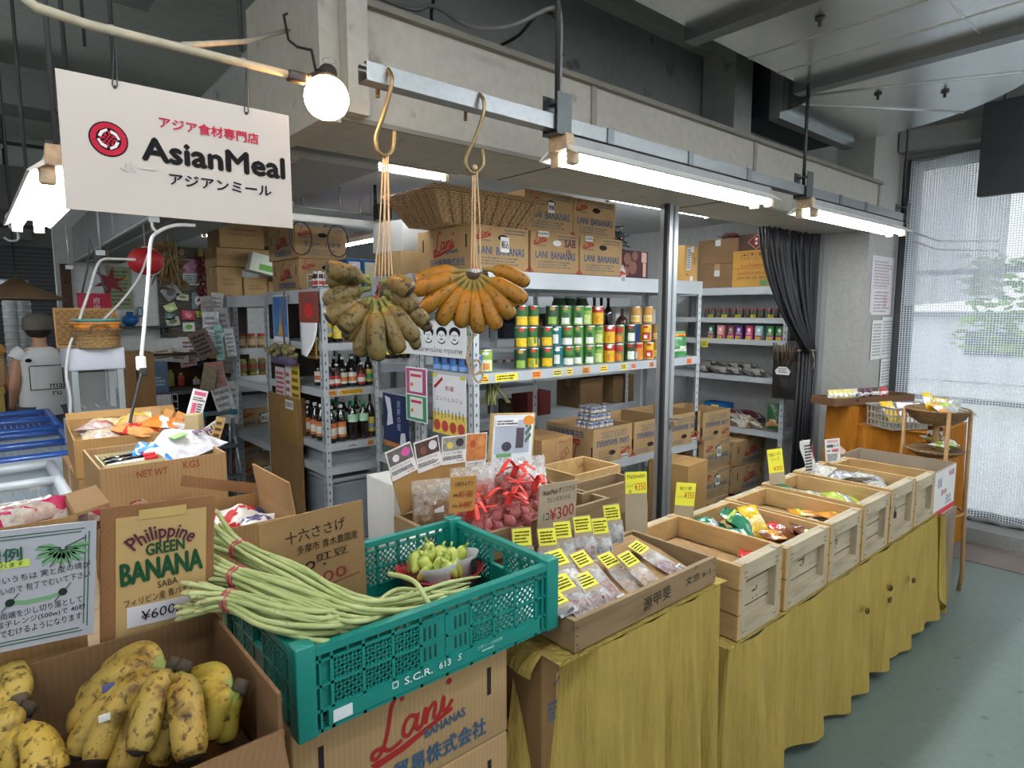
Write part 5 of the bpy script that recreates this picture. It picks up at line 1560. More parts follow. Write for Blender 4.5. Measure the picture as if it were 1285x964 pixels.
# cartons on top of the end shelf
ztop = 1.777
ec = []
ya = PX(901,330,4.80).y
for i,lab in enumerate(('plain brown carton lower at the left on the end shelf top','plain brown carton upper at the left on the end shelf top')):
 T = carton('plain_carton',lab,(4.98,ya,ztop + i * 0.20),0.38,0.37,0.199,0,'#85684a',True)
 b = MB(); b.quad(faces(0.38,0.37,0.199)['l'],0.0,0.02 + 0.05 * i,0.05,0.05,0.0014); b.build('white_tape',paper(),T)
yb2 = PX(946,330,4.80).y
for i,lab in enumerate(('yellow tan carton with Thai lettering on the end shelf top','yellow tan carton with handling symbols over the Thai lettered one')):
 T = carton('thai_carton',lab,(4.97,yb2,ztop + i * 0.145),0.38,0.345,0.144,0,'#c09248',False)
 F = faces(0.38,0.345,0.144)['l']
 if i == 0:
  text(T,'บะหมี่กึ่ง 4 รสต้มยำ',F,0.0,0.04,0.24,0.03,REDI); text(T,'ขนาด 360 กรัม 48 ถุง',F,0.0,-0.002,0.26,0.026,DKINK)
  b = MB(); b.quad(F,0.10,-0.043,0.065,0.045,0.0014); b.build('barcode_patch',mat('#5c7a4a',0.6),T)
 else:
  b = MB()
  for x in (-0.07,-0.005,0.06):
   b.quad(F,x,0.055,0.055,0.003,0.0012).quad(F,x,0.005,0.055,0.003,0.0012).quad(F,x - 0.027,0.03,0.003,0.05,0.0012).quad(F,x + 0.027,0.03,0.003,0.05,0.0012)
  b.poly(F,[(-0.09,0.03),(-0.05,0.03),(-0.07,0.048)]).quad(F,-0.07,0.022,0.003,0.025).poly(F,[(-0.02,0.048),(0.01,0.048),(-0.005,0.02)]).poly(F,[(0.045,0.048),(0.075,0.048),(0.06,0.015)])
  b.build('handling_symbol',ink('#7a4630'),T)
  text(T,'ขนมไทยหอม',F,0.0,-0.045,0.20,0.03,REDI)
T = carton('hazard_carton','dark carton with a red diamond mark at the header',(4.97,yb2 - 0.02,ztop + 0.291),0.36,0.30,0.125,0,'#54423a',False)
F = faces(0.36,0.30,0.125)['l']
b = MB(); b.poly(F,[(-0.075,0),(0,-0.06),(0.075,0),(0,0.06)]); b.build('diamond_border',ink('#c9b0a4'),T)
b = MB(); b.poly(F,[(-0.069,0),(0,-0.055),(0.069,0),(0,0.055)],0.0012); b.build('red_diamond',ink('#7d2f2c'),T)
b = MB(); b.lathe([(0.012,0),(0.012,0.001)],12,F @ M.Translation(V((0,0.02,0.0014)))).quad(F,0,-0.012,0.02,0.02,0.002); b.build('flame_mark',paper(),T)
T = packet('clear_pack','clear plastic pack on the upper plain carton','packet',(4.95,ya - 0.02,ztop + 0.40),0.16,0.2,0.06,film(),[(-0.1,0.1,REDP)],(0,0,1.5),None,3)
# black strip curtain tied at the jamb
t = thing('black_strip_curtain','black strip curtain tied back at the end of the shop opening','curtain',(4.58,2.10,1.25))
rd = random.Random(5)
b = MB()
for i in range(46):
 u = i / 45
 xt = -0.62 + 0.66 * u
 xb = -0.02 + 0.10 * u
 yt = 0.02 * math.sin(i * 2.4)
 pts = []
 for q in range(9):
  v = q / 8
  e = v ** 1.5
  pts.append((xt + (xb - xt) * e,yt - 0.05 * e + 0.02 * math.sin(i * 1.7 + v * 2) * (1 - v),0.88 - 0.84 * v - 0.05 * math.sin(math.pi * v) * (1 - u)))
 b.tube(pts,0.010,4)
b.build('gathered_strand',BLACKM,t)
b = MB()
for i in range(24):
 a = i * 2.4; r = 0.012 + 0.045 * (i / 24)
 b.tube([(0.04 + r * math.cos(a),-0.03 + r * math.sin(a),0.05),(0.05 + r * math.cos(a) * 1.2,-0.02 + r * math.sin(a),-0.5),(0.05 + 1.3 * r * math.cos(a + .2),-0.02 + r * math.sin(a),-1.22)],0.011,4)
b.build('hanging_strand',BLACKM,t)
MB().tube([(0.04 + 0.062 * math.cos(i * .5),-0.03 + 0.058 * math.sin(i * .5),0.05 + 0.004 * math.sin(i)) for i in range(13)],0.006,6).tube([(0.0,-0.09,0.05),(0.01,-0.10,-0.02),(0.03,-0.09,-0.06),(-0.01,-0.10,-0.08)],0.004,5).build('tie_cord',mat('#6f6a60',0.7),t)
# vanilla-dark beans in a hanging bag on the end shelf's post
fb = PX(986,460,4.70)
t = thing('hanging_bag','black grainy bag with brown sticks and a white tag hung on the end shelf','bag',(4.70,fb.y,fb.z))
b = MB(); pillow(b,(0,0,0),0.20,0.36,0.07,FR((0,0,-0.07),(0,-1,0),(0,0,1))); b.build('pouch',mat('#1f1b19',0.6,0.5,90),t)
b = MB()
for i in range(10): b.tube([(-0.03,-0.07 + 0.015 * i + 0.006 * math.sin(i * 3),0.04 - 0.02 * (i % 3)),(-0.035,-0.085 + 0.019 * i,0.17 + 0.01 * math.sin(i * 5))],0.006,5)
b.build('stick',mat('#5d4a3c',0.6,0.2),t)
m = FR((-0.045,0.0,-0.03),(0,-1,0),(0,0,1))
b = MB(); b.poly(m,[(-0.05,-0.03),(0.05,-0.03),(0.06,0.0),(0.03,0.03),(-0.03,0.03),(-0.06,0.0)],0.002); b.build('tag',paper(),t)
b = MB(); fine(b,m @ M.Translation(V((0,0,0.0015))),0,0.002,0.07,0.04,3,7); b.build('print',DKINK,t)
# ================================================================ foreground: sign, hanging bananas, banana boxes, green crate
SG = 1.38
a,c = PY(68,85,SG),PY(363,147,SG)
z0,z1 = PY(85,262,SG).z,a.z
xl,xr = PY(76,175,SG).x,PY(365,215,SG).x
sw,sh = xr - xl,z1 - z0
frs = FR(((xl + xr) / 2,SG,(z0 + z1) / 2),(1,0,0),(0,0,1))
T = sheet('shop_sign','white hanging shop sign with red and black lettering','sign',frs,sw,sh,mat('#c3b7ad',0.28,0.02,3,coat=0.3),0.004)
LOGR = ink('#b8283c'); LOGK = ink('#1f1722')
text(T,'アジア食材専門店',XY,0.045,0.058,0.185,0.021,ink('#c22f4c'),0.022)
text(T,'AsianMeal',XY,0.055,0.005,0.268,0.041,BLACK(),0.05)
text(T,'アジアンミール',XY,0.062,-0.045,0.195,0.021,ink('#1f1a2e'),0.022)
b = MB(); put_text(b,'ール',XY,-0.088,-0.033,-0.06,0.018,0.01); b.build('faint_reverse_print',ink('#c6beb8'),T)
lx,ly = -0.132,0.012
b = MB().disc(XY,lx,ly,0.031,0.031,0.001,28); b.build('emblem_outline',LOGK,T)
b = MB()
for q in range(4):
 m = M.Translation(V((lx,ly,0.0006))) @ M.Rotation(q * math.pi / 2,4,'Z')
 b.poly(m,[(0.0285 * math.cos(math.radians(t)),0.0285 * math.sin(math.radians(t))) for t in range(10,101,10)] + [(0.019 * math.cos(math.radians(t)),0.019 * math.sin(math.radians(t)) + 0.001) for t in range(100,0,-10)],0.001)
b.build('emblem_band',LOGR,T)
b = MB()
for q in range(4):
 m = M.Translation(V((lx,ly,0.0009))) @ M.Rotation(q * math.pi / 2,4,'Z')
 b.poly(m,[(0.004,0.0165),(0.013,0.012),(0.0185,0.002),(0.0145,0.001),(0.0105,0.0075),(0.003,0.0115)],0.001)
b.build('emblem_knot',paper('#e3dad4'),T)
b = MB()
for q in range(4):
 m = M.Translation(V((lx,ly,0.0009))) @ M.Rotation(q * math.pi / 2 + 0.4,4,'Z')
 b.poly(m,[(-0.0125,-0.003),(0.0125,-0.008),(0.013,-0.0045),(-0.012,0.0005)],0.0011)
b.build('emblem_cross',LOGR,T)
for px,pyt,pyb in ((144,38,108),(309,80,141)):
 p,q = PY(px,pyt,SG) - frs.to_translation(),PY(px,pyb,SG) - frs.to_translation()
 m = frs.to_3x3().inverted()
 b = MB().tube([m @ p,m @ q + V((-0.004,0,0.002)),m @ q + V((0,-0.003,0.003))],0.0011,5).tube([m @ p,m @ q + V((0.004,0,0.002)),m @ q + V((0,-0.003,0.003))],0.0011,5)
 b.build('hanging_wire',DKGREY,T)
 MB().disc(XY,(m @ q).x,(m @ q).y - 0.002,0.003,0.003,0.003).build('screw',DKGREY,T)
# S hooks and strings
BRASS = mat('#857453',0.35,0.12,30,metal=0.7)
TWINE = mat('#c3a886',0.8,0.15,90)
def spline(pts,n=6):
 pts = [V(p) for p in pts]
 out = []
 for i in range(len(pts) - 1):
  a,b_,c_,d_ = pts[max(0,i - 1)],pts[i],pts[i + 1],pts[min(len(pts) - 1,i + 2)]
  for q in range(n):
   t_ = q / n
   out.append(0.5 * ((2 * b_) + (c_ - a) * t_ + (2 * a - 5 * b_ + 4 * c_ - d_) * t_ ** 2 + (3 * b_ - a - 3 * c_ + d_) * t_ ** 3))
 out.append(pts[-1])
 return out
def hook(label,pts,o):
 return single('steel_hook',MB().tube([V(p) - o for p in spline(pts)],0.0052,10),BRASS,label,'hook',o)
for i,(pts,lab) in enumerate((
 ([(474,122),(475,104),(482,85),(490,92),(491,108),(481,145),(472,172),(475,190),(484,195),(493,187),(495,164)],'brass coloured S hook nearest the end of the strut rail'),
 ([(584,151),(585,138),(594,119),(605,122),(607,140),(597,172),(585,198),(587,212),(596,217),(606,206),(605,186)],'brass coloured S hook above the wider banana hand'))):
 ys = [1.445,1.445,1.412,1.378,1.372,1.385,1.40,1.40,1.40,1.40,1.40]
 w = [PY(x,y,Y) for (x,y),Y in zip(pts,ys)]
 hook(lab,w,w[0])
# ---------------------------------------------------------------- bananas
def banana_mesh(b,pts,r,neck=0.3,seed=0):
 """pts: centre line from stem to tip; material 0 skin, 1 stem, 2 tip"""
 rd = random.Random(seed)
 P = spline(pts,4)
 k = len(P)
 ph = rd.uniform(0,6.28)
 L = sum((P[i + 1] - P[i]).length for i in range(k - 1))
 rings = []
 pu = None
 for i,p in enumerate(P):
  t = i / (k - 1)
  if t < 0.18: f = neck + 0.05 * t
  elif t < 0.42: f = neck + (1 - neck) * math.sin((t - 0.18) / 0.24 * math.pi / 2)
  elif t < 0.78: f = 1.0
  else: f = 0.2 + 0.8 * math.sqrt(max(0,1 - ((t - 0.78) / 0.22) ** 2)) * 1.0
  d = (P[min(i + 1,k - 1)] - P[max(i - 1,0)]).normalized()
  if pu is None: u = d.orthogonal().normalized()
  else:
   u = pu - d * pu.dot(d)
   u.normalize()
  pu = u
  w = d.cross(u)
  n = 10
  rings.append([b.bm.verts.new(p + (u * math.cos(2 * math.pi * j / n) + w * math.sin(2 * math.pi * j / n)) * r * f * (1 + 0.09 * math.cos(5 * (2 * math.pi * j / n) + ph))) for j in range(n)])
 for i in range(k - 1):
  t = i / (k - 1)
  b.mi = 1 if t < 0.22 else (2 if t > 0.93 else 0)
  for j in range(10): b._face((rings[i][j],rings[i][(j + 1) % 10],rings[i + 1][(j + 1) % 10],rings[i + 1][j]),True)
 b.mi = 1; b._face(rings[0][::-1])
 b.mi = 2; b._face(rings[-1])
 b.mi = 0
TIPM = mat('#2b221c',0.8,0.2,50)
def banana_hand(label,o,fingers,skin,stem,crown,crown_r=0.016,stickers=(),name='banana_hand'):
 """fingers: (point list relative to o, radius)"""
 T = thing(name,label,'bananas',o)
 cb = MB()
 if len(crown) == 1: cb.ball(crown[0],crown_r,8)
 else: cb.tube(crown,crown_r,8)
 cb.build('crown',mat('#3d3226',0.8,0.3,60),T)
 for i,(pts,r) in enumerate(fingers):
  b = MB()
  banana_mesh(b,pts,r,0.30,i)
  b.build('banana',[skin,stem,TIPM],T)
 for p,n_,m1,w_ in stickers:
  m = FR(p,V(n_).cross(V((0,0,1))) * -1,V((0,0,1)) if abs(V(n_).normalized().z) < 0.9 else V((0,1,0)))
  MB().rbox((0,0,0),(w_,w_ * 0.75,0.0016),0.0006,m).build('sticker',m1,T)
 return T
STEMG = mat('#6e7236',0.55,0.2,30)
STEMD = mat('#5f5430',0.6,0.25,30)
SK1 = bananamat('#7a6338','#2f2619',0.43,'#5f562e')
SK2 = bananamat('#a06a1a','#33210e',0.40,'#80601e')
SK3 = bananamat('#a98a3e','#6a5634',0.44,'#8d7f3e')
VR = RT.copy()
VN = V((-FW.x,-FW.y,0)).normalized()
def fan(angle,out,L,sag,depth,start=0.03):
 """finger in the plane facing the viewer: angle from straight down (degrees, + to the right), then curving downward"""
 a = math.radians(angle)
 d0 = VR * math.sin(a) - V((0,0,1)) * math.cos(a)
 pts = []
 for q in range(5):
  t = q / 4
  aa = a * (1 - sag * t * t)
  pts.append(d0 * start * (1 if q == 0 else 1))
 p = d0 * start + VN * depth * 0.2
 pts = [p.copy()]
 for q in range(1,6):
  t = q / 5
  aa = a * (1 - sag * t)
  d = VR * math.sin(aa) - V((0,0,1)) * math.cos(aa) + VN * depth * (1.6 * math.sin(t * math.pi) - 0.35) * 0.5
  p = p + d * (L / 5)
  pts.append(p.copy())
 return pts
o2 = PY(597,345,1.40)
fg = []
for i,a in enumerate((-76,-56,-36,-15,6,26,46,66)):
 L = 0.142 + 0.008 * math.sin(i * 1.7) - (0.008 if abs(a) < 30 else 0)
 fg.append((fan(a,0,L,0.12 if abs(a) > 55 else 0.2,0.55,0.02),0.0215))
for i,a in enumerate((-68,-50,-30,-12,6,22,40,57)):
 pts = [p - VN * 0.035 + V((0,0,0.012)) for p in fan(a,0,0.136,0.2,-0.3,0.02)]
 fg.append((pts,0.020))
fg.append(([p + V((0,0,0.01)) - VN * 0.02 for p in fan(96,0,0.135,0.42,0.3,0.02)],0.020))
fg.append(([p + V((0,0,0.005)) for p in fan(-94,0,0.14,0.30,0.3,0.02)],0.021))
BLS = ink('#35457c')
banana_hand('wide ripe banana hand hanging from the second S hook',o2,fg,SK2,mat('#7a6a30',0.55,0.2,30),[V((0,0,0)) - VR * 0.035,V((0,0,-0.008)),V((0,0,0)) + VR * 0.035],0.013,
   [(VR * 0.088 - V((0,0,.058)) + VN * 0.036,VN,BLS,0.020),(-VR * 0.07 - V((0,0,.055)) + VN * 0.044,VN,BLS,0.016),(VR * 0.028 - V((0,0,.075)) + VN * 0.05,VN,paper('#d8cfc0'),0.020)])
o1 = PY(482,368,1.40)
fg = []
for i,(a,L,dep) in enumerate(((-14,.135,.5),(6,.14,.6),(26,.135,.5),(45,.13,.45),(64,.12,.3),(-34,.11,.5))):
 fg.append((fan(a,0,L,0.2,dep,0.018),0.0215))
for i,(a,L) in enumerate(((-55,.12),(-25,.14),(2,.14),(30,.14),(56,.12))):
 fg.append(([p - VN * 0.03 for p in fan(a,0,L,0.3,-0.2,0.02)],0.017))
for i,(a,L,sg,up,nn) in enumerate(((-82,.105,0.25,.012,0.03),(-100,.095,0.25,.03,0.02),(-118,.095,0.10,.012,0.045),(100,.075,0.5,.02,0.02),(-70,.10,0.2,-0.01,0.055),(-40,.095,0.1,0.0,0.06),(88,.085,0.5,.0,-0.01))):
 fg.append(([p + V((0,0,up)) + VN * nn * (q / 5) for q,p in enumerate(fan(a,0,L,sg,0.4,0.016))],0.02355))
banana_hand('dull brownish banana bunch hanging from the first S hook',o1,fg,SK1,STEMG,[V((0,0,-0.02)),V((0,0,0.0)),V((0.002,0,0.028))],0.013,
   [(VR * 0.055 - V((0,0,.05)) + VN * 0.03,VN,BLS,0.015),(VR * 0.018 - V((0,0,.072)) + VN * 0.05,VN,paper('#d8cfc0'),0.014),(-VR * 0.004 - V((0,0,.066)) + VN * 0.05,VN,mat('#7b6d9a',0.5),0.012)])
def strands(label,top,bot,n,spread,seed):
 rd = random.Random(seed)
 T = thing('twine_loop',label,'string',top)
 for i in range(n):
  f = (i / max(1,n - 1) - 0.5)
  p0 = VR * f * 0.012
  p1 = (bot - top) + VR * f * spread + VN * rd.uniform(-0.005,0.012)
  mid = (p0 + p1) / 2 + VR * rd.uniform(-0.004,0.004)
  MB().tube(spline([p0,p0.lerp(mid,0.5),mid,p1],4),0.0016,5).build('strand',TWINE,T)
 return T
T = strands('pale twine strands holding the dull banana bunch',PY(484,196,1.40),o1 + V((0,0,0.02)),6,0.045,2)
T = strands('pale twine strands holding the wide banana hand',PY(596,216,1.40),o2 + V((0,0,0.006)),4,0.026,3)
MB().ball((0.0,0,0.012),0.008,6).build('knot',TWINE,T)
t = thing('twine_end','loose looped twine end dangling under the wide banana hand','string',PY(592,412,1.42))
q = lambda x,y: PY(x,y,1.42) - PY(592,412,1.42)
MB().tube(spline([q(599,385),q(598,412),q(590,432),q(586,450),q(590,462),q(597,470),q(604,462),q(600,452),q(592,455)],5),0.0035,6).build('cord',TWINE,t)
MB().tube(spline([q(596,458),q(594,470),q(600,480),q(606,472),q(602,460)],4),0.003,6).build('loop',TWINE,t)
# ---------------------------------------------------------------- trestle under the left stall and its open banana box
tb = thing('display_table','wooden table carrying the cartons at the lower corner of the stall','table',(-0.15,0.85,0))
MB().bx(-0.55,0.49,0,1.9,0.755,0.785).build('table_top',wood('#8f7a5c',0.7,'x'),tb)
for x in (-0.5,0.44):
 for y in (0.06,1.8): MB().bx(x,x + 0.045,y,y + 0.045,0,0.755).build('leg',WGREYZ,tb)
fbx = open_carton('open_carton','open brown carton holding yellow saba bananas',(0.045,1.03,0.786),0.52,0.34,0.245,0,'#7a5d40',(('f',0.055,150),),'box',0.006,0.055)
b = MB(); b.bx(0.22,0.254,-0.1745,-0.1705,0.03,0.15); b.build('packing_tape',TAPE,fbx)
base = thing('table_cloth_carton','brown carton standing on the floor at the stall corner','box',(0.06,1.0,0)) if False else None
ZF = 0.80
carton('riser_box','dark carton bedding inside the open carton under the bananas',(0.045,1.035,0.7925),0.50,0.30,0.105,0,'#5a4530',False)
def lay(px,py,z): return PZ(px,py,z)
def hand_from(label,crown,tips,r,z_mid,skin,stem,stk=(),bow=0.03):
 o = PZ(*crown)
 fs = []
 for i,(x,y,z) in enumerate(tips):
  p = PZ(x,y,z) - o
  mid = p * 0.5 + V((0,0,bow))
  side = V((-p.y,p.x,0)).normalized() * 0.012 * math.sin(i * 1.3)
  fs.append(([V((0,0,0)),p * 0.2 + V((0,0,bow * 0.55)),mid + side,p * 0.8 + V((0,0,bow * 0.55)) + side,p],r * (1 + 0.06 * math.sin(i * 2.3))))
 return banana_hand(label,o,fs,skin,stem,[V((0,0,0)),V((0.012,0.008,0.012))],0.012,[(PZ(*s[0]) - o,s[1],s[2],s[3]) for s in stk])
BLS2 = ink('#5a5a86')
SKB = mat('#7f8a3a',0.5,0.15,25)
crate_c = (214,842,1.025)
hand_from('large yellow banana hand in the middle of the open carton',crate_c,
   [(137,848,1.0),(106,884,0.985),(90,917,0.965),(92,955,0.95),(118,962,0.955),(170,950,0.975),(195,965,0.93),(145,990,0.925)],0.0215,0,SK3,SKB,
   [((136,863,1.035),(0,-0.6,0.8),BLS2,0.016),((131,901,1.02),(0,-0.6,0.8),paper(),0.014)])
hand_from('single fat banana with a green neck beside the large hand',(226,845,1.022),[(240,958,0.955)],0.024,0,SK3,SKB,(),0.025)
hand_from('greenish banana hand at the right wall of the open carton',(298,870,1.0),[(236,858,0.985),(240,880,0.965),(250,905,0.95),(262,932,0.94),(283,935,0.925)],0.0195,0,bananamat('#b08f34','#3a2b15',0.40,'#8a8434'),SKB,(),0.022)
hand_from('spotted banana hand at the left edge of the open carton',(28,898,0.99),[(15,848,1.0),(-20,880,0.97),(-12,940,0.95),(4,962,0.95)],0.022,0,bananamat('#c0a04a','#2f2417',0.44,'#a08d44'),mat('#5b4c3a',0.8,0.2,30),(),0.025)
hand_from('pale blotchy bananas at the near left of the open carton',(30,922,0.975),[(72,975,0.945),(40,985,0.95),(8,975,0.94)],0.0225,0,bananamat('#c7a44a','#33261a',0.44,'#b0983e'),SKB,(),0.02)
hand_from('banana ends painted dark for the shade of the open carton',(80,935,0.85),[(60,925,0.85),(95,945,0.84)],0.018,0,bananamat('#5b4526','#2a2018',0.45,'#4a3c22'),mat('#3a2c1e',0.8),(),0.01)  # skin and stem coloured darker to stand for shade low in the carton
for i in range(3):
 carton('plain_carton',f'{("lowest", "middle", "upper")[i]} brown carton stacked under the open banana carton',(0.02,1.02,0.0 + i * 0.251),0.46,0.30,0.25,0,'#8c6d49',True)
# ---------------------------------------------------------------- signs behind the open carton
def corner_sheet(name,label,cat,P4,Y,matl,thick=0.004,X=None):
 """a flat card whose corners are seen at the four pixels tl, tr, br, bl, standing about the plane y = Y"""
 tl,tr,br,bl = [PY(x,y,Y) for x,y in P4]
 c = (tl + tr + br + bl) / 4
 r = ((tr - tl) + (br - bl)).normalized()
 u = ((tl - bl) + (tr - br)).normalized()
 w = ((tr - tl).length + (br - bl).length) / 2
 h = ((tl - bl).length + (tr - br).length) / 2
 n = r.cross(u).normalized()
 u = n.cross(r)
 return sheet(name,label,cat,FR(c,r,u),w,h,matl,thick),w,h
T,w,h = corner_sheet('banana_sign','kraft sign lettered for Philippine green banana at 600 yen','sign',((122,642),(264,620),(272,782),(130,812)),1.225,cardboard('#8a6240'),0.006)
MB().box((0.004,-0.004,0.0008),(w * 0.80,h * 0.87,0.0012)).build('kraft_paper',mat('#b1935f',0.7,0.06,6),T)
PUR = ink('#4f2638'); DGR = ink('#1d4a30')
text(T,'Philippine',XY,0.004,h * 0.27,w * 0.60,h * 0.135,PUR,0.012,0,0,0.003,0.075)
text(T,'GREEN',XY,0.008,h * 0.165,w * 0.34,h * 0.085,DGR,0.03,0.02,0,0.003)
text(T,'BANANA',XY,0.004,h * 0.02,w * 0.72,h * 0.155,DGR,0.035,0.05,0,0.003)
text(T,'SABA',XY,0.012,-h * 0.105,w * 0.18,h * 0.05,BLACK(),0,0.1,0,0.003)
text(T,'フィリピン産 青バナナ',XY,0.0,-h * 0.19,w * 0.62,h * 0.06,BLACK(),0,0.08,0,0.003)
MB().box((0.008,-h * 0.315,0.0018),(w * 0.66,h * 0.15,0.001)).build('price_strip',paper('#c9c8cc'),T)
text(T,'¥600,-',XY,0.004,-h * 0.315,w * 0.38,h * 0.085,BLACK(),0.0,0.06,0.1,0.004)
MB().box((0.004,h * 0.425,0.0022),(w * 0.42,h * 0.07,0.001)).build('tape_piece',mat('#b59a5c',0.3),T)
T,w,h = corner_sheet('cooking_sign','white handwritten sign with green banana drawings','sign',((-62,672),(120,655),(119,793),(-62,834)),1.215,mat('#a3a6ad',0.45,0.03,6),0.004)
GL = ink('#2f5a4a')
b = MB()
for ins in (0.010,0.015):
 x,y = w / 2 - ins,h / 2 - ins
 b.quad(XY,0,y,2 * x - 0.012,0.0013,0.001).quad(XY,0,-y,2 * x - 0.012,0.0013,0.001).quad(XY,x,0,0.0013,2 * y - 0.012,0.001).quad(XY,-x,0,0.0013,2 * y - 0.012,0.001)
b.build('border_line',GL,T)
text(T,'調理例',XY,-0.045,h * 0.29,0.075,0.021,GL,0.02,0.05)
MB().quad(XY,-0.035,h * 0.215,0.075,0.011,0.0009).build('highlight',ink('#c3cf5a'),T)
text(T,'食べられます',XY,-0.035,h * 0.215,0.06,0.008,GL,0.0,0.02,0,0.002)
b = MB()
for i in range(9):
 a = math.radians(176 + i * 24)
 m = M.Translation(V((0.045 + 0.0,h * 0.30,0.0004))) @ M.Rotation(a,4,'Z')
 Lb = 0.034 if i not in (3,4,5) else 0.026
 b.poly(m,[(0.004,-0.001),(Lb * 0.5,-0.008),(Lb * 0.9,-0.006),(Lb * 1.1,0.0),(Lb * 0.5,0.003)],0.001)
b.build('banana_drawing',ink('#6f9a72'),T)
b = MB()
for i in range(10):
 a = math.radians(168 + i * 24)
 m = M.Translation(V((0.045,h * 0.30,0.0008))) @ M.Rotation(a,4,'Z')
 b.quad(m,0.018,0,0.030,0.0012,0.001)
b.build('drawing_line',ink('#23332b'),T)
for i,(s,y,ww) in enumerate((('青いうちは 実と皮の境が',0.095,0.125),('無いので 包丁でむいて下さい',-0.0,0.125),('両端を少し切り落として',-0.225,0.105),('電子レンジ(500w)で 40秒',-0.305,0.115),('でむけるようになります',-0.385,0.105))):
 text(T,s,XY,0.02,h * y * 0.92 + 0.004,ww,0.0115,BLACK(),0.0,0.07)
b = MB().poly(XY,[(-0.02,-h * .115),(0.0,-h * .135),(0.03,-h * .125),(0.045,-h * .095),(0.042,-h * .075),(0.03,-h * .09),(0.0,-h * .10),(-0.018,-h * .085)],0.001)
b.build('banana_drawing',ink('#6f9a72'),T)
b = MB()
for x,y in ((-0.021,-h * .10),(0.046,-h * .08)): b.disc(XY,x,y,0.006,0.006,0.0014).quad(XY @ M.Translation(V((x,y,0))) @ M.Rotation(0.9,4,'Z'),0,0,0.034,0.0008,0.0016)
b.build('drawing_line',ink('#23332b'),T)
# carton with pink packets behind the white sign
pbx = open_carton('open_carton','open carton of pink packets behind the white cooking sign',(-0.095,1.312,1.0),0.42,0.155,0.245,0.0,'#a07c52',(('r',0.05,80),),'box')
carton('plain_carton','low carton under the box of pink packets',(-0.095,1.312,0.786),0.42,0.155,0.212,0,'#8f7048')
carton('riser_box','carton inside the box raising the pink packets',(-0.095,1.312,1.006),0.40,0.14,0.17,0,'#8f7048',False)
PINK = mat('#b81f5a',0.25,0.15,30,coat=0.5)
for i,(px,py,rz,lab) in enumerate(((35,622,1.35,'pink ended packet further back in the carton'),(25,640,1.25,'pink ended packet nearest the white sign'),(60,612,1.45,'clear topped pink packet at the carton back wall'),(-12,632,1.3,'pink packet at the picture edge of the carton'))):
 p = PZ(px,py,1.225)
 packet('noodle_packet',lab,'packet',(p.x,min(1.35,max(1.27,p.y)),1.178 + 0.02 * (i % 2)),0.06,0.22,0.05,PINK,[(-0.28,0.3,film('#d9d6c8',0.75))],(0,0,-rz),None,80 + i)
# NET WT carton
nb = open_carton('open_carton','open carton lettered NET WT KGS with a basket and a blue white sack',(0.385,2.05,1.0),0.31,0.31,0.175,0.0,'#ad8c62',(),'box')
F = faces(0.31,0.31,0.175)['f']
text(nb,'NET WT',F,-0.035,0.06,0.075,0.020,ink('#8f3b35'),0.0)
text(nb,'KGS',F,0.062,0.068,0.042,0.020,ink('#8f3b35'),0.0)
b = MB(); b.disc(F,-0.075,-0.035,0.028,0.026,0.001,24); b.build('recycling_disc',ink('#8f3038'),nb)
b = MB(); b.poly(F,[(-0.094,-0.03),(-0.088,-0.017),(-0.075,-0.011),(-0.066,-0.014),(-0.064,-0.006),(-0.05,-0.02),(-0.064,-0.034),(-0.066,-0.025),(-0.078,-0.024),(-0.084,-0.034)],0.0018); b.poly(F,[(-0.094,-0.042),(-0.087,-0.042),(-0.075,-0.053),(-0.058,-0.046),(-0.066,-0.058),(-0.083,-0.058)],0.0018); b.build('recycling_arrow',ink('#c9a58c'),nb)
b = MB(); b.quad(F,0.03,-0.018,0.05,0.022,0.001); b.build('tape_piece',TAPE,nb)
text(nb,'人人',faces(0.31,0.31,0.175)['l'],0.06,0.0,0.06,0.09,ink('#8f4a40'),0.0)
carton('plain_carton','brown carton under the NET WT carton',(0.385,2.05,0.786),0.29,0.29,0.212,0,'#8f7048')
carton('riser_box','carton inside the NET WT carton raising its goods',(0.385,2.05,1.006),0.28,0.28,0.085,0,'#8f7048',False)
bk = thing('cream_basket','cream woven basket of red capped sticks in the NET WT carton','basket',(0.315,2.00,1.093))
w,d,h = 0.14,0.16,0.085
for s in (-1,1):
 b = MB(); slotted(b,FR((0,s * d / 2,0),(1,0,0),(0,0,1)),w,h,9,5,0.004,0.007); b.build('side_wall',CREAM,bk)
 b = MB(); slotted(b,FR((s * w / 2,0,0),(0,1,0),(0,0,1)),d,h,9,5,0.004,0.007); b.build('end_wall',CREAM,bk)
MB().bx(-w / 2,w / 2,-d / 2,d / 2,0,0.004).build('base',CREAM,bk)
for i in range(4):
 T = thing('capped_stick',f'thin red capped stick packet, {ORD[i]} from the front in the cream basket','stick',(0.315,1.955 + 0.022 * i,1.165 + 0.004 * (i % 2)))
 MB().tube([(-0.06,0,0),(0.03,0.008,0.004)],0.009,8).build('body',(WHT,DKG)[i % 2],T)
 MB().tube([(0.03,0.008,0.004),(0.062,0.011,0.006)],0.0105,8).build('cap',ink('#b52a30'),T)
T = thing('rice_cracker_sack','blue and white crinkled sack with a green spot in the NET WT carton','sack',(0.455,2.06,1.10))
T.rotation_euler = (0.25,0,-1.35)
b = MB(); pillow(b,(0,0,0.05),0.15,0.26,0.12,seed=4,wave=0.18); b.build('bag',mat('#d6d5da',0.3,0.25,60,coat=0.4),T)
b = MB(); pillow(b,(0,-0.075,0.05),0.156,0.11,0.125,seed=4,crimp=0.0); b.build('blue_end',mat('#2b7fd0',0.3,0.1,40,coat=0.4),T)
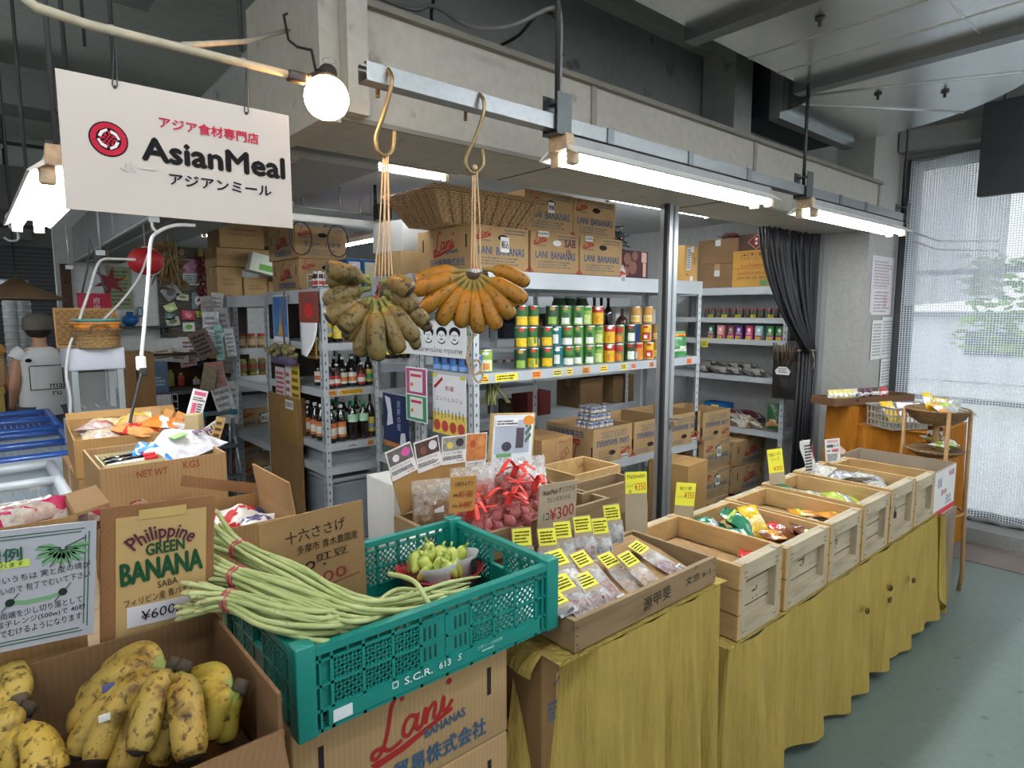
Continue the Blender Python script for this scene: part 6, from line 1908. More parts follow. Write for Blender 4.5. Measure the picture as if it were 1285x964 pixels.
b = MB(); b.rbox((0.015,0.02,0.112),(0.045,0.04,0.004),0.0015); b.build('green_spot',mat('#8fbf6a',0.4,0.2,60),T)
b = MB()
for x,y in ((0.03,0.07),(-0.03,0.06),(-0.04,0.0),(0.05,0.09)): b.rbox((x,y,0.106),(0.035,0.014,0.004),0.0015)
b.build('purple_mark',mat('#6a4466',0.4,0.2),T)
# cracker carton farther back
cbx = open_carton('open_carton','shallow carton of orange cracker bags below the glass case',(0.48,2.95,0.98),0.42,0.52,0.14,-0.05,'#a27d4e',(('b',0.05,60),),'box')
carton('plain_carton','tall carton under the cracker bags',(0.48,2.95,0.0),0.44,0.5,0.978,0,'#8a6c46')
carton('riser_box','carton inside raising the cracker bags',(0.48,2.95,0.987),0.38,0.46,0.085,0,'#8f7048',False)
CRK = mat('#d3a878',0.35,0.3,60,coat=0.3)
for i,(dx,dy,m1,m2,lab) in enumerate(((-0.12,-0.16,film('#d8cfc4',.6),CRK,'clear cracker bag at the near left of the shallow carton'),(-0.02,-0.18,mat('#d98a4e',.35,.3,60),REDP,'orange cracker bag at the near middle of the shallow carton'),(0.08,-0.16,mat('#d9772e',.35,.3,60),WHT,'bright orange bag at the near right of the shallow carton'),(0.13,-0.06,mat('#d9692e',.35,.3,60),CRK,'bright orange bag under the wooden price sticks'),(-0.12,-0.02,film('#dcd6cc',.6),REDP,'clear bag with a red seal in the shallow carton'),(0.0,-0.04,CRK,YLW,'tan cracker bag in the middle of the shallow carton'),(-0.08,0.13,mat('#d8c49a',.4,.25,50),CREAM,'cream cracker bag at the back of the shallow carton'),(0.06,0.12,mat('#dcc9a0',.4,.25,50),YLW,'cream bag with yellow print at the back of the carton'))):
 packet('cracker_bag',lab,'snack bag',(0.48 + dx,2.95 + dy,1.076 + 0.012 * (i % 3)),0.13,0.17,0.06,m1,[(-0.15,0.15,m2)],(0.15,0.1 * (i % 2),0.7 * i),None,100 + i)
for i,(px,py0,py1,col,yaw,roll,lab) in enumerate(((197,518,545,'#a98a62',-0.5,0.05,'short kraft price stick at the back of the cracker carton'),(206,518,548,'#c9965a',-0.5,-0.35,'orange kraft price stick leaning in the cracker carton'),(219,522,548,'#c9965a',-0.5,-0.5,'second leaning orange price stick in the cracker carton'))):
 T = sheet('price_stick',lab,'price card',facecam(PY(px,(py0 + py1) / 2,2.9),yaw,0.05,roll),0.035,0.13,cardboard(col),0.004)
 b = MB(); fine(b,XY,0,0.0,0.02,0.09,5,i,1.57); b.build('print',ink('#5a3a22'),T)
T = sheet('price_stick','small card with white print in front of the leaning sticks','price card',facecam(PY(223,542,2.72),-0.6,0.1,-0.15),0.055,0.085,cardboard('#c0a06c'),0.004)
MB().box((0,0.005,0.0006),(0.046,0.06,0.001)).build('white_print',paper(),T)
b = MB(); fine(b,XY,0,0.005,0.038,0.045,4,3); b.build('print',ink('#b06a72'),T)
# tall price boards standing at the back of the NET WT carton
T,w,h = corner_sheet('price_board','tall white board with pink print on kraft box at the NET WT carton','price card',((241,488),(261,491),(252,530),(236,526)),2.30,paper('#e1dfe0'),0.012)
b = MB(); b.quad(XY,0,h * 0.38,w * 0.8,h * 0.12); b.quad(XY,-w * 0.2,-h * 0.12,w * 0.3,h * 0.36); b.build('pink_print',ink('#d0607f'),T)
b = MB(); fine(b,XY,0,h * 0.2,w * 0.8,h * 0.14,2,3); fine(b,XY,w * 0.18,-h * 0.12,w * 0.35,h * 0.4,5,4); b.build('print',DKINK,T)
T = carton('kraft_sleeve','kraft sleeve under the pink printed price board',(PY(245,550,2.28).x,2.28,1.0),0.045,0.05,0.24,-0.6,'#b3a078',False)
for i,(P4,lab,s) in enumerate((((((257,522),(269,535),(264,562),(258,552))),'white handwritten card leaning beside the kraft sleeve','w'),(((265,522),(277,524),(275,580),(264,578)),'kraft stick card with handwriting beside the kraft sleeve','k'),(((253,560),(268,578),(266,582),(252,575)),'kraft card edge at the corner of the NET WT carton','k'))):
 T,w,h = corner_sheet('price_board',lab,'price card',P4,2.22 - 0.02 * i,paper() if s == 'w' else cardboard('#b79a66'),0.004)
 b = MB(); fine(b,XY,0,h * 0.15,w * 0.7,h * 0.55,4,i); b.build('print',ink('#6a4a3a'),T)
 if i == 1: MB().box((0,-h * 0.1,0.0008),(w * 0.6,h * 0.2,0.001)).build('white_note',paper(),T)
# packet box with raised flaps between the carton and the green crate
kb = open_carton('open_carton','open kraft carton of red and white packets with raised flaps',(0.495,1.66,0.87),0.20,0.27,0.20,0.0,'#a8845a',(('r',0.085,-8),),'box')
MB().box((0,0,0),(0.20,0.004,0.03),M.Translation(V((0.0,0.15,0.235))) @ M.Rotation(0.30,4,'Y')).build('torn_flap',cardboard('#8f6a48'),kb)
carton('plain_carton','tall carton under the red and white packets',(0.495,1.66,0.0),0.20,0.27,0.868,0,'#8a6c46')
carton('riser_box','carton inside raising the red and white packets',(0.495,1.66,0.877),0.18,0.24,0.12,0,'#8f7048',False)
for i,(dx,dy,m1,m2,rz,lab) in enumerate(((-0.05,-0.05,mat('#d8c2c8',.35,.3,60),REDP,0.5,'red and white packet nearest the beans'),(0.04,-0.06,WHT,mat('#5a5a8a',.3,.3),-0.4,'white and violet packet nearest the kraft sign'),(-0.07,0.04,mat('#c9344a',.35,.3,60),WHT,1.0,'red striped packet beside the NET WT carton'),(0.03,0.04,WHT,REDW,0.2,'white and pink packet in the middle of the flap carton'),(0.07,0.07,mat('#3a3a6a',.3,.3,60),REDP,1.2,'dark blue packet behind the kraft sign'))):
 packet('snack_packet',lab,'snack packet',(0.495 + dx * 0.6,1.66 + dy,1.0 + 0.014 * (i % 2)),0.085,0.12,0.05,m1,[(-0.15,0.2,m2)],(0.2,0,rz),None,120 + i)
# ---------------------------------------------------------------- stacked banana boxes under the green crate
for i,lab in enumerate(('lowest banana box in the stack under the green crate','second banana box up under the green crate','banana box just below the top one under the green crate','top banana box right under the green crate, big red script')):
 put(bx1,(0.607,1.182,0.0005 + i * (BH + 0.0008)),math.pi / 2,lab)
CZ = 4 * (BH + 0.0008) + 0.002
GRNP = mat('#0f7d72',0.38,0.06,6,coat=0.15)
gc = thing('green_crate','green lattice plastic crate holding yardlong beans','crate',(0.667,1.165,CZ))
cw,cd,ch = 0.595,0.392,0.156
def lattice(b,m,x0,x1,y0,y1,t=0.0035,n=4):
 """crossing diagonal bars clipped to a rectangle"""
 w,h = x1 - x0,y1 - y0
 st = h / n * 1.5
 for sgn in (1,-1):
  k = -h
  while k < w + h:
   ax,ay,bx_,by = k,0.0,k + h,h
   t0,t1 = 0.0,1.0
   if ax < 0: t0 = -ax / h
   if bx_ > w: t1 = (w - ax) / h
   if t1 - t0 > 0.08:
    p = (ax + h * t0,h * t0); q = (ax + h * t1,h * t1)
    if sgn < 0: p = (p[0],h - p[1]); q = (q[0],h - q[1])
    px_,py_ = (p[0] + q[0]) / 2 + x0,(p[1] + q[1]) / 2 + y0
    ln = math.hypot(q[0] - p[0],q[1] - p[1])
    b.box((0,0,0),(ln,t,0.004),m @ M.Translation(V((px_,py_,-0.004))) @ M.Rotation(math.atan2(q[1] - p[1],q[0] - p[0]),4,'Z'))
   k += st
def crate_wall(name,m,w,cells,slots,text_=False,handle=False):
 b = MB()
 def bar(x0,x1,y0,y1,z0=-0.011,z1=0.0): b.bx(x0,x1,y0,y1,z0,z1,m)
 bar(-w / 2,w / 2,ch - 0.014,ch,-0.014,0.004)
 bar(-w / 2,w / 2,ch - 0.030,ch - 0.025)
 bar(-w / 2,w / 2,0.036,0.042)
 bar(-w / 2 + 0.05,w / 2 - 0.05,0.008,0.038,-0.008,0.002)
 bar(-w / 2,w / 2,0.0,0.006)
 bar(-w / 2,w / 2,0.081,0.086)
 xs = [-w / 2 + w * i / cells for i in range(cells + 1)]
 for x in xs: bar(x - 0.003,x + 0.003,0.0,ch - 0.012)
 for x in [a_ + 0.5 * w / cells for a_ in xs[:-1]]: bar(x - 0.0015,x + 0.0015,ch - 0.026,ch - 0.013)
 for i in range(cells):
  x0,x1 = xs[i] + 0.003,xs[i + 1] - 0.003
  if i in slots:
   bar(x0,x1,0.042,0.125,-0.006,-0.002)
  elif handle and i in (cells // 2,(cells - 1) // 2):
   bar(x0,x1,0.042,0.080,-0.006,-0.002)
  elif i in (0,cells - 1):
   for f in (0.33,0.66): bar(x0 + (x1 - x0) * f - 0.002,x0 + (x1 - x0) * f + 0.002,0.0,ch - 0.012)
   bar(x0,x1,0.042,ch - 0.03,-0.010,-0.008)
  else:
   lattice(b,m,x0,x1,0.042,0.081)
   lattice(b,m,x0,x1,0.086,0.126)
 return b.build(name,GRNP,gc)
FC = {'f': FR((0,-cd / 2,0),(1,0,0),(0,0,1)),'b': FR((0,cd / 2,0),(-1,0,0),(0,0,1)),'l': FR((-cw / 2,0,0),(0,-1,0),(0,0,1)),'r': FR((cw / 2,0,0),(0,1,0),(0,0,1))}
crate_wall('long_wall',FC['f'],cw,10,(4,5))
crate_wall('long_wall',FC['b'],cw,10,())
crate_wall('short_wall',FC['l'],cd,7,(),handle=True)
crate_wall('short_wall',FC['r'],cd,7,(),handle=True)
for sx in (-1,1):
 for sy in (-1,1):
  MB().rbox((sx * (cw / 2 - 0.012),sy * (cd / 2 - 0.012),ch / 2 + 0.004),(0.035,0.035,ch + 0.010),0.003).build('corner_post',GRNP,gc)
b = MB()
for i in range(13): b.bx(-cw / 2 + 0.01,cw / 2 - 0.01,-cd / 2 + 0.012 + i * 0.0295,-cd / 2 + 0.026 + i * 0.0295,0.004,0.009)
b.bx(-cw / 2 + 0.01,cw / 2 - 0.01,-cd / 2 + 0.01,cd / 2 - 0.01,0.001,0.004)
b.build('base',GRNP,gc)
b = MB()
for xx in (-0.05,-0.038,-0.026,0.022,0.034,0.046):
 for yy in (0.062,0.103): b.rbox((xx,yy,-0.0015),(0.0045,0.026,0.002),0.0009,FC['f'])
b.build('slot',mat('#0a3f3a',0.6),gc)
WT = paper('#dfe6e2')
b = MB()
m = FC['f'] @ M.Translation(V((0,0,0.0022)))
for q in ((-0.118,0.0355,0.013,0.0018),(-0.118,0.0245,0.013,0.0018)): b.quad(m,*q)
for q in ((-0.1235,0.030,0.0018,0.012),(-0.1125,0.030,0.0018,0.012)): b.quad(m,*q)
put_text(b,'S.C.R.',m,-0.068,0.030,0.062,0.014,0.02)
put_text(b,'613',m,-0.008,0.030,0.027,0.013,0.02)
put_text(b,'S',m,0.028,0.0305,0.008,0.013,0.0,0,0.25)
b.build('lettering',WT,gc)
b = MB(); put_text(b,'三甲リース所有物',m,0.105,0.031,0.066,0.008,0.0); fine(b,m,0.105,0.021,0.04,0.006,1,3); b.build('lettering',ink('#9fcfc6'),gc)
MB().quad(m,-0.222,0.022,0.036,0.022,0.001).build('code_sticker',paper('#d5dde0'),gc)
MB().quad(FC['l'] @ M.Translation(V((0,0,0.004))),-0.14,ch - 0.01,0.02,0.03,0.002).build('yellow_tag',mat('#e2c420',0.5),gc)
# beans
BEAN = bananamat('#b3bd84','#7d8a4a',0.33,'#96a566')
BEANT = mat('#a8a472',0.7,0.2,40)
BAND = mat('#a8484a',0.5)
def bean_bundle(label,path,n,seed,r0=0.021,cone=0.018):
 rd = random.Random(seed)
 P = [PZ(*p) for p in path]
 o = P[1].copy()
 T = thing('bean_bundle',label,'beans',o)
 for i in range(n):
  a = i * 2.39996
  f = math.sqrt((i + 0.5) / n)
  L = len(P)
  pts = []
  end = rd.uniform(0.82,1.0)
  for q,p in enumerate(P):
   d = (P[min(q + 1,L - 1)] - P[max(q - 1,0)]).normalized()
   sx = d.cross(V((0,0,1))).normalized(); up = sx.cross(d)
   if q == 0: sc,j = r0 * 1.5,0.02
   elif q == 1: sc,j = r0 * 0.85,0.0
   else: sc,j = r0 * (1.0 + 0.27 * (q - 1)),0.013
   fl = 0.85 if q < 2 else 0.6
   c_ = p if q else p + (P[1] - p) * rd.uniform(-0.25,0.35)
   pts.append(c_ - o + sx * (math.cos(a) * f * sc + rd.uniform(-j,j)) + up * (math.sin(a) * f * sc * fl + rd.uniform(-j,j) * 0.4))
  pts = spline(pts,6)
  pts = pts[:max(6,int(len(pts) * end))]
  r = [rd.uniform(0.0043,0.0053) * (1 + 0.10 * math.sin(k_ * 1.9 + i)) for k_ in range(len(pts))]
  r[0] = 0.0035; r[-1] = 0.0016; r[-2] = 0.003
  b = MB().tube(pts,r,7)
  b.mi = 1
  b.tube([pts[0] + (pts[0] - pts[2]) * 0.25,pts[0],pts[1]],[0.0022,0.0042,0.0053],7)
  b.build('bean',[BEAN,BEANT],T)
 d = (P[2] - P[0]).normalized()
 m = FR((0,0,0),d.cross(V((0,0,1))),V((0,0,1)))
 for dx in (-0.004,0.003):
  MB().tube([d * dx + m.to_3x3() @ V((r0 * 1.0 * math.cos(t_ * .52),r0 * 0.85 * math.sin(t_ * .52),0.003 * math.sin(t_))) for t_ in range(12)],0.0022,6,close=True).build('rubber_band',BAND,T)
 return T
bean_bundle('yardlong bean bundle furthest back, its tied end highest',[(268,668,1.115),(302,690,1.095),(370,722,1.07),(440,760,1.035),(500,768,0.995),(560,752,0.955),(615,736,0.945)],20,1,0.023)
bean_bundle('middle yardlong bean bundle over the crate corner',[(242,708,1.095),(298,724,1.08),(365,748,1.06),(430,774,1.03),(480,774,0.99),(530,760,0.95),(585,746,0.94)],20,2,0.023)
bean_bundle('front yardlong bean bundle, its tied end overhanging the open carton',[(236,752,1.075),(288,754,1.06),(345,772,1.05),(400,785,1.035),(450,776,0.995),(510,760,0.95),(560,755,0.935)],20,3,0.023)
for i,(pts,lab) in enumerate((([(488,720,1.04),(520,730,1.04),(548,765,1.0),(590,750,.985)],'single curled bean arching over the bundles'),([(380,775,1.05),(430,762,1.045),(470,752,1.03)],'loose bean with a dry brown tip lying across the bundles'),([(470,760,.99),(500,740,.99),(560,745,.985),(612,736,.985)],'loose bean lying toward the red basin'))):
 P = [PZ(*p) for p in pts]
 o = P[0].copy()
 T = thing('loose_bean',lab,'bean',o)
 q_ = spline([p - o for p in P],7)
 MB().tube(q_,[0.005] * (len(q_) - 2) + [0.003,0.0015],7).build('bean',BEAN,T)
 MB().tube([q_[-1],q_[-1] + (q_[-1] - q_[-3]).normalized() * 0.012],[0.0022,0.001],6).build('tip',TIPM,T)
# kraft sign in the crate
p = PY(393,690,1.27)
T,w,h = corner_sheet('bean_sign','kraft cardboard sign for the yardlong beans standing in the green crate','sign',((323,660),(452,627),(463,748),(334,790)),1.27,cardboard('#94754f'),0.006)
text(T,'十六ささげ',XY,0.004,h * 0.31,w * 0.58,h * 0.12,BLACK(),0.0,0.04)
text(T,'多摩市 青木農園産',XY,w * 0.13,h * 0.17,w * 0.6,h * 0.085,BLACK(),0.0,0.02)
text(T,'豇豆',XY,w * 0.16,h * 0.045,w * 0.32,h * 0.075,BLACK(),0.0,0.04)
text(T,'sitao .',XY,-w * 0.15,h * 0.0,w * 0.48,h * 0.12,BLACK(),0.0,0.06)
text(T,'¥ 200',XY,w * 0.0,-h * 0.17,w * 0.6,h * 0.115,ink('#8d3b38'),0.0,0.06)
b = MB(); b.quad(XY @ M.Rotation(0.08,4,'Z'),w * 0.12,-h * 0.26,w * 0.6,0.0015,0.001); b.build('underline',ink('#8d3b38'),T)
# red basin of peppers
pc_ = PZ(552,712,CZ + 0.075)
BC = V((pc_.x,pc_.y,CZ + 0.012))
bs = thing('red_basin','red plastic basin of pale peppers inside the green crate','basin',BC)
MB().lathe([(0.065,0),(0.08,0.004),(0.102,0.06),(0.109,0.068),(0.111,0.066),(0.106,0.06),(0.092,0.058),(0.07,0.008),(0.0001,0.006)],30,cap=False).build('bowl',mat('#a82c30',0.4,0.1,20),bs)
NEWS = mat('#b9b9b8',0.8,0.15,60)
for i,(dx,dy,rz,lab) in enumerate(((-0.035,-0.045,0.2,'newspaper cone wrapping peppers at the near left of the basin'),(0.04,-0.03,0.6,'newspaper cone wrapping peppers on the right of the basin'))):
 T = thing('newspaper_cone',lab,'newspaper',BC + V((dx,dy,0.02)),rz)
 b = MB()
 b.grid(lambda u,v: V(((0.018 + 0.030 * v) * math.cos(4.6 * u + 2.4),(0.018 + 0.030 * v) * math.sin(4.6 * u + 2.4),0.085 * v * (0.75 + 0.25 * math.sin(3.1 * u)))),14,4)
 b.build('paper',NEWS,T,solid=0.001)
 b = MB()
 for k_ in range(5): b.rbox((0.0,0,0),(0.018,0.0012,0.0022),0.0004,M.Rotation(-1.2 + k_ * 0.35 + 2.0 * i - 1,4,'Z') @ M.Translation(V((0,-0.044,0.035 + 0.006 * (k_ % 3)))))
 b.build('print',DKINK,T)
 if i == 1: MB().rbox((0,-0.0,0),(0.02,0.0015,0.05),0.0005,M.Rotation(-0.35,4,'Z') @ M.Translation(V((0,-0.046,0.05)))).build('black_advert',BLACKM,T)
PEP = mat('#b9c25c',0.3,0.12,12,coat=0.3)
PEPS = mat('#8fa243',0.5,0.1,20)
pep = thing('pepper','x','pepper',(0,0,0))
b = MB()
b.tube(spline([(0,0,-0.03),(0.002,0,-0.012),(0,0,0.01),(0.001,0,0.026)],4),[0.004,0.007,0.0095,0.0115,0.013,0.0142,0.015,0.0155,0.0157,0.0155,0.014,0.010,0.005],10)
b.build('fruit',PEP,pep)
MB().lathe([(0.0001,0.027),(0.009,0.0265),(0.010,0.024)],8,cap=False).tube([(0,0,0.026),(0.002,0,0.034),(0.006,0,0.04)],0.003,6).build('stem',PEPS,pep)
PW = ['nearest the kraft sign','at the basin rim nearest the beans','behind the near newspaper cone','in the near newspaper cone','second in the near newspaper cone','at the back rim of the basin','in the basin middle','between the two newspaper cones','in the farther newspaper cone','second in the farther newspaper cone','highest in the farther newspaper cone','at the back of the farther cone','third in the near newspaper cone','behind the basin middle','tucked low beside the near cone','lying against the back rim']
for i in range(16):
 a = i * 2.4
 r = 0.068 * math.sqrt((i + .5) / 16)
 x,y = r * math.cos(a) - 0.012,r * math.sin(a) - 0.004
 put(pep,BC + V((x,y,0.078 + 0.016 * (1 - r / 0.07) + 0.006 * math.sin(i * 3))),0,f'pale yellow green pepper {PW[i]}','pale peppers in the red basin',(0.5 * math.sin(i * 1.9) - 0.35,0.5 * math.cos(i * 2.3),i * 1.3))
# ================================================================ spice tray, shallot tray
TF,TB = 0.926,1.225
tcl = thing('tablecloth','mustard cloth draped under the spice tray beside the green crate','tablecloth',(0.95,TF,0.805))
o_ = M.Translation(V((-0.95,-TF,-0.805)))
b = MB()
def front_cloth(u,v):
 x = 0.955 + 0.655 * u
 z = 0.806 - 0.74 * v
 s = math.sin(2 * math.pi * 4.3 * u + 1) * 0.7 + math.sin(2 * math.pi * 11 * u + 2 + v) * 0.3 + math.sin(2 * math.pi * 3.1 * u) * 0.4
 y = TF - 0.014 - 0.02 * v - 0.036 * (0.10 + v) * s
 k_ = max(0.0,1 - u / (0.16 + 0.16 * v))
 y += 0.16 * k_ * k_ + 0.02 * k_
 x -= 0.14 * v * k_
 if u > 0.93: y += (u - 0.93) * 1.2 * (0.3 + 0.7 * v)
 return o_ @ V((x,y,z))
b.grid(front_cloth,110,24)
b.build('front_drop',CLOTH,tcl)
b = MB()
b.grid(lambda u,v: o_ @ V((0.93 + 0.68 * u,TF - 0.012 + 0.34 * v,0.8065)),6,4)
b.grid(lambda u,v: o_ @ V((0.93 - 0.035 * math.sin(u * 1.57),TF + 0.05 + 0.26 * v,0.8065 - 0.05 * u * (0.5 + 0.5 * math.sin(v * 4 + 1)))),6,12)
b.build('top_flap',CLOTH,tcl)
for i,(z,h,lab) in enumerate(((0,0.40,'large brown carton on the floor under the spice tray cloth'),(0.402,0.40,'upper brown carton with blue print under the spice tray cloth'))):
 T = carton('plain_carton',lab,(1.235,1.16,z),0.60,0.36,h,0,'#80623f',False)
 F = faces(0.60,0.36,h)
 if i:
  text(T,'バナナ',F['f'],-0.2,0.11,0.12,0.04,NAVI,0,-0.3); text(T,'果',F['f'],-0.17,0.16,0.07,0.05,REDI)
  b = MB(); fine(b,F['f'],-0.2,0.05,0.16,0.05,4,3); b.build('print',NAVI,T)
 b = MB(); b.quad(F['f'],-0.24,-0.02,0.03,h * 0.8,0.001); b.build('packing_tape',TAPE,T)
tray = thing('spice_tray','shallow weathered wooden tray full of spice pouches','tray',(1.275,(TF + TB) / 2,0.812))
WT_ = wood('#8a7355',0.5,'x')
WTY = wood('#8a7355',0.5,'y')
tw,td,th = 0.58,TB - TF,0.075
MB().bx(-tw / 2,tw / 2,-td / 2,-td / 2 + 0.014,0,th).build('front_board',WT_,tray)
MB().bx(-tw / 2,tw / 2,td / 2 - 0.014,td / 2,0,th).build('back_board',WT_,tray)
for s in (-1,1): MB().bx(s * (tw / 2 - 0.007) - 0.007,s * (tw / 2 - 0.007) + 0.007,-td / 2 + 0.014,td / 2 - 0.014,0,th).build('end_board',WTY,tray)
MB().bx(-tw / 2 + 0.014,tw / 2 - 0.014,-td / 2 + 0.014,td / 2 - 0.014,0,0.008).build('bottom',WT_,tray)
m = FR((0,-td / 2,th / 2),(1,0,0),(0,0,1))
text(tray,'源甲斐',m,0.015,0.0,0.115,0.036,ink('#2e2a26'),0.0,0.05); text(tray,'文京 6-1',m,0.20,0.005,0.12,0.022,ink('#2e2a26'))
b = MB()
for s in (-1,1):
 for z in (-0.02,0.0,0.02): b.quad(m,s * (tw / 2 - 0.007),z,0.008,0.002,0.001)
b.build('nail',mat('#3a2d22',0.8),tray)
rs_ = thing('cardboard_riser','sloping kraft riser under the spice pouches in the tray','riser',(1.275,(TF + TB) / 2,0.822))
prof = [(-0.13,0.0),(0.13,0.0),(0.13,0.06),(0.02,0.045),(-0.13,0.006)]
MB().prism(prof,-0.26,0.26,M(((0,0,1,0),(1,0,0,0),(0,1,0,0),(0,0,0,1)))).build('body',cardboard('#94754f'),rs_)
MB().bx(-0.26,0.26,0.10,0.102,0.0545,0.0565).build('tape_piece',TAPE,rs_)
SPC = {'r': '#7d3f2b','k': '#3b2a22','t': '#a98660','w': '#cfc9bd','g': '#6f6a42','m': '#6a2024','n': '#4c4a4c'}
def spice(px,py,Y,ck,lab,tilt,yaw=-0.35,L=0.125,w=0.062,up=0.0,tag2=False,roll=0.0):
 """card centre seen at the pixel, at depth Y"""
 if tilt > 0.9: L *= 1.25 if py < 712 else 0.8; w *= 1.12
 L = min(L,(PY(px,py,Y).y - TF - 0.035) / max(0.3,math.sin(tilt)) - 0.024) if tilt > 0.9 else L
 L = max(L,0.03)
 c = PY(px,py,Y)
 fr = M.Translation(c) @ M.Rotation(yaw,4,'Z') @ M.Rotation(math.pi / 2 - tilt,4,'X') @ M.Rotation(roll,4,'Z')
 T = sheet('spice_pouch',lab,'spice pouch',fr,w * 0.86,0.058,KRAFT,0.002)
 MB().box((0,0.004,0.0008),(w * 0.8,0.044,0.0012)).build('yellow_note',YEL,T)
 b = MB(); fine(b,XY @ M.Translation(V((0,0,0.0008))),0,0.004,w * 0.66,0.034,4,int(px)); b.build('print',ink('#3d3a22'),T)
 b = MB(); pillow(b,(0,-0.022 - L / 2,-0.002),w,L,0.022,crimp=0.006,seed=int(px)); b.build('plastic_bag',film('#e3e6e8',0.30),T)
 b = MB(); pillow(b,(0,-0.022 - L * 0.64,-0.004),w * 0.88,L * 0.62,0.018,crimp=0.004,seed=int(px) + 1,wave=0.25); b.build('spice',mat(SPC[ck],0.8,0.45,90),T)
 if tag2:
  MB().box((0.012,-0.022 - L * 0.8,0.0105),(0.03,0.026,0.001)).build('white_label',paper(),T)
  b = MB(); fine(b,XY @ M.Translation(V((0.012,-0.022 - L * 0.8,0.0105))),0,0,0.024,0.016,3,4); b.build('label_print',DKINK,T)
 return T
for args in (
 (655,676,1.20,'w','spice pouch standing nearest the green crate corner',0.35,-0.5,0.09),
 (687,676,1.18,'w','pale spice pouch second along the standing back row',0.45,-0.45,0.10),
 (706,667,1.20,'w','spice pouch standing in front of the corrugated price card',0.4,-0.4,0.11),
 (731,660,1.20,'r','brown spice pouch standing fourth along the back row',0.4,-0.4,0.11,0.066,0,True),
 (753,662,1.20,'n','grey spice pouch standing fifth along the back row',0.45,-0.4,0.10),
 (768,645,1.22,'k','tallest standing spice pouch at the end of the back row',0.3,-0.35,0.12,0.068,0,True),
 (700,702,1.10,'r','spice pouch of brown bark in the middle row by the crate',0.95,-0.05,0.11),
 (731,703,1.11,'r','spice pouch with a white label in the middle row',1.0,0.05,0.15,0.064,0,True),
 (765,704,1.09,'t','clear spice pouch third along the middle row',1.05,0.05,0.13),
 (790,703,1.05,'t','spice pouch leaning on the dark red one',1.05,0.1,0.12),
 (803,688,1.105,'m','long dark red spice pouch at the end nearest the crates',1.22,0.25,0.17,0.07,0,True),
 (736,730,1.03,'r','spice pouch of cinnamon bark at the tray front',1.1,0.0,0.10),
 (707,733,1.04,'r','spice pouch second from the crate at the tray front',1.05,0.0,0.10),
 (698,752,1.0,'n','pale spice pouch in the near corner of the tray',1.25,0.0,0.04,0.055)):
 spice(*args)
# corrugated price card in front of the shallot tray
T,w,h = corner_sheet('blend_card','pale corrugated card pricing the blend spice at 300 yen','price card',((671,613),(718,604),(728,662),(682,672)),1.27,cardboard('#a99a83'),0.005)
text(T,'AsianMeal オリジナル',XY,0,h * 0.36,w * 0.86,h * 0.12,BLACK(),0.0,0.02)
text(T,'ブレンドスパイス',XY,0.0,h * 0.2,w * 0.62,h * 0.1,BLACK(),0.0,0.02)
text(T,'¥300',XY,w * 0.1,-h * 0.08,w * 0.66,h * 0.24,REDI,-0.01,0.08)
text(T,'1コ',XY,-w * 0.32,-h * 0.12,w * 0.14,h * 0.14,BLACK())
b = MB(); b.quad(XY @ M.Rotation(0.3,4,'Z'),0,-h * 0.34,w * 0.6,0.0012).quad(XY @ M.Rotation(0.3,4,'Z'),0.01,-h * 0.42,w * 0.5,0.0012); b.build('underline',REDI,T)
# shallot tray on stacked cartons
SX0,SX1,SY0,SY1 = 0.965,1.62,1.365,1.685
SZ = 0.862
st = thing('shallot_tray','weathered wooden tray of shallots behind the green crate','tray',((SX0 + SX1) / 2,(SY0 + SY1) / 2,SZ))
w,d,h = SX1 - SX0,SY1 - SY0,0.085
MB().bx(-w / 2,w / 2,-d / 2,-d / 2 + 0.014,0,h).build('front_board',WT_,st)
MB().bx(-w / 2,w / 2,d / 2 - 0.014,d / 2,0,h).build('back_board',WT_,st)
for s in (-1,1): MB().bx(s * (w / 2 - 0.007) - 0.007,s * (w / 2 - 0.007) + 0.007,-d / 2 + 0.014,d / 2 - 0.014,0,h).build('end_board',WTY,st)
MB().bx(-w / 2 + 0.014,w / 2 - 0.014,-d / 2 + 0.014,d / 2 - 0.014,0,0.008).build('bottom',WT_,st)
for i in range(2): carton('plain_carton',f'{("lower", "upper")[i]} brown carton under the shallot tray',((SX0 + SX1) / 2,(SY0 + SY1) / 2 + 0.005,i * 0.431),w - 0.03,d - 0.02,0.43,0,'#7d6243')
bt = thing('small_crate','short pale wooden crate standing behind the corrugated price card','crate',(1.78,1.66,0.84))
for bb,nm in (((-0.13,0.13,-0.1,-0.088,0,0.14),'front_board'),((-0.13,0.13,0.088,0.1,0,0.14),'back_board'),((-0.13,-0.118,-0.088,0.088,0,0.14),'end_board'),((0.118,0.13,-0.088,0.088,0,0.14),'end_board'),((-0.118,0.118,-0.088,0.088,0,0.008),'bottom')): MB().bx(*bb).build(nm,WLIGHT,bt)
bt2 = thing('small_crate','dark weathered crate board in front of the short pale crate','crate',(1.72,1.50,0.84))
for bb,nm in (((-0.16,0.16,-0.06,-0.046,0,0.115),'front_board'),((-0.16,0.16,0.046,0.06,0,0.115),'back_board'),((-0.16,-0.148,-0.046,0.046,0,0.115),'end_board'),((0.148,0.16,-0.046,0.046,0,0.115),'end_board'),((-0.148,0.148,-0.046,0.046,0,0.008),'bottom')): MB().bx(*bb).build(nm,WT_,bt2)
carton('plain_carton','tall brown carton under the two short crates',(1.77,1.60,0.0),0.28,0.30,0.838,0,'#7d6243')
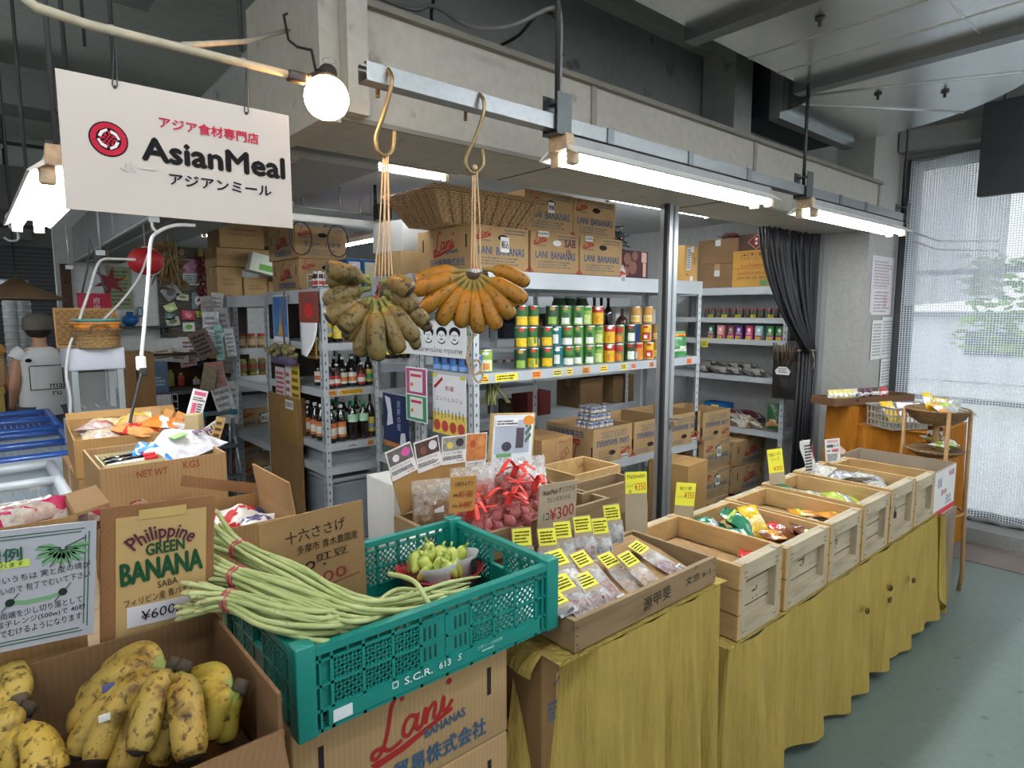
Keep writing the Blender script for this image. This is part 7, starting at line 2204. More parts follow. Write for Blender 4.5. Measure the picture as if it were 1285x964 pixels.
# shallots in red nets
RNET = mat('#d8382e',0.4,0.1,30)
SHM = bananamat('#a8666a','#6a3038',0.33,'#b9807a')
sh_ = thing('shallot','x','shallot',(0,0,0))
b = MB()
b.lathe([(0.0008,-0.021),(0.008,-0.0185),(0.0155,-0.010),(0.0175,0.0),(0.0155,0.009),(0.009,0.0165),(0.004,0.022),(0.0025,0.028)],12)
b.build('bulb',SHM,sh_)
MB().tube([(0,0,0.026),(0.001,0,0.031)],[0.0025,0.001],6).build('dry_tip',mat('#a5835a',0.8),sh_)
groups = [((1.075,1.44,SZ + 0.05),0.085,16,'shallots in the net bag behind the crate corner','small red shallot in the net bag behind the crate corner'),((1.215,1.43,SZ + 0.055),0.09,20,'shallots in the net bag beside the kraft price card','small red shallot in the net bag right of the kraft price card'),
   ((1.36,1.47,SZ + 0.06),0.095,22,'shallots in the front net bag by the corrugated card','small red shallot in the front net bag by the corrugated card'),((1.36,1.57,SZ + 0.10),0.08,16,'shallots in the upper net bag at the back','small red shallot in the upper net bag at the back of the tray')]
nid = 0
for (cx_,cy_,cz_),R_,n,gname,lab in groups:
 rd = random.Random(nid)
 for i in range(n):
  a = i * 2.39996
  z = 1 - 1.25 * (i + 0.5) / n
  rr = math.sqrt(max(0,1 - z * z)) * (R_ - 0.018)
  put(sh_,(cx_ + rr * math.cos(a),cy_ + rr * math.sin(a) * 0.85,cz_ + 0.012 + z * (R_ - 0.018) * 0.72),0,lab,gname,(rd.uniform(-0.9,0.9),rd.uniform(-0.9,0.9),rd.uniform(0,6)))
 nid += 1
for i,((cx_,cy_,cz_),R_,n,gname,lab) in enumerate(groups):
 T = thing('net_bag',('red net bag of shallots behind the green crate corner','red net bag of shallots right of the kraft price card','red net bag of shallots by the corrugated price card','red net bag of shallots highest at the back of the tray')[i],'net bag',(cx_,cy_,cz_))
 b = MB()
 b.grid(lambda u,v: V((R_ * 1.05 * math.sin(math.pi * (0.02 + 0.78 * v)) * math.cos(2 * math.pi * u),R_ * 0.9 * math.sin(math.pi * (0.02 + 0.78 * v)) * math.sin(2 * math.pi * u),0.012 + R_ * 0.80 * math.cos(math.pi * (0.02 + 0.78 * v)))),30,14,uv=(0.5,0.25))
 b.build('net',netmat('#c9443c',80,0.10,0.01),T)
 top = R_ * 0.80
 b = MB()
 rd = random.Random(i + 9)
 b.tube(spline([(0,0,top),(0.005,0,top + 0.015),(0.012,-0.005,top + 0.035)],4),0.011,8)
 b.build('knot',RNET,T)
 for k_ in range(6):
  a = rd.uniform(2.2,6.8)
  Lr = rd.uniform(0.05,0.10)
  q_ = spline([(0.01,0,top + 0.03),(0.01 + Lr * 0.5 * math.cos(a),Lr * 0.5 * math.sin(a),top + 0.045 + 0.02 * math.sin(k_)),(0.01 + Lr * math.cos(a),Lr * math.sin(a),top + 0.01 + rd.uniform(-0.01,0.04))],5)
  b = MB(); b.tube(q_,0.0085,6,flat=0.18); b.build('ribbon',RNET,T)
# dried mushroom bag and clear bags behind the shallots
T = packet('dried_goods_bag','clear bag of brown dried slices at the near end of the shallot tray','bag',PY(545,622,1.62),0.15,0.17,0.06,film('#ddd8cf',0.3),[(-0.42,0.25,mat('#7a5f44',0.8,0.5,60))],(1.35,0,-0.35),None,9,(paper(),0.2,0.2))
T.location.z = SZ + 0.11
for i,(px,lab,c_) in enumerate(((590,'clear bag of dried red flakes in the middle of the shallot tray','#9a4f44'),(622,'clear bag of pale dried slices behind the red nets','#b58a78'),(655,'clear bag of white goods at the price card end of the tray','#cfcbc6'))):
 T = packet('dried_goods_bag',lab,'bag',(PY(px,600,1.64).x,1.63,SZ + 0.12),0.15,0.17,0.06,film('#e3e3e3',0.3),[(-0.42,0.25,mat(c_,0.8,0.4,60))],(1.3,0,-0.4),None,20 + i)
T = thing('printed_box','white box with red panel under the dried slices','box',(PY(533,643,1.45).x,1.47,SZ + 0.01))
MB().rbox((0,0,0.045),(0.12,0.06,0.09),0.003).build('carton',paper('#d8d6d4'),T)
b = MB(); b.quad(FR((0,-0.03,0.045),(1,0,0),(0,0,1)),0.03,0.02,0.06,0.05); b.build('red_panel',REDI,T)
T,w,h = corner_sheet('kraft_price_card','kraft price card with red 1180 and 480 yen figures','price card',((567,599),(598,597),(596,640),(563,645)),1.40,cardboard('#b5874a'),0.004)
text(T,'小粒ホムデン',XY,0,h * 0.3,w * 0.75,h * 0.13,BLACK()); text(T,'¥1180',XY,w * 0.1,0.0,w * 0.55,h * 0.2,REDI); text(T,'¥480',XY,w * 0.1,-h * 0.3,w * 0.5,h * 0.18,REDI)
text(T,'500g',XY,-w * 0.3,-h * 0.02,w * 0.2,h * 0.1,BLACK()); text(T,'100g',XY,-w * 0.3,-h * 0.32,w * 0.2,h * 0.1,BLACK())
# recipe cards on a kraft stand
RK = cardboard('#a37f4e')
CARDS = [(((483,569),(516,553),(523,590),(493,604)),'recipe card with a pink bowl photo, first of the leaning cards','カサブル カップオイル',('#5f5a5a','#c9549a','#cfcfcf')),
   (((518,557),(549,546),(556,583),(526,594)),'recipe card with a brown dish photo, second of the leaning cards','ウプリ スペシャル',('#4a342c','#c9c9cf','#7a4a3a')),
   (((552,549),(584,546),(586,579),(557,584)),'recipe card with a grey pan photo beside the brown dish card','レシピ ザル 南瓜',('#8b8a84','#2d2b2b','#c9b44a')),
   (((583,545),(609,543),(612,583),(585,586)),'recipe card with a big orange dish photo','スモウ 豆板 炒め',('#b8733a','#c98a4a','#a34a2a'))]
for i,(P4,lab,s,cols) in enumerate(CARDS):
 Y = 1.66 + 0.012 * i
 T,w,h = corner_sheet('recipe_card',lab,'card',P4,Y,paper('#dcdad8'),0.003)
 MB().box((0,h * 0.22 if i < 3 else h * 0.08,0.0006),(w * 0.92,h * (0.48 if i < 3 else 0.8),0.001)).build('photo',mat(cols[0],0.5,0.35,60),T)
 b = MB(); b.disc(XY,w * 0.22,h * 0.25,w * 0.17,h * 0.15,0.0016); b.build('dish',mat(cols[1],0.5,0.15,40),T)
 b = MB(); b.disc(XY,-w * 0.18,h * 0.18,w * 0.13,h * 0.12,0.0016); b.build('garnish',mat(cols[2],0.5,0.2,40),T)
 if i < 3:
  text(T,s,XY,-w * 0.05,-h * 0.11,w * 0.75,h * 0.09,BLACK()); text(T,'¥1,300',XY,w * 0.25,-h * 0.41,w * 0.3,h * 0.07,REDI)
  b = MB(); fine(b,XY,-w * 0.05,-h * 0.27,w * 0.8,h * 0.14,3,i); b.build('print',DKINK,T)
 else: text(T,s,XY,0,-h * 0.42,w * 0.8,h * 0.08,BLACK())
 MB().bx(-w / 2,w / 2,-h * 0.5 - (0.12,0.07,0.05,0.03)[i],-h * 0.5 + 0.02,-0.006,-0.0032).build('kraft_backing',RK,T)
fr_ = ((613,521),(667,518),(671,606),(617,611))
T,w,h = corner_sheet('spice_poster','white framed poster of the spice mix with a dark drink photo','poster',fr_,1.70,wood('#b79a68',0.8,'x'),0.012)
MB().box((0,0,0.0006),(w * 0.92,h * 0.96,0.0014)).build('paper',paper('#dde0e4'),T)
MB().box((-w * 0.02,h * 0.18,0.0016),(w * 0.8,h * 0.46,0.001)).build('photo',mat('#a9b2c0',0.5,0.12,6),T)
b = MB(); b.bx(w * 0.06,w * 0.24,h * 0.02,h * 0.30,0.0016,0.0028); b.build('drink_glass',mat('#4c434d',0.4,0.2,30),T)
b = MB(); b.disc(XY @ M.Translation(V((0,0,0.0018))),-w * 0.15,h * 0.05,w * 0.11,h * 0.065,0.0012); b.build('cup',mat('#3a3c44',0.5),T)
b = MB()
for k_ in range(7): b.disc(XY @ M.Translation(V((0,0,0.0018))),w * (0.30 + 0.04 * (k_ % 3)),h * (0.12 + 0.035 * k_),0.006,0.009,0.0011)
b.build('leaf',mat('#4b6a54',0.6,0.2),T)
b = MB(); b.disc(XY @ M.Translation(V((0,0,0.0018))),w * 0.34,h * 0.40,w * 0.13,h * 0.07,0.0012); b.build('orange_disc',ink('#d98a3a'),T)
b = MB(); b.quad(XY @ M.Translation(V((0,0,0.0026))),-w * 0.17,h * 0.38,w * 0.5,h * 0.1); b.build('caption_box',paper('#e8e8ea'),T)
b = MB(); fine(b,XY @ M.Translation(V((0,0,0.003))),-w * 0.17,h * 0.38,w * 0.44,h * 0.07,2,3); b.build('caption_print',DKINK,T)
text(T,'スパイスMIX',XY,0.0,-h * 0.14,w * 0.66,h * 0.075,BLACK(),0,0,0,0.003)
text(T,'¥860',XY,w * 0.22,-h * 0.22,w * 0.36,h * 0.085,REDI,-0.01,0.05,0,0.003)
b = MB(); b.quad(XY @ M.Translation(V((0,0,0.0016))),-w * 0.2,-h * 0.07,w * 0.34,h * 0.05); b.build('green_strip',ink('#6fa36a'),T)
b = MB(); fine(b,XY @ M.Translation(V((0,0,0.002))),-w * 0.2,-h * 0.24,w * 0.4,h * 0.06,3,5); b.build('print',DKINK,T)
carton('white_carton','white printed carton on edge behind the shallot tray',(PY(498,640,1.95).x,1.98,0.70),0.10,0.20,0.28,0,'#cfcfcb',False)
carton('plain_carton','brown carton under the white printed carton on edge',(PY(498,640,1.95).x,1.98,0.0),0.14,0.24,0.698,0,'#7d6243')
# ================================================================ inside the shop on the left, and the hall beyond
# ---- goods on the end-on bottle shelf
CAPW,CAPG,CAPR,CAPY = paper('#e4e4e2'),mat('#1f8a4a',0.4),mat('#a8302c',0.4),mat('#c9982e',0.4)
LORG,LWHT,LYEL,LGRN,LRED = mat('#c9743f',0.5,0.35,40),mat('#d9d6c9',0.5,0.2,50),mat('#d6c24a',0.5,0.25,40),mat('#4a9a5f',0.5,0.25,40),mat('#b53a34',0.5,0.3,40)
cola = bottle('x',0.032,0.23,DKG,CAPW,LORG,LWHT,0.36,0.62)
greenb = bottle('x',0.032,0.235,DKG,CAPG,None,None,0.36,0.62)
MB().lathe([(0.0328,0.115),(0.0325,0.165)],16,cap=False).build('label',mat('#a9cfae',0.5,0.3,50),greenb)
fish = bottle('x',0.026,0.15,mat('#3a2018',0.2,0.2,20),CAPW,LRED,LWHT,0.4,0.6)
sauce = bottle('x',0.03,0.19,DKG,CAPW,LWHT,LORG,0.34,0.56)
gsauce = bottle('x',0.027,0.20,DKG,CAPG,LYEL,LGRN,0.4,0.6)
tall = bottle('x',0.031,0.30,mat('#26251d',0.15,0.2,20),mat('#9a9a94',0.4),LYEL,mat('#8fa6b9',0.5,0.2),0.3,0.52)
soy = bottle('x',0.033,0.20,mat('#2a1c18',0.2,0.2,20),CAPY,LYEL,None,0.7,0.6)
def side(px,X,Yy=None): return PX(px,500,X).y
zb0 = ZCs[2] + 0.001
for i,(x,y,pr,lab) in enumerate(((1.655,3.98,cola,'cola bottle furthest back behind the shelf post'),(1.655,3.86,cola,'cola bottle second from the back at the shelf side'),(1.655,3.77,cola,'cola bottle third from the back at the shelf side'),(1.665,3.65,cola,'cola bottle at the front corner beside the post'),(1.74,3.67,cola,'cola bottle beside the green capped ones'),
         (1.815,3.66,greenb,'green capped bottle at the front of the lowest bottle row'),(1.89,3.66,greenb,'second green capped bottle at the front of the lowest row'),(1.78,3.76,greenb,'green capped bottle behind, left one of the lowest row'),(1.85,3.76,greenb,'green capped bottle behind, right one of the lowest row'),(1.95,3.68,tall,'dark olive oil bottle beside the right post of the bottle shelf'))):
 put(pr,(x,y,zb0),0.3,lab)
zb1 = ZCs[1] + 0.001
for i,(x,y,pr,lab) in enumerate(((1.665,3.65,fish,'small fish sauce bottle at the left of the middle row'),(1.715,3.66,fish,'second small fish sauce bottle in the middle row'),(1.765,3.68,sauce,'white capped soy bottle in the middle row'),(1.83,3.68,sauce,'second white capped soy bottle in the middle row'),(1.75,3.77,sauce,'soy bottle behind the fish sauce in the middle row'),(1.86,3.74,gsauce,'green capped sauce behind the chilli bottles'),(1.80,3.79,gsauce,'green capped sauce at the back left of the middle row'),(1.885,3.66,fish,'red labelled chilli bottle in the middle row'),(1.945,3.68,gsauce,'green capped sauce at the right of the middle row'),(1.93,3.79,gsauce,'green capped sauce behind the right one'))):
 put(pr,(x,y,zb1),0.3,lab)
for i,(x,y) in enumerate(((1.69,3.86),(1.84,3.87),(1.93,3.90))): put(sauce,(x,y,zb1),0.2,f'dark soy bottle, {ORD[i]} along the back of the middle row')
for i,(x,y) in enumerate(((1.72,3.88),(1.79,3.89),(1.86,3.88),(1.93,3.84))): put(greenb if i % 2 else cola,(x,y,zb0),0.2,f'dark bottle, {ORD[i]} along the back of the lowest row')
zb2 = ZCs[0] + 0.001
for x,y,pr,lab in ((1.66,3.66,tall,'tall dark bottle with a yellow label on the upper bottle row'),(1.735,3.67,soy,'yellow capped soy jar on the upper bottle row')): put(pr,(x,y,zb2),0.3,lab)
jr = jar('x','sauce_jar',0.033,0.10,mat('#8a6a4a',0.3,0.3,40),mat('#8f2f5a',0.4),mat('#cfc5a8',0.5,0.3,50))
for i,x in enumerate((1.81,1.885,1.955)): put(jr,(x,3.66,zb2),0,f'small labelled jar, {ORD[i]} from the soy jar on the upper row')
for i,(z,px,w_,c_,lab) in enumerate(((ZCs[1],441,0.16,'#e0b03a','long yellow orange price strip on the middle bottle shelf'),(ZCs[1],417,0.05,'#dd8a3a','orange price tag at the left of the middle bottle shelf'),(ZCs[2],463,0.04,'#dd8a3a','orange price tag at the right of the lowest bottle shelf'),(ZCs[2],440,0.07,'#c9ccd0','grey price tag on the lowest bottle shelf'))):
 T = sheet('shelf_tag',lab,'price tag',FR((PY(px,480,3.595).x,3.594,z - 0.022),(1,0,0),(0,0,1)),w_,0.03,mat(c_,0.6),0.001)
 b = MB(); fine(b,XY,0,0,w_ * .85,0.02,2,i); b.build('print',ink('#6a4a1a'),T)
carton('plain_carton','big brown carton on the clear bin in the bottle shelf',(1.79,3.84,0.797),0.29,0.38,ZCs[2] - 0.797 - 0.012,0,'#9c7a46')
cb = thing('storage_bin','cloudy plastic storage bin with a grey lid under the brown carton','bin',(1.795,3.86,0.622))
MB().prism([(-0.14,-0.19),(0.14,-0.19),(0.14,0.19),(-0.14,0.19)],0,0.145).build('body',mat('#8d959c',0.3,0.1,8),cb)
MB().rbox((0,0,0.158),(0.30,0.42,0.03),0.01).build('lid',mat('#aab0b4',0.4),cb)
cb2 = thing('storage_bin','second cloudy storage bin on the floor level of the bottle shelf','bin',(1.795,3.86,0.102))
MB().rbox((0,0,0.2),(0.28,0.42,0.40),0.02).build('body',mat('#8d959c',0.3,0.1,8),cb2)
MB().rbox((0,0,0.42),(0.30,0.44,0.03),0.01).build('lid',mat('#aab0b4',0.4),cb2)
T = carton('plain_carton','brown carton with a white label facing the aisle from the bottle shelf',(1.60,4.1,0.70),0.06,0.3,0.32,0,'#94723f',False)
sticker(T,faces(0.06,0.3,0.32)['l'],0.03,0.11,0.13,0.06,'TOKYO')
# ---- on top of the bottle shelf
ztc = 1.717
put(bx2,(1.88,4.38,ztc),0,'lower banana box with Japanese lettering on the bottle shelf top')
put(bx2,(1.86,4.38,ztc + BH + 0.001),0.0,'upper banana box with Japanese lettering on the bottle shelf top')
wr = thing('wire_rack','white wire rack of small bottles on the bottle shelf top','rack',(1.66,3.72,ztc))
b = MB()
for z in (0.006,0.05,0.09): b.tube([(-0.05,-0.08,z),(0.12,-0.08,z),(0.12,0.08,z),(-0.05,0.08,z)],0.0025,5,close=True,smooth=False)
for x in (-0.05,-0.015,0.02,0.055,0.09,0.12):
 for y in (-0.08,0.08): b.tube([(x,y,0.003),(x,y,0.09)],0.002,5)
b.build('wire',paper('#d6d8d8'),wr)
rb = bottle('x',0.02,0.10,mat('#4a2a22',0.2,0.2,20),CAPW,LWHT,LRED,0.55,0.65)
for i in range(8): put(rb,(1.63 + 0.045 * (i % 4),3.67 + 0.06 * (i // 4),ztc + 0.004),0,f'small white capped bottle, {ORD[i]} counted in the wire rack',None)
wb = bottle('x',0.027,0.155,mat('#33201c',0.2,0.2,20),CAPW,LRED,LORG,0.5,0.65)
for i,x in enumerate((1.79,1.85)): put(wb,(x,3.66,ztc + 0.001),0,f'{("first", "second")[i]} taller white capped bottle beside the wire rack')
for i,(x,c_,lab) in enumerate(((2.03,'#2f5f9a','blue carton with a pale panel beside the upper banana box'),(2.15,'#3a6aa2','second blue carton with a cream panel'))):
 T = carton('blue_carton',lab,(x,4.10,1.72),0.115,0.2,0.215,0,c_,False)
 b = MB(); b.quad(faces(0.115,0.2,0.215)['f'],0,0.01,0.085,0.16); b.build('pale_panel',paper('#ddd6dd' if i == 0 else '#d8d3b4'),T)
 text(T,'徳用',faces(0.115,0.2,0.215)['f'],0,-0.045,0.05,0.022,DKINK)
T = carton('red_carton','small red carton behind the hanging twine',(2.28,4.10,1.72),0.14,0.2,0.12,0.2,'#b8383c',False)
b = MB(); b.quad(faces(0.14,0.2,0.12)['f'],0,0,0.1,0.06); b.build('pink_panel',paper('#d99aa0'),T)
xs_ = steel_shelf('steel shelf carrying the blue and red cartons',(1.995,3.95,0),0.5,0.35,1.719,(0.1,0.7,1.2,1.718))
hp_ = bottle('x',0.026,0.14,mat('#5a2a20',0.2,0.2,20),CAPR,LRED,LWHT,0.5,0.65)
for i,px in enumerate((476,489,500)):
 put(hp_,(PY(px,355,3.10).x,3.10,1.582),0,f'red capped sauce bottle, {ORD[i]} of three behind the dull bananas')
# ---- posters on the end of the can shelf and its neighbours
def side_sheet(name,label,P4,X,matl,cat='poster',thick=0.002):
 tl,tr,br,bl = [PX(x,y,X) for x,y in P4]
 c = (tl + tr + br + bl) / 4
 w = (abs(tl.y - tr.y) + abs(bl.y - br.y)) / 2
 h = (abs(tl.z - bl.z) + abs(tr.z - br.z)) / 2
 return sheet(name,label,cat,FR(c,(0,-1,0),(0,0,1)),w,h,matl,thick),w,h
XP = 1.845
T,w,h = side_sheet('market_poster','poster for the market concierge with yellow strip and red discs',((543,467),(585,476),(585,548),(543,545)),XP,paper('#d9dadc'))
text(T,'市場',XY,w * 0.02,h * 0.28,w * 0.26,h * 0.09,REDI); text(T,'コンシェルジュ',XY,0,h * 0.10,w * 0.8,h * 0.075,ink('#9a5a4a'))
b = MB(); b.quad(XY,0,-h * 0.32,w,h * 0.36); b.build('yellow_strip',ink('#dcbf5a'),T)
b = MB()
for k_ in range(4): b.disc(XY @ M.Translation(V((0,0,0.0008))),w * (-0.36 + 0.24 * k_),-h * 0.36,w * 0.10,h * 0.095)
b.build('red_disc',ink('#b84a44'),T)
b = MB()
for k_ in range(9): b.quad(XY @ M.Translation(V((0,0,0.0008))),w * (-0.42 + 0.105 * k_),-h * 0.15 + 0.006 * math.sin(k_ * 2),0.007,0.04)
b.build('people_silhouette',ink('#5a6a6a'),T)
b = MB(); b.poly(XY,[(-w * .45,h * .30),(-w * .2,h * .46),(-w * .17,h * .42),(-w * .42,h * .25)]); b.build('red_flag',REDI,T)
b = MB()
for sx in (-1,1): b.quad(XY,sx * w * 0.42,h * 0.48,w * 0.14,h * 0.05,0.0014)
b.build('yellow_tape',ink('#d8c832'),T)
T,w,h = side_sheet('coupon_poster','poster with rainbow border and two white panels',((508,460),(535,462),(537,532),(511,527)),1.80,paper('#e3dfe3'))
b = MB(); b.quad(XY,0,h * 0.24,w * 0.92,h * 0.47); b.build('magenta_panel',mat('#a84a72',0.5,0.3,8),T)
b = MB(); b.quad(XY,0,-h * 0.25,w * 0.92,h * 0.46); b.build('green_panel',ink('#3f8a62'),T)
for s in (1,-1):
 b = MB(); b.quad(XY @ M.Translation(V((0,0,0.0007))),0,s * h * 0.24,w * 0.6,h * 0.38); b.build('white_panel',paper(),T)
 b = MB(); b.quad(XY @ M.Translation(V((0,0,0.0014))),0,s * h * 0.24 + h * 0.11,w * 0.5,h * 0.05); b.build('red_ribbon',ink('#c4455a'),T)
 b = MB(); b.disc(XY @ M.Translation(V((0,0,0.0014))),-w * 0.2,s * h * 0.24 - h * 0.06,w * 0.06,h * 0.035); b.build('orange_mark',ink('#c97a3a'),T)
T,w,h = side_sheet('night_poster','dark blue poster with white figures and vertical lettering',((480,491),(512,500),(514,565),(482,560)),1.81,mat('#1f2c52',0.45,0.15,8))
b = MB(); b.poly(XY,[(-w * .42,h * .45),(-w * .2,h * .42),(-w * .15,h * .2),(-w * .1,-h * .05),(-w * .35,-h * .12),(-w * .3,h * .15)]); b.poly(XY,[(w * .2,-h * .2),(w * .35,-h * .18),(w * .4,-h * .4),(w * .15,-h * .42)]); b.build('white_figure',paper('#c9ccd6'),T)
text(T,'沢\n井\nの\n夜',XY,w * 0.13,h * 0.12,w * 0.14,h * 0.55,paper('#aebccf'))
b = MB(); b.quad(XY,0,-h * 0.45,w * 0.96,h * 0.09); b.build('orange_lantern_strip',mat('#b8743a',0.5,0.4,40),T)
T,w,h = side_sheet('portrait_banner','white banner with three bearded men drawn over Thai lettering',((500,398),(585,408),(585,447),(500,446)),1.835,paper('#dcdee0'))
b = MB()
for k_,x in enumerate((-0.02,0.17,0.35)):
 m = XY @ M.Translation(V((w * x,h * 0.08,0)))
 b.disc(m,0,h * 0.10,w * 0.075,h * 0.16).disc(m,0,-h * 0.13,w * 0.05,h * 0.09)
b.build('hair_drawing',BLACK(),T)
b = MB()
for k_,x in enumerate((-0.02,0.17,0.35)): b.disc(XY @ M.Translation(V((w * x,h * 0.06,0.0008))),0,0,w * 0.055,h * 0.17)
b.build('face_drawing',paper('#e6e8ea'),T)
b = MB()
for k_,x in enumerate((-0.02,0.17,0.35)):
 m = XY @ M.Translation(V((w * x,h * 0.06,0.0016)))
 b.quad(m,-w * 0.02,h * 0.05,w * 0.022,h * 0.02).quad(m,w * 0.02,h * 0.05,w * 0.022,h * 0.02).quad(m,0,-h * 0.07,w * 0.045,h * 0.03).quad(m,0,0,w * 0.008,h * 0.05)
b.build('feature_drawing',BLACK(),T)
text(T,'ร้านอาหารไทย กรุงเทพ',XY,w * 0.1,-h * 0.33,w * 0.7,h * 0.2,DKINK)
b = MB(); fine(b,XY,-w * 0.25,h * 0.02,w * 0.16,h * 0.3,3,4); b.build('print',DKINK,T)
# wire basket of bottles behind the posters
for i,px in enumerate((486,494,503,511)):
 put(gsauce,(PY(px,460,3.1).x,3.08,1.321),0,f'green capped sauce bottle, {ORD[i]} behind the dark blue poster')
for i,px in enumerate((487,497,508)):
 put(jr,(PY(px,430,3.1).x,3.2,1.321 + 0.0),0,f'small jar, {ORD[i]} at the back of the shelf behind the posters')
for i,px in enumerate((505,522,540)):
 put(bcn,(1.91,2.50 + i * 0.1,ZLOW + 0.001),-0.9,f'blue can, {ORD[i]} on the lower can shelf level at its end') if False else None
# things standing deeper between the shelves, seen under the cans
for i,(px,py,lab,c_) in enumerate(((622,520,'row end red sauce bottle left under the can shelf',0),(632,520,'red sauce bottle second under the can shelf',0),(642,522,'red sauce bottle third under the can shelf',0),(651,522,'red sauce bottle fourth under the can shelf',0))):
 put(hp_,(PY(px,py,3.85).x,3.84,1.061),0,lab)
T = thing('shallow_basket','flat woven basket deep under the can shelf','basket',(PY(690,510,3.9).x,3.92,1.061))
MB().lathe([(0.12,0),(0.17,0.08),(0.175,0.085),(0.165,0.085),(0.115,0.008),(0.0001,0.006)],22,cap=False).build('bowl',wicker('#a5854f'),T)
for i,(px,c1,c2,lab) in enumerate(((683,'#c98a2e','#cfc08a','orange packet in the flat woven basket'),(697,'#8fae4a','#d8c23a','green packet in the flat woven basket'))):
 packet('snack_packet',lab,'snack packet',(PY(px,500,3.9).x,3.9,1.13),0.13,0.16,0.05,mat(c1,0.4,0.3,40),[(-0.1,0.2,mat(c2,0.4,0.3,40))],(0.4,0,0.4 * i),None,140 + i)
for i,(px,lab) in enumerate(((665,'dark red carton beside the flat woven basket'),(680,'second dark red carton beside the flat woven basket'))):
 carton('red_carton',lab,(PY(px,520,3.8).x,3.86,0.721),0.13,0.2,0.2,0,'#6a2f30',False)
for i,(px,z,lab) in enumerate(((732,0.721,'brown carton deep behind the open banana boxes'),(772,0.721,'brown carton beside the deep one behind the banana boxes'),(740,1.061,'brown carton on the inner shelf above the banana boxes'))):
 carton('plain_carton',lab,(PY(px,520,3.9).x,3.95,z),0.30,0.3,0.26,0,'#7d6243')
for i,px in enumerate((800,812,824)):
 packet('dried_goods_bag',f'clear bag of brown goods, {ORD[i]} on the inner shelf near the post','bag',(PY(px,490,3.85).x,3.86,1.07),0.16,0.2,0.07,film('#d9d2c6',.6),[(-0.3,0.2,mat('#8f6a4a',.7,.4,50))],(0.3,0,0.5 * i),None,150 + i)
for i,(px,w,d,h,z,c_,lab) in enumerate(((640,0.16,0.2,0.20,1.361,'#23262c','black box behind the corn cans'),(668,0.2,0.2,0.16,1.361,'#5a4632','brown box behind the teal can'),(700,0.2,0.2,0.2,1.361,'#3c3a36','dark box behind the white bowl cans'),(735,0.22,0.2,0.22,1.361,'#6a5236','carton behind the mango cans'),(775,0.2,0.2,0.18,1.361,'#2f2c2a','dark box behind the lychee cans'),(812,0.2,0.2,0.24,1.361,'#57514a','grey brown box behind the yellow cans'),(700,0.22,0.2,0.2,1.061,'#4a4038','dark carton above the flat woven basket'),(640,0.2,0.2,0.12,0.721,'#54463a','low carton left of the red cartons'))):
 carton('dark_filler_box',lab + ' added to darken the inner shelf',(PY(px,420,3.95).x,4.03,z),w,d,h,0,c_,False)  # generic dark boxes added to fill and darken the depth behind the cans
bb = thing('herb_bundle','bundle of pale green dried stems hanging under the can shelf edge','herbs',PY(622,490,YS + 0.1))
b = MB(); rd = random.Random(8)
for i in range(22): b.tube([(rd.uniform(-0.05,0.05),rd.uniform(-0.03,0.03),0.05),(rd.uniform(-0.08,0.08),rd.uniform(-0.04,0.04),-0.07)],0.005,5)
b.build('stem',mat('#8d8f5a',0.8,0.25,30),bb)
# ---- farther shelf: jars, boxes, cartons on top
jr2 = jar('x','preserve_jar',0.036,0.12,mat('#9a7a42',0.3,0.3,40),mat('#a8302c',0.4),mat('#c9b08a',0.5,0.3,50))
jr3 = jar('x','preserve_jar',0.036,0.11,mat('#6a7a3a',0.3,0.3,40),mat('#b8953a',0.4),mat('#8a4a3a',0.5,0.4,50))
for zz,pr,k_,lab in ((ZA[0],jr2,4,'red lidded jar in the upper jar row of the farther shelf'),(ZA[1] + 0.0,jr3,4,'gold lidded jar on the lower jar board of the farther shelf'),(ZA[1] + 0.113,jr3,4,'gold lidded jar stacked on the lower jar row of the farther shelf')):
 for i in range(k_): put(pr,(1.755 + 0.083 * i,5.56,zz + 0.002),0,f'{lab}, {ORD[i]} of four')
carton('white_box','long white box on the farther shelf under the jars',(1.88,5.66,ZA[2] + 0.155),0.36,0.25,0.15,0,'#b9bbba',False) if False else None
put(bx1,(1.885,5.77,ZA[2] + 0.001),0,'banana box on the farther shelf, higher level')
put(bx1,(1.885,5.77,ZA[3] + 0.001 + 0.0),0,'banana box on the farther shelf, lower level')
put(bx1,(1.885,5.77,ZA[3] + BH + 0.002),0,'banana box stacked on the lower one of the farther shelf')
carton('white_box','pale box above the banana box on the farther shelf',(1.885,5.75,ZA[2] + BH + 0.002),0.34,0.4,0.12,0,'#b4b6b6',False)
za = 1.702
BOXES = [((1.66,5.62,za),0.20,0.3,0.24,'narrow carton at the left of the farther shelf top'),((1.86,5.60,za),0.19,0.3,0.16,'short carton in the middle of the farther shelf top'),((2.06,5.60,za),0.19,0.3,0.13,'short carton at the right of the farther shelf top'),((1.80,5.65,za + 0.245),0.46,0.34,0.15,'wide carton across the farther shelf top'),((1.78,5.66,za + 0.40),0.36,0.34,0.26,'topmost big carton of the farther shelf top'),((2.13,5.75,za + 0.135),0.18,0.3,0.30,'upright carton behind the green white box'),((2.10,5.8,za + 0.44),0.28,0.3,0.20,'carton high at the right on the farther shelf top')]
for p,w,d,h,lab in BOXES:
 T = carton('plain_carton',lab,p,w,d,h,0,'#a88a60')
 b = MB(); fine(b,faces(w,d,h)['f'],0,0,w * 0.6,h * 0.3,2,int(p[0] * 100)); b.build('print',mat('#8a6a4a',0.8),T)
b = MB(); b.disc(faces(0.36,0.34,0.26)['f'],-0.10,0.06,0.035,0.025); b.build('red_mark',ink('#b3564a'),T) if False else b.bm.free()
T = carton('green_white_box','green and white box tilted on the stacked cartons',(1.95,5.42,za + 0.18),0.34,0.2,0.15,-0.1,'#cfd6c4',False)
T.rotation_euler = (0,0.22,-0.1)
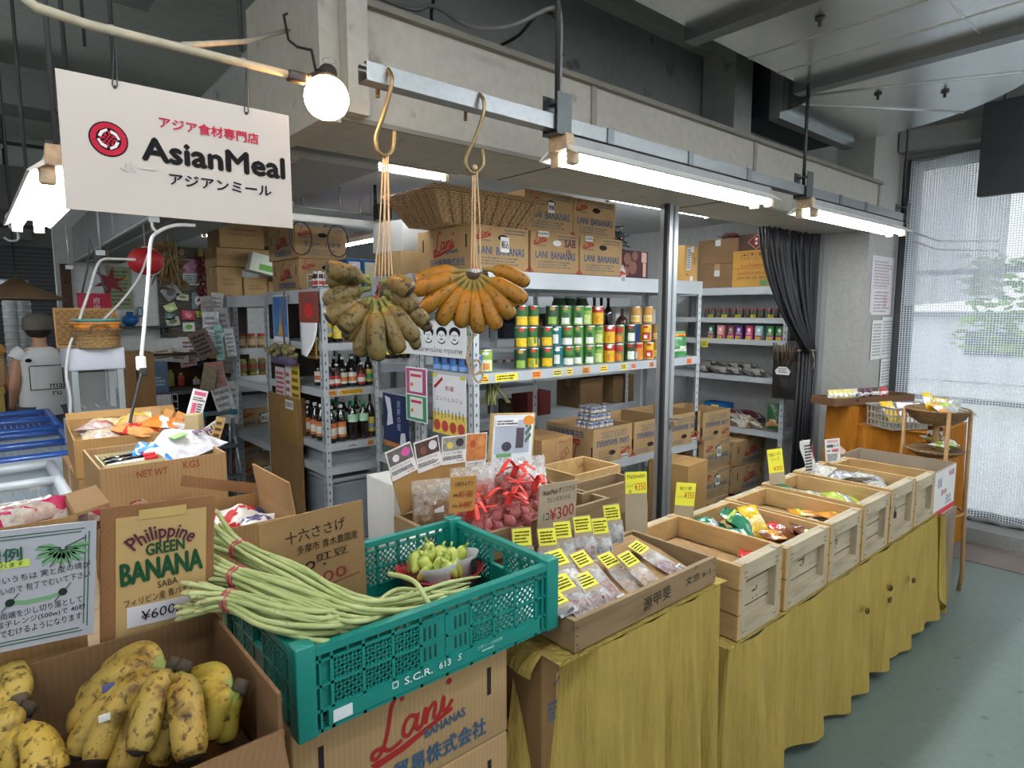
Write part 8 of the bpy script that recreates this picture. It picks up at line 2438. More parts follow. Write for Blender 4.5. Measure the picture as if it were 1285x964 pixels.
b = MB(); b.quad(faces(0.34,0.2,0.15)['f'],0.11,-0.02,0.1,0.1); b.quad(faces(0.34,0.2,0.15)['f'],-0.03,-0.03,0.14,0.05); b.build('green_panel',ink('#6a9a4a'),T)
# ---- calendars and hanging things on the shelf sides facing the aisle
XS = 1.585
T,w,h = side_sheet('calendar','hanging calendar with a golden pagoda on blue sky',((341,370),(360,370),(363,446),(345,446)),XS,paper('#d8d8d6'),'calendar')
b = MB(); b.quad(XY,0,h * 0.14,w * 0.94,h * 0.66); b.build('sky_picture',mat('#3f78b8',0.4,0.15,4),T)
b = MB(); b.poly(XY @ M.Translation(V((0,0,0.0008))),[(-w * .22,-h * .17),(w * .22,-h * .17),(w * .1,-h * .06),(w * .04,h * .05),(0,h * .28),(-w * .04,h * .05),(-w * .1,-h * .06)]); b.build('pagoda_picture',mat('#c9a13a',0.4,0.25,30),T)
b = MB(); fine(b,XY,0,-h * 0.36,w * 0.85,h * 0.2,5,2); b.build('print',mat('#9a9a9e',0.7),T)
T,w,h = side_sheet('calendar','hanging calendar with a red figure and a curling white page',((373,366),(397,366),(401,405),(377,405)),XS - 0.005,mat('#8a3a2a',0.4,0.45,40),'calendar')
b = MB(); b.disc(XY,0.0,-h * 0.1,w * 0.22,h * 0.25); b.build('red_figure',ink('#c93a3a'),T)
b = MB(); b.grid(lambda u,v: V(((u - 0.5) * w * 0.9,-h * 0.5 - v * 0.20,0.002 + 0.09 * v * v * (u * 0.8))),6,10); b.build('curled_page',paper('#dfe0e0'),T,solid=0.001)
for i,(P4,c_,lab) in enumerate(((((346,460),(357,462),(357,505),(346,504)),'#c9b9b9','pink and white printed bag hung below the pagoda calendar'),(((358,458),(364,459),(366,528),(360,528)),'#cfd0cc','narrow white printed strip beside the pink bag'),(((364,455),(374,456),(377,528),(368,527)),'#c9b04a','long yellow packet hung beside the white strip'),(((384,420),(396,420),(397,450),(386,450)),'#b08a3a','yellow and brown packet hung near the shelf post'))):
 T,w,h = side_sheet('hung_packet',lab,P4,XS - 0.006,mat(c_,0.4,0.15,30),'packet',0.006)
 b = MB(); fine(b,XY,0,0,w * 0.8,h * 0.8,6,i); b.build('print',ink('#a85a5a' if i < 2 else '#7a5a1a'),T)
MB_ = thing('side_board','tall brown board leaning on the shelf side below the calendars','board',(1.59,PX(360,560,1.59).y,0))
MB().bx(-0.012,0.0,-0.28,0.28,0.02,1.02).build('panel',wood('#8a6a42',0.8,'z'),MB_)
g = thing('dried_pod_garland','garland of dried brown pods over purple paper hung by a cord','garland',PX(358,441,1.55))
b = MB(); rd = random.Random(3)
for i in range(34):
 p = V((rd.uniform(-0.05,0.0),rd.uniform(-0.22,0.22),rd.uniform(-0.025,0.035)))
 b.ball(p,0.026,6,(0.7,1.1,0.7))
b.build('pod',mat('#7c7248',0.7,0.3,40),g)
MB().rbox((-0.01,0,-0.055),(0.06,0.34,0.06),0.02).build('purple_wrap',mat('#544a66',0.7,0.2),g)
MB().tube([(-0.01,-0.02,0.03),(0,0.02,0.2),(0.0,-0.03,0.40)],0.006,6).build('cord',mat('#6a5c4a',0.8),g)
# ================================================================ leaflets and desk in the back corner
WB = 8.58
def wallsheet(name,label,px0,py0,px1,py1,matl,cat='leaflet',Y=WB - 0.012,roll=0.0,thick=0.003,yaw=0.0):
 a,c = PY(px0,py0,Y),PY(px1,py1,Y)
 w,h = abs(c.x - a.x),abs(a.z - c.z)
 fr = FR(((a.x + c.x) / 2,Y,(a.z + c.z) / 2),(1,0,0),(0,0,1)) @ M.Rotation(roll,4,'Z')
 return sheet(name,label,cat,fr,w,h,matl,thick),w,h
a,c = PY(194,305,WB),PY(285,422,WB)
rsn = thing('reed_screen','dark reed screen covering the back wall of the shop','screen',((a.x + c.x) / 2,WB,c.z))
b = MB()
n = 46
for i in range(n):
 z = (a.z - c.z) * (i + 0.5) / n
 b.tube([(-(c.x - a.x) / 2,-0.004 * (i % 2),z),(0,-0.003,z + 0.004 * math.sin(i)),((c.x - a.x) / 2,-0.004 * (i % 3),z)],(a.z - c.z) / n * 0.45,5)
b.build('reed',mat('#6a6259',0.8,0.35,8,sc=(0.2,1,1)),rsn)
T,w,h = wallsheet('flower_calendar','calendar with pink orchids on the reed screen',228,325,257,358,paper('#c9d4d0'),'calendar',WB - 0.03)
b = MB(); b.quad(XY,0,h * 0.22,w,h * 0.56); b.build('orchid_picture',mat('#a8738f',0.5,0.6,12),T)
b = MB(); fine(b,XY,0,-h * 0.28,w * 0.85,h * 0.35,5,2); b.build('print',DKINK,T)
for i,(q,c_,lab,r) in enumerate((((203,358,226,375),'#8f928c','grey striped photo card tilted on the reed screen',0.6),((221,369,237,377),'#c9cbb9','pale leaf card beside the striped photo card',-0.1),((240,367,257,388),'#6f7f86','dark photo of white fruit on the reed screen',-0.05),((206,381,222,391),'#b9d089','lime slice card on the reed screen',0.4),((206,392,220,402),'#54707a','blue leaf card under the lime slice',-0.3),((208,398,226,409),'#b9bca6','tan leaflet lowest on the reed screen',0.2),((228,390,245,401),'#c4405a','red card on the reed screen',-0.1),((229,405,245,416),'#d5d8cc','white card with a green print on the reed screen',0.0),((246,390,258,398),'#9fae3a','green and yellow card beside the red card',0.1))):
 T,w,h = wallsheet('wall_card',lab,*q,mat(c_,0.6,0.25,12),'card',WB - 0.05,r)
 b = MB(); b.disc(XY,0.0,0,w * 0.28,h * 0.28); b.build('picture',mat(('#5a5c5a','#8a8a52','#c9ccc9','#d9e0b4','#8fa6a0','#6a7a5a','#d98a94','#5f9a3f','#c9c23a')[i],0.6,0.4,20),T)
ch_ = thing('chilli_string','string of dried red chillies hanging by the orchid calendar','chillies',PY(252,332,WB - 0.1))
b = MB(); rd = random.Random(2)
for i in range(36):
 a_ = i * 2.4; z = 0.12 - 0.0175 * i
 b.tube([(0.02 * math.cos(a_),0.02 * math.sin(a_),z),(0.06 * math.cos(a_),0.06 * math.sin(a_),z - 0.05)],[0.02,0.006],5)
b.build('chilli',mat('#6f1f22',0.4,0.35,20),ch_)
MB().tube([(0,0,0.1),(0,0,0.32)],[0.035,0.012],6).build('straw_top',mat('#b8a45a',0.8),ch_)
MB().lathe([(0.02,-0.52),(0.05,-0.62),(0.0001,-0.64)],8,M.Translation(V((0,0,0.0)))).build('tassel',mat('#c2b06a',0.8),ch_)
T = thing('paper_lantern','red and white paper ball hanging under the shop beam','lantern',PY(183,328,4.6))
b = MB(); b.ball((0,0,0),0.105,14,(1,1,0.82)); b.build('red_shell',mat('#b8232a',0.5,0.1),T)
b = MB()
for a_ in (0.3,1.8): b.tube([(0.107 * math.sin(t_) * math.cos(a_),0.107 * math.sin(t_) * math.sin(a_),0.088 * math.cos(t_)) for t_ in [i * 0.39 for i in range(9)]],0.016,5,flat=0.4)
b.build('white_stripe',paper('#ddd6d2'),T)
MB().tube([(0,0,0.08),(0,0,2.135 - PY(183,328,4.6).z)],0.003,5).build('string',TWINE,T)
T = thing('dried_flower_bunch','bunch of dried straw and brown leaves under the shop beam','dried flowers',PY(212,325,5.2))
rd = random.Random(12); b = MB()
for i in range(44): b.tube([(rd.uniform(-0.05,0.05),rd.uniform(-0.05,0.05),0.12),(rd.uniform(-0.16,0.08),rd.uniform(-0.1,0.1),rd.uniform(-0.22,-0.05))],0.005,4)
b.build('straw',mat('#8f7d52',0.8,0.35,20),T)
b = MB()
for i in range(22):
 m = M.Translation(V((rd.uniform(-0.06,0.10),rd.uniform(-0.06,0.06),rd.uniform(-0.22,0.1)))) @ M.Rotation(rd.uniform(0,6),4,'Z') @ M.Rotation(rd.uniform(0.5,1.4),4,'X')
 b.prism([(-0.07,0),(0,-0.03),(0.08,0),(0,0.03)],0,0.004,m)
b.build('brown_leaf',mat('#75593c',0.8,0.35,20),T)
MB().tube([(0,0,0.10),(0,0,2.135 - PY(212,325,5.2).z)],0.004,5).build('string',TWINE,T)
T,w,h = wallsheet('paper_chart','pale green handwritten chart on the back wall',132,334,168,388,mat('#8f9470',0.7,0.12,8),'poster',WB - 0.02)
b = MB(); fine(b,XY,0,0,w * 0.8,h * 0.85,9,4); b.build('print',ink('#5d6248'),T)
b = MB(); b.quad(XY,0.02,h * 0.22,w * 0.5,h * 0.06,0.0016); b.build('yellow_mark',ink('#b8a83a'),T)
T,w,h = wallsheet('small_picture','small blue grey picture beside the wall chart',172,385,180,398,mat('#5a7a86',0.6,0.4,20),'picture',WB - 0.02)
MB().quad(XY,0,0,w * 0.5,h * 0.6).build('motif',mat('#9fb6b9',0.6),T)
s_ = thing('paper_star','dark red paper star hanging in front of the wall chart','star',PY(138,354,6.5))
b = MB()
pts = [((0.13 if k_ % 2 == 0 else 0.045) * math.sin(k_ * math.pi / 6 + 0.2),(0.13 if k_ % 2 == 0 else 0.045) * math.cos(k_ * math.pi / 6 + 0.2)) for k_ in range(12)]
b.prism(pts,-0.02,0.02,FR((0,0,0),(1,0,0),(0,0,1))); b.build('star_body',mat('#7d2428',0.6,0.15),s_)
MB().tube([(0,0,0.12),(0,0,2.135 - PY(138,354,6.5).z)],0.003,5).build('string',TWINE,s_)
t = thing('tote_bag','red tote bag lettered in white hanging at the beam','bag',PY(119,384,6.0))
w,h = 0.23,0.20
b = MB(); pillow(b,(0,0,0),w,h,0.05,FR((0,0,0),(1,0,0),(0,0,1)),0.004); b.build('pouch',mat('#a8283e',0.7,0.1),t)
text(t,'府\n中\n市',FR((0,-0.03,0.0),(1,0,0),(0,0,1)),0.01,-0.01,0.045,0.15,paper('#dcc9cc'))
b = MB(); b.tube([(-0.08,-0.01,0.10),(-0.03,-0.01,0.3),(0,-0.01,2.15 - PY(119,384,6.0).z),(0.04,-0.01,0.3),(0.08,-0.01,0.10)],0.008,6); b.build('handle',mat('#5a6068',0.7),t)
sbox('trim_1',wood('#5e4636',0.6,'z'),PY(78,380,WB).x,PY(91,380,WB).x,WB - 0.06,WB,1.1,2.1)
# blue bottle shelf ledge and cartons below it
T = thing('wall_ledge','thin dark ledge on the back wall with a blue jar','shelf',(PY(172,408,WB).x,WB - 0.09,PY(172,409,WB).z))
MB().bx(-0.35,0.35,-0.09,0.085,-0.02,0.0).build('board',DKGREY,T)
for x in (-0.25,0.25): MB().bx(x - 0.01,x + 0.01,-0.06,0.085,-0.1,-0.02).build('bracket',DKGREY,T)
T = thing('blue_jar','round blue jar on the thin wall ledge','jar',(PY(161,400,WB).x,WB - 0.1,PY(172,409,WB).z + 0.001))
MB().lathe([(0.04,0),(0.085,0.05),(0.08,0.10),(0.035,0.13),(0.035,0.15)],16).build('body',mat('#1f5a9a',0.3,0.1),T)
MB().lathe([(0.04,0.15),(0.04,0.165)],14).build('lid',mat('#2a3a5a',0.4),T)
for i,(z,lab) in enumerate(((0.0,'lowest tall carton beside the glass case'),(0.55,'middle carton beside the glass case'),(0.93,'upper carton with a hand slot beside the glass case'))):
 T = carton('plain_carton',lab,(0.865,5.0,z),0.17,0.30,0.545 if i == 0 else 0.375,0,'#8d6b45')
 b = MB(); b.quad(faces(0.17,0.30,0.375)['f'],-0.02,0.03,0.012,0.09,0.001); b.build('hand_slot',mat('#2a1d14',0.9),T)
# dark open desk with cosmetics
dk = thing('wooden_cabinet','dark open fronted cabinet with small bottles inside on a grey desk','cabinet',(1.345,5.9,0.93))
CABW = wood('#4a2f22',0.6,'x')
MB().bx(-0.30,0.30,0.28,0.30,0,0.28).build('back_panel',CABW,dk)
for s in (-1,1): MB().bx(s * 0.30 - 0.012,s * 0.30 + 0.012,0,0.30,0,0.28).build('side_panel',CABW,dk)
MB().bx(-0.312,0.312,0,0.30,0.28,0.30).build('top',CABW,dk)
MB().bx(-0.288,0.288,0.0,0.28,0.0,0.012).build('bottom',CABW,dk)
ds = thing('grey_desk','grey desk with scrolled iron legs in the shop corner','desk',(1.26,5.85,0))
MB().bx(-0.40,0.40,-0.18,0.40,0.90,0.929).build('desk_top',mat('#55585a',0.5,0.1),ds)
for x in (-0.36,-0.1,0.36): MB().tube([(x,-0.14,0),(x + 0.05,-0.14,0.3),(x - 0.03,-0.14,0.6),(x,-0.14,0.9)],0.018,6).build('leg',mat('#4a4d50',0.5,metal=0.3),ds)
MB().bx(-0.38,0.38,0.34,0.36,0.05,0.9).build('back_sheet',mat('#34352c',0.8),ds)
for i,(x,h,c_,lab) in enumerate(((-0.14,0.11,'#3a3a22','dark green small bottle in the dark cabinet'),(-0.06,0.12,'#8a7a3a','olive small bottle in the dark cabinet'),(0.02,0.09,'#9a3a2a','red small bottle in the dark cabinet'),(0.14,0.05,'#b9b9b4','pale soap dish in the dark cabinet'),(-0.24,0.10,'#c9c6bd','white carton in the dark cabinet'))):
 T = thing('small_bottle',lab,'bottle',(1.345 + x,5.96,0.943))
 MB().rbox((0,0,h / 2),(0.05,0.04,h),0.008).build('body',mat(c_,0.4,0.2),T)
 MB().lathe([(0.012,h),(0.012,h + 0.02)],10).build('cap',mat('#b8a23a',0.4),T)
for i,(px,py,w,h,c_,r,lab) in enumerate(((203,445,0.16,0.13,'#b5b2a4',0.1,'pale card standing left on the dark cabinet'),(225,446,0.15,0.12,'#c9c6c2',-0.1,'white card with a face drawing on the dark cabinet'),(237,435,0.16,0.17,'#d0cfce',0.0,'white and red notice box on the dark cabinet'),(236,453,0.13,0.10,'#c9a6a8',0.15,'pink framed card on the dark cabinet'),(249,443,0.10,0.14,'#dcdcdc',0.2,'white card with a black stamp on the cabinet'),(252,455,0.12,0.09,'#2a2826',0.3,'small black card with a white rim on the cabinet'))):
 T = sheet('display_card',lab,'card',facecam(PY(px,py,5.95 + 0.02 * i),-0.2,0.1,r),w,h,paper(c_),0.006)
 b = MB(); fine(b,XY,0,0,w * 0.6,h * 0.6,3,i); b.build('print',ink('#8a3a3a' if i in (2,3) else '#55565a'),T)
bx_ = carton('blue_bag','grey blue bag standing left of the dark cabinet',(PY(193,465,5.7).x,5.7,0.929 if False else 0.93),0.18,0.12,0.25,0,'#5f7488',False)
b = MB(); fine(b,faces(0.18,0.12,0.25)['f'],0,-0.03,0.12,0.08,3,3); b.build('print',paper('#9fb0c0'),bx_)
wc_ = thing('wire_cage','white wire basket of white packets at the desk edge','basket',(PY(196,490,5.55).x,5.62,0.80))
b = MB()
for z in (0,0.06,0.12): b.tube([(-0.15,-0.06,z),(0.15,-0.06,z),(0.15,0.06,z),(-0.15,0.06,z)],0.003,5,close=True,smooth=False)
for i in range(9): b.tube([(-0.15 + i * 0.0375,-0.06,0),(-0.15 + i * 0.0375,-0.06,0.12)],0.0025,5)
b.build('wire',paper('#c9c9c9'),wc_)
MB().rbox((0.05,0,0.06),(0.12,0.09,0.11),0.008).build('liner',paper('#d3d1cf'),wc_)
sl = thing('step_ladder','grey folding step ladder with teal corners beside the farther shelf','ladder',(PY(276,530,5.2).x,5.25,0))
for x in (-0.13,0.13):
 for y0,y1 in ((-0.18,0.0),(0.22,0.04)): MB().tube([(x,y0,0),(x * 0.8,y1,0.78)],0.013,6).build('leg',ALU,sl)
for z,y in ((0.28,-0.11),(0.52,-0.05),(0.78,0.02)): MB().rbox((0,y,z),(0.25,0.11,0.022),0.005).build('step',mat('#5d6a70',0.5),sl)
for x in (-0.11,0.11): MB().rbox((x,-0.03,0.785),(0.05,0.05,0.04),0.008).build('corner_cap',mat('#1f7a86',0.5),sl)
# leaflets clipped along the farther shelf's side
for i,(px,py,w,h,c_,r,lab) in enumerate(((262,392,0.10,0.26,'#8a8682',0.1,'grey leaflet bundle highest on the farther shelf side'),(272,385,0.09,0.22,'#b0aeab',-0.1,'pale leaflet bundle beside the highest one'),(284,390,0.10,0.26,'#77706a',0.05,'brown leaflet bundle by the shelf post'),(265,412,0.12,0.26,'#c0c2c4',0.0,'white leaflet rack in the second row'),(280,410,0.10,0.30,'#9fa0a0',0.1,'grey leaflet rack in the second row'),(265,425,0.16,0.14,'#d2d2d4',-0.3,'black and white striped leaflet'),(272,440,0.12,0.12,'#b8862f',0.05,'ochre paper bag on the leaflet rack'),(275,430,0.06,0.28,'#8fc0bd',0.05,'aqua leaflet on the leaflet rack'),(284,445,0.09,0.30,'#6f6862',0.0,'brown photo leaflet under the rack'),(289,430,0.07,0.22,'#c4c9cc',0.1,'white leaflet at the post'),(254,432,0.14,0.22,'#54443a',0.4,'dark wooden carving among the leaflets'),(270,470,0.14,0.2,'#a9766a',0.1,'reddish leaflet box under the rack'),(280,500,0.14,0.34,'#c3c6c6',0.25,'tall white folded newspaper on the ladder'),(291,505,0.10,0.34,'#bdbdbc',-0.05,'photo leaflet hung low on the shelf post'),(262,475,0.10,0.18,'#8a7a5a',-0.2,'olive leaflet beside the cabinet'))):
 T = sheet('leaflet',lab,'leaflet',facecam(PY(px,py,5.40 - 0.012 * i),-0.4,0.05,r),w,h,mat(c_,0.6,0.35,24),0.02 if i == 10 else 0.006)
 b = MB(); fine(b,XY,0,0,w * 0.75,h * 0.75,5,i); b.build('print',ink('#7d7c7b' if i != 10 else '#2c221c'),T)
# ================================================================ glass case with baskets, freezers, people
YG = 3.75
a,c = PY(86,438,YG),PY(152,528,YG)
gx0,gx1,gz0,gz1 = PY(92,500,YG).x,PY(156,480,YG).x,c.z,a.z
gcs = thing('glass_case','small glass display case with a white top and grey frame','display case',((gx0 + gx1) / 2,YG,gz0))
gw,gd,gh = gx1 - gx0,0.30,gz1 - gz0
FRM = mat('#9fa5a6',0.4,0.05,metal=0.4)
MB().rbox((0,gd / 2,gh - 0.055),(gw + 0.02,gd + 0.02,0.11),0.008).build('top_box',mat('#c3c8d3',0.4,0.03),gcs)
for sx in (-1,1):
 for y in (0.012,gd - 0.012): MB().box((sx * (gw / 2 - 0.014),y,(gh - 0.1) / 2),(0.028,0.024,gh - 0.1)).build('frame_post',FRM,gcs)
 MB().box((sx * (gw / 2 - 0.006),gd / 2,gh / 2 - 0.05),(0.004,gd - 0.05,gh - 0.14)).build('glass_side',glassmat(),gcs)
MB().box((0,0.006,gh / 2 - 0.05),(gw - 0.06,0.004,gh - 0.14)).build('glass_front',glassmat(),gcs)
MB().box((0,gd - 0.006,gh / 2 - 0.05),(gw - 0.06,0.006,gh - 0.14)).build('back_panel',mat('#5a564c',0.7,0.2),gcs)
MB().box((0,gd / 2,0.02),(gw,gd,0.04)).build('base',FRM,gcs)
MB().box((0,gd / 2 - 0.01,0.06),(gw - 0.07,gd - 0.06,0.006)).build('drip_tray',mat('#7d7f80',0.4,metal=0.5),gcs)
b = MB()
for x in (-0.06,0,0.06): b.tube([(x,0.05,0.075),(x,gd - 0.05,0.075)],0.004,5)
b.build('wire_shelf',STEEL,gcs)
b = MB(); b.bx(gw / 2 - 0.045,gw / 2 - 0.04,gd - 0.04,gd - 0.015,0.05,gh - 0.12); b.build('bracket_strip',FRM,gcs)
gs = thing('white_cabinet','plain white cabinet carrying the glass display case','cabinet',((gx0 + gx1) / 2,YG,0))
MB().rbox((0,0.15,gz0 / 2 - 0.001),(gw + 0.04,0.34,gz0 - 0.002),0.006).build('body',paper('#b5b8ba'),gs)
MB().bx(-gw / 2,gw / 2,-0.026,-0.02,0.06,gz0 - 0.05).build('door',paper('#bfc2c4'),gs)
zt_ = gz1 + 0.001
xm = (gx0 + gx1) / 2
t = thing('rattan_tray','upright rattan tray leaning on the glass case top','tray',(xm - 0.01,YG + 0.10,zt_))
fr = FR((0,0.06,0.10),(1,0,0),(0,0.25,1))
MB().tube([fr @ V((x,y,0)) for x,y in ((-0.135,-0.098),(0.135,-0.098),(0.135,0.095),(-0.135,0.095))],0.009,8,close=True,smooth=False).build('rim',mat('#b48a5a',0.5,0.15,40),t)
MB().box((0,0,0.0),(0.26,0.18,0.006),fr).build('woven_panel',wicker('#a8804f'),t)
for i,(z,r,h,m_,lab) in enumerate(((zt_,0.10,0.05,wicker('#a5834f'),'round wicker basket lowest on the glass case'),(zt_ + 0.052,0.105,0.04,wicker('#8a6a3f'),'darker wicker basket stacked on the lowest basket'),(zt_ + 0.094,0.105,0.03,mat('#d9872e',0.5),'orange bowl stacked on the wicker baskets'),(zt_ + 0.126,0.10,0.014,mat('#5f9a94',0.5),'teal tray on top of the orange bowl'))):
 T = thing('round_basket',lab,'basket',(xm + 0.01,YG + 0.01,z))
 MB().lathe([(r * 0.85,0),(r,h),(r * 0.97,h),(r * 0.8,0.006),(0.0001,0.005)],22,cap=False).build('bowl',m_,T)
 MB().tube([(r * math.cos(k_ * .42),r * math.sin(k_ * .42),h) for k_ in range(15)],0.005,6,close=True).build('rim',m_,T)
 if i == 1: MB().tube(spline([(-0.05,-r,0.03),(-0.03,-r - 0.005,0.06),(0.03,-r - 0.005,0.06),(0.05,-r,0.03)],4),0.006,6).build('handle',m_,T)
# freezers
def freezer(label,x0,x1,y0,y1,zt,body,rim,goods):
 T = thing('chest_freezer',label,'freezer',((x0 + x1) / 2,(y0 + y1) / 2,0))
 w,d = x1 - x0,y1 - y0
 MB().rbox((0,0,(zt - 0.16) / 2 + 0.02),(w,d,zt - 0.20),0.03).build('body',body,T)
 def zc(x): return zt - 0.30 * max(0.0,(0.28 * w - x) / w) ** 2
 def strip(y,r,h): return [(-w / 2 + w * i / 14,y,zc(-w / 2 + w * i / 14)) for i in range(15)]
 for y in (-d / 2 + 0.03,0.0,d / 2 - 0.03):
  MB().tube(strip(y,0,0),0.020,8).build('curved_rail',rim,T)
 MB().tube([(w / 2,-d / 2 + 0.03,zc(w / 2)),(w / 2,d / 2 - 0.03,zc(w / 2))],0.022,8).build('end_rail',rim,T)
 b = MB(); b.grid(lambda u,v: V((-w / 2 + w * u,-d / 2 + 0.04 + (d - 0.08) * v,zc(-w / 2 + w * u) + 0.004)),14,2); b.build('glass_lid',glassmat(),T)
 for s in (-1,1):
  b = MB(); b.grid(lambda u,v: V((-w / 2 + w * u,s * (d / 2 - 0.012),(zt - 0.18) + (zc(-w / 2 + w * u) - zt + 0.18) * v)),14,2); b.build('side_skirt',body,T)
 b = MB(); b.grid(lambda u,v: V((w / 2 - 0.004,-d / 2 + d * u,zt - 0.18 + 0.18 * v)),2,2); b.build('end_skirt',body,T)
 b = MB()
 for i in range(12): b.tube([(w / 2 - 0.06 - i * 0.03,-d / 2 + 0.05,zt - 0.06),(w / 2 - 0.06 - i * 0.03,d / 2 - 0.05,zt - 0.06)],0.0025,4)
 b.build('wire_basket',paper('#c9cccc'),T)
 for i in range(goods[1]):
  m_ = goods[0][i % len(goods[0])]
  packet('frozen_packet',f'{ORD[i]} frozen packet seen through the {goods[2]} freezer lid','frozen packet',((x0 + x1) / 2 + w / 2 - 0.14 - 0.13 * (i % 3),(y0 + y1) / 2 - d / 2 + 0.16 + 0.22 * (i // 3),zt - 0.17 + 0.004),0.16,0.12,0.05,m_,[(-0.2,0.1,WHT)],(0.1,0,0.3 * i),None,160 + i)
 return T
FW_ = mat('#b9c3ca',0.35,0.04,4,coat=0.3); FB_ = mat('#1f55a8',0.4,0.08,4,coat=0.2)
freezer('white chest freezer with curved glass lid nearest the stall',-1.15,0.245,2.85,3.62,0.87,FW_,mat('#cfd6da',0.35,0.03),([mat('#a96a4a',.4,.3,40),mat('#3a4a6a',.4,.3,40),mat('#8a3a3a',.4,.3,40)],6,'white'))
freezer('blue rimmed chest freezer behind the white one',-1.15,0.37,3.72,4.52,0.88,FW_,FB_,([mat('#9aa3a9',.4,.3,40),mat('#6a7a8a',.4,.3,40)],4,'nearer blue rimmed'))
freezer('farther blue rimmed chest freezer in front of the person',-1.15,0.38,4.62,5.5,0.88,FB_,FB_,([mat('#b8a43a',.4,.3,40),mat('#8a8f94',.4,.3,40)],4,'farther blue rimmed'))
# white cords from the beam down to the trays, and the plug
CORD = paper('#d6d7d4')
cable('white cord looping from the side beam down to the plug',[PY(190,275,3.1),PY(192,286,3.1),PY(199,292,3.1)],0.006,CORD)
cable('thick white cord dropping from the beam loop to the plug',[PY(245,283,2.95),PY(218,283,2.95),PY(197,292,2.95),PY(189,305,2.95),PY(186,350,2.95),PY(181,410,2.95),PY(177,452,2.95)],0.0075,CORD)
cable('white cord running along the beam hooks to the rattan tray',[PY(170,326,3.8),PY(148,325,3.8),PY(128,326,3.8),PY(120,338,3.8),PY(113,362,3.8),PY(105,385,3.8),PY(99,402,3.8)],0.0065,CORD)
cable('white cord slanting from the red paper ball to the rattan tray',[PY(186,318,3.9),PY(176,345,3.9),PY(155,375,3.85),PY(128,403,3.8)],0.0055,CORD)
cable('white cords hanging down the side of the glass case',[PY(91,424,3.72),PY(86,440,3.7),PY(83,470,3.69),PY(88,500,3.69),PY(87,530,3.68)],0.006,CORD)
t = thing('plug_socket','white socket and black plug joined below the thick white cord','plug',PY(177,456,2.95))
MB().rbox((0,0,0),(0.035,0.03,0.06),0.008).build('socket',CORD,t)
MB().rbox((0.004,-0.004,-0.035),(0.03,0.03,0.035),0.006).build('black_plug',BLACKM,t)
cable('black flex hanging from the plug into the cracker carton',[PY(178,466,2.94),PY(172,490,2.9),PY(165,520,2.85),PY(160,550,2.72)],0.006,BLACKM)
for i,(px,py,Y) in enumerate(((193,276,3.1),(126,318,3.8),(87,336,5.0))):
 p = PY(px,py,Y)
 T = thing('beam_bracket',f'small steel bracket under the side beam, {ORD[i]} from the sign','bracket',p)
 MB().bx(-0.02,0.02,-0.012,0.012,-0.01,0.015).build('plate',STEEL,T)
 MB().tube([(0,0,0.01),(0,0,max(0.03,2.13 - p.z))],0.005,6).build('stud',STEEL,T)
# pendant lamp with a brown shade, S hook
p = PY(22,376,7.0)
t = thing('pendant_lamp','wide brown coolie shade lamp hanging over the aisle','lamp',p)
MB().lathe([(0.36,0.0),(0.10,0.13),(0.05,0.17),(0.03,0.17)],24,cap=False).build('shade',mat('#6a5238',0.7,0.2,8),t,solid=0.006)
MB().ball((0,0,0.06),0.045,8).build('bulb',mat('#ffd9a0',0.4,0,emit=6.0,name='small warm bulb'),t)
MB().tube([(0,0,0.16),(0,0,3.4 - p.z)],0.006,6).build('cord',BLACKM,t)
p = PY(18,268,4.0)
single('steel_hook',MB().tube([q_ - p for q_ in spline([PY(22,275,4.0),PY(22,268,4.0),PY(14,266,4.0),PY(8,272,4.0),PY(12,284,4.0),PY(22,293,4.0),PY(22,301,4.0),PY(12,302,4.0),PY(5,298,4.0)])],0.006,8),STEEL,'steel S hook hanging alone in the dark hall','hook',p)
p = PY(14,262,4.0)
single('ceiling_rod',MB().tube([(0,0,0),(0,0,3.14 - p.z)],0.005,6),DKGREY,'dark rod holding the lone S hook','rod',p)
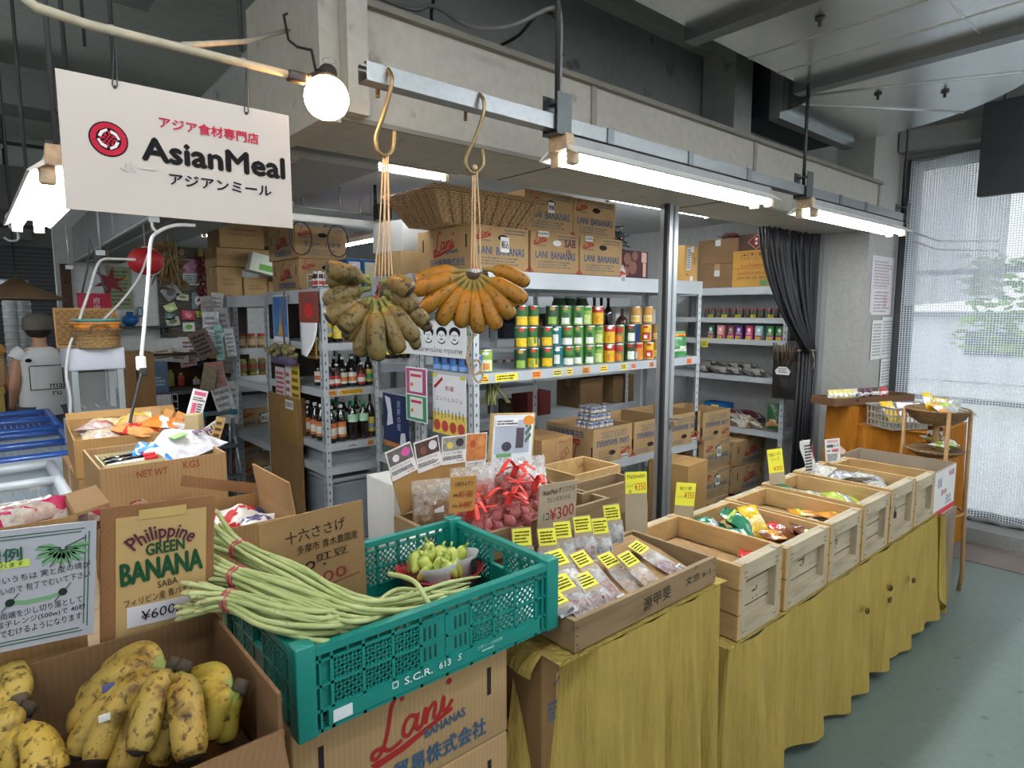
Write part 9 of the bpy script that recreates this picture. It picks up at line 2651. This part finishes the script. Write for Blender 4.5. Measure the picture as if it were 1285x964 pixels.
# market counter far left
ct = thing('market_counter','counter under a yellow cloth at the far end of the aisle','counter',(-0.35,6.4,0))
MB().bx(-0.8,0.53,0,0.6,0.0,0.98).build('body',CLOTH,ct)
b = MB(); drape(b,-0.8,0.53,0.99,0.3,-0.005,6,5,0.012,50,6); b.build('cloth_front',CLOTH,ct)
put(bx1,(0.02,6.66,0.992),0,'banana box on the yellow counter at the end of the aisle')
SKIN = mat('#b98a6c',0.55,0.06,10)
def person(label,loc,rz,shirt,cap=None,lean=0.0,h=1.52,back_text=None):
 T = thing('person',label,'person',loc,rz)
 k_ = h / 1.60
 J = {'pel': (0,0,0.86),'spn': (0,0.0,1.05),'chs': (0,0.01,1.24),'nck': (0,0.0,1.34),'nk2': (0,-0.015,1.41),'hed': (0,-0.03,1.48),'crn': (0,-0.02,1.57)}
 R = {'pel': (0.15,0.11),'spn': (0.125,0.095),'chs': (0.15,0.10),'nck': (0.06,0.055),'nk2': (0.05,0.05),'hed': (0.075,0.09),'crn': (0.05,0.06)}
 E = [('pel','spn'),('spn','chs'),('chs','nck'),('nck','nk2'),('nk2','hed'),('hed','crn')]
 for s,n_ in ((-1,'l'),(1,'r')):
  for nm,p_,r_ in (('sh',(s * 0.155,0.01,1.29),0.055),('el',(s * 0.205,0.03,1.03),0.038),('wr',(s * 0.20,-0.10,0.86),0.027),('pa',(s * 0.19,-0.17,0.82),0.026),('hip',(s * 0.085,0,0.80),0.085),('kn',(s * 0.09,-0.01,0.45),0.058),('an',(s * 0.09,0.02,0.08),0.04),('to',(s * 0.095,-0.15,0.03),0.03)):
   J[nm + n_] = p_; R[nm + n_] = (r_,r_)
  E += [('chs','sh' + n_),('sh' + n_,'el' + n_),('el' + n_,'wr' + n_),('wr' + n_,'pa' + n_),('pel','hip' + n_),('hip' + n_,'kn' + n_),('kn' + n_,'an' + n_),('an' + n_,'to' + n_)]
  for f_ in range(5):
   a_ = (f_ - 1.5) * 0.013
   if f_ == 4:
    p1,p2 = (s * 0.165,-0.19,0.815),(s * 0.155,-0.22,0.80)
   else: p1,p2 = (s * 0.19 + a_,-0.215,0.805),(s * 0.19 + a_ * 1.1,-0.245 + 0.004 * abs(f_ - 1.3),0.785)
   J[f'f{f_}{n_}'] = p1; R[f'f{f_}{n_}'] = (0.009,0.009); J[f'g{f_}{n_}'] = p2; R[f'g{f_}{n_}'] = (0.007,0.007)
   E += [('pa' + n_,f'f{f_}{n_}'),(f'f{f_}{n_}',f'g{f_}{n_}')]
 names = list(J)
 me = bpy.data.meshes.new('body')
 me.from_pydata([tuple(c_ * k_ for c_ in J[n_]) for n_ in names],[(names.index(a_),names.index(b_)) for a_,b_ in E],[])
 o = bpy.data.objects.new('body',me)
 COL.objects.link(o); attach(o,T)
 me.materials.append(SKIN)
 sk = o.modifiers.new('skin','SKIN')
 for i,n_ in enumerate(names):
  me.skin_vertices[0].data[i].radius = tuple(x * k_ for x in R[n_])
 me.skin_vertices[0].data[names.index('pel')].use_root = True
 o.modifiers.new('smooth','SUBSURF').render_levels = 2
 mk = M.Diagonal((k_,k_,k_,1))
 b = MB(); b.lathe([(0.175,0.78),(0.172,0.95),(0.155,1.08),(0.172,1.2),(0.18,1.27),(0.14,1.325),(0.075,1.355)],26,mk,cap=False,flat=0.72); b.build('shirt',shirt,T)
 for s in (-1,1):
  b = MB(); b.tube([mk @ V(p_) for p_ in ((s * 0.12,0.01,1.30),(s * 0.15,0.012,1.285),(s * 0.168,0.013,1.255))],[0.075,0.07,0.066],12,cap=False); b.build('sleeve',shirt,T)
  b = MB(); b.tube([mk @ V(p_) for p_ in ((s * 0.08,0,0.86),(s * 0.088,0,0.5),(s * 0.09,0.01,0.10))],[0.105,0.082,0.07],14); b.build('trouser_leg',mat('#3d4148',0.8),T)
  MB().rbox(mk @ V((s * 0.095,-0.06,0.035)),(0.085,0.24,0.068),0.02).build('shoe',BLACKM,T)
 for s in (-1,1): MB().ball(mk @ V((s * 0.082,-0.015,1.49)),0.02,6,(0.5,0.8,1.2)).build('ear',SKIN,T)
 b = MB(); b.ball(mk @ V((0,-0.115,1.48)),0.014,6,(0.8,1.2,1.3)); b.build('nose',SKIN,T)
 b = MB(); b.quad(FR(mk @ V((0,-0.118,1.445)),(1,0,0),(0,0,1)),0,0,0.035,0.007,0.002); b.build('mouth',ink('#8a4a44'),T)
 for s in (-1,1): MB().ball(mk @ V((s * 0.03,-0.107,1.50)),0.009,6).build('eye',BLACKM,T)
 b = MB(); b.ball(mk @ V((0,-0.01,1.515)),0.095,10,(0.98,1.1,0.95)); b.build('hair',mat('#2a211d',0.7,0.2,60),T)
 if cap is not None:
  b = MB(); b.lathe([(0.108,1.50),(0.112,1.54),(0.10,1.60),(0.06,1.635),(0.0001,1.64)],22,mk @ M.Translation(V((0,-0.01,0))),cap=False); b.build('cap',cap,T)
  b = MB(); b.prism([(0.10 * math.cos(t_),0.16 * math.sin(t_) - 0.02) for t_ in [math.pi + i * math.pi / 12 for i in range(13)]],1.495,1.505,mk); b.build('cap_brim',cap,T)
 if back_text:
  fb = FR(mk @ V((0,0.133,1.10)),(-1,0,0),(0,0.0,1))
  b = MB()
  for q_ in ((0,0.10,0.22,0.006),(0,-0.09,0.22,0.006),(-0.11,0,0.006,0.19),(0.11,0,0.006,0.19)): b.quad(fb,q_[0],q_[1],q_[2],q_[3],0.004)
  b.disc(fb,-0.11,0.145,0.022,0.016,0.004)
  b.build('print_frame',BLACK(),T)
  text(T,'ma',fb,0.06,-0.065,0.085,0.034,BLACK(),0,0,0,0.006); text(T,'ru',fb,0.06,-0.125,0.06,0.034,BLACK(),0,0,0,0.006)
 return T
pp = PY(53,470,6.35)
person('person seen from behind in a white lettered sleeveless shirt and dark cap',(pp.x,6.35,0),math.pi + 0.15,paper('#d3d3d0'),mat('#5f5a50',0.8,0.15,30),0,1.53,True)
pp = PY(-4,440,7.5)
person('person in an orange shirt at the picture edge beside the counter',(pp.x - 0.12,7.5,0),0.5,mat('#d39a5a',0.8,0.08),None,0,1.52)
# shuttered stalls far down the hall
sh = thing('roller_shutter','grey roller shutter far down the dark hall','shutter',(0.6,12.6,0))
MB().bx(-2.2,1.4,0.05,0.1,0,2.6).build('panel',mat('#4a4c4d',0.6,0.1),sh)
b = MB()
for i in range(40): b.bx(-2.2,1.4,0.03,0.05,0.02 + i * 0.064,0.05 + i * 0.064)
b.build('slat',mat('#5c5e5f',0.6,0.1),sh)
for i,px in enumerate((18,30)):
 p = PY(px,420,9.5)
 T = thing('wrapped_column',f'{("pale", "second pale")[i]} stacked roll standing far down the hall','roll',(p.x,9.5,0))
 MB().lathe([(0.09,0),(0.09,1.95)],14).build('core',mat('#8f9392',0.7,0.15,6,sc=(1,1,8)),T)
 b = MB()
 for k_ in range(24): b.lathe([(0.088,0.05 + k_ * 0.08),(0.097,0.07 + k_ * 0.08),(0.088,0.09 + k_ * 0.08)],14,cap=False)
 b.build('ring',mat('#a4a8a7',0.6),T)
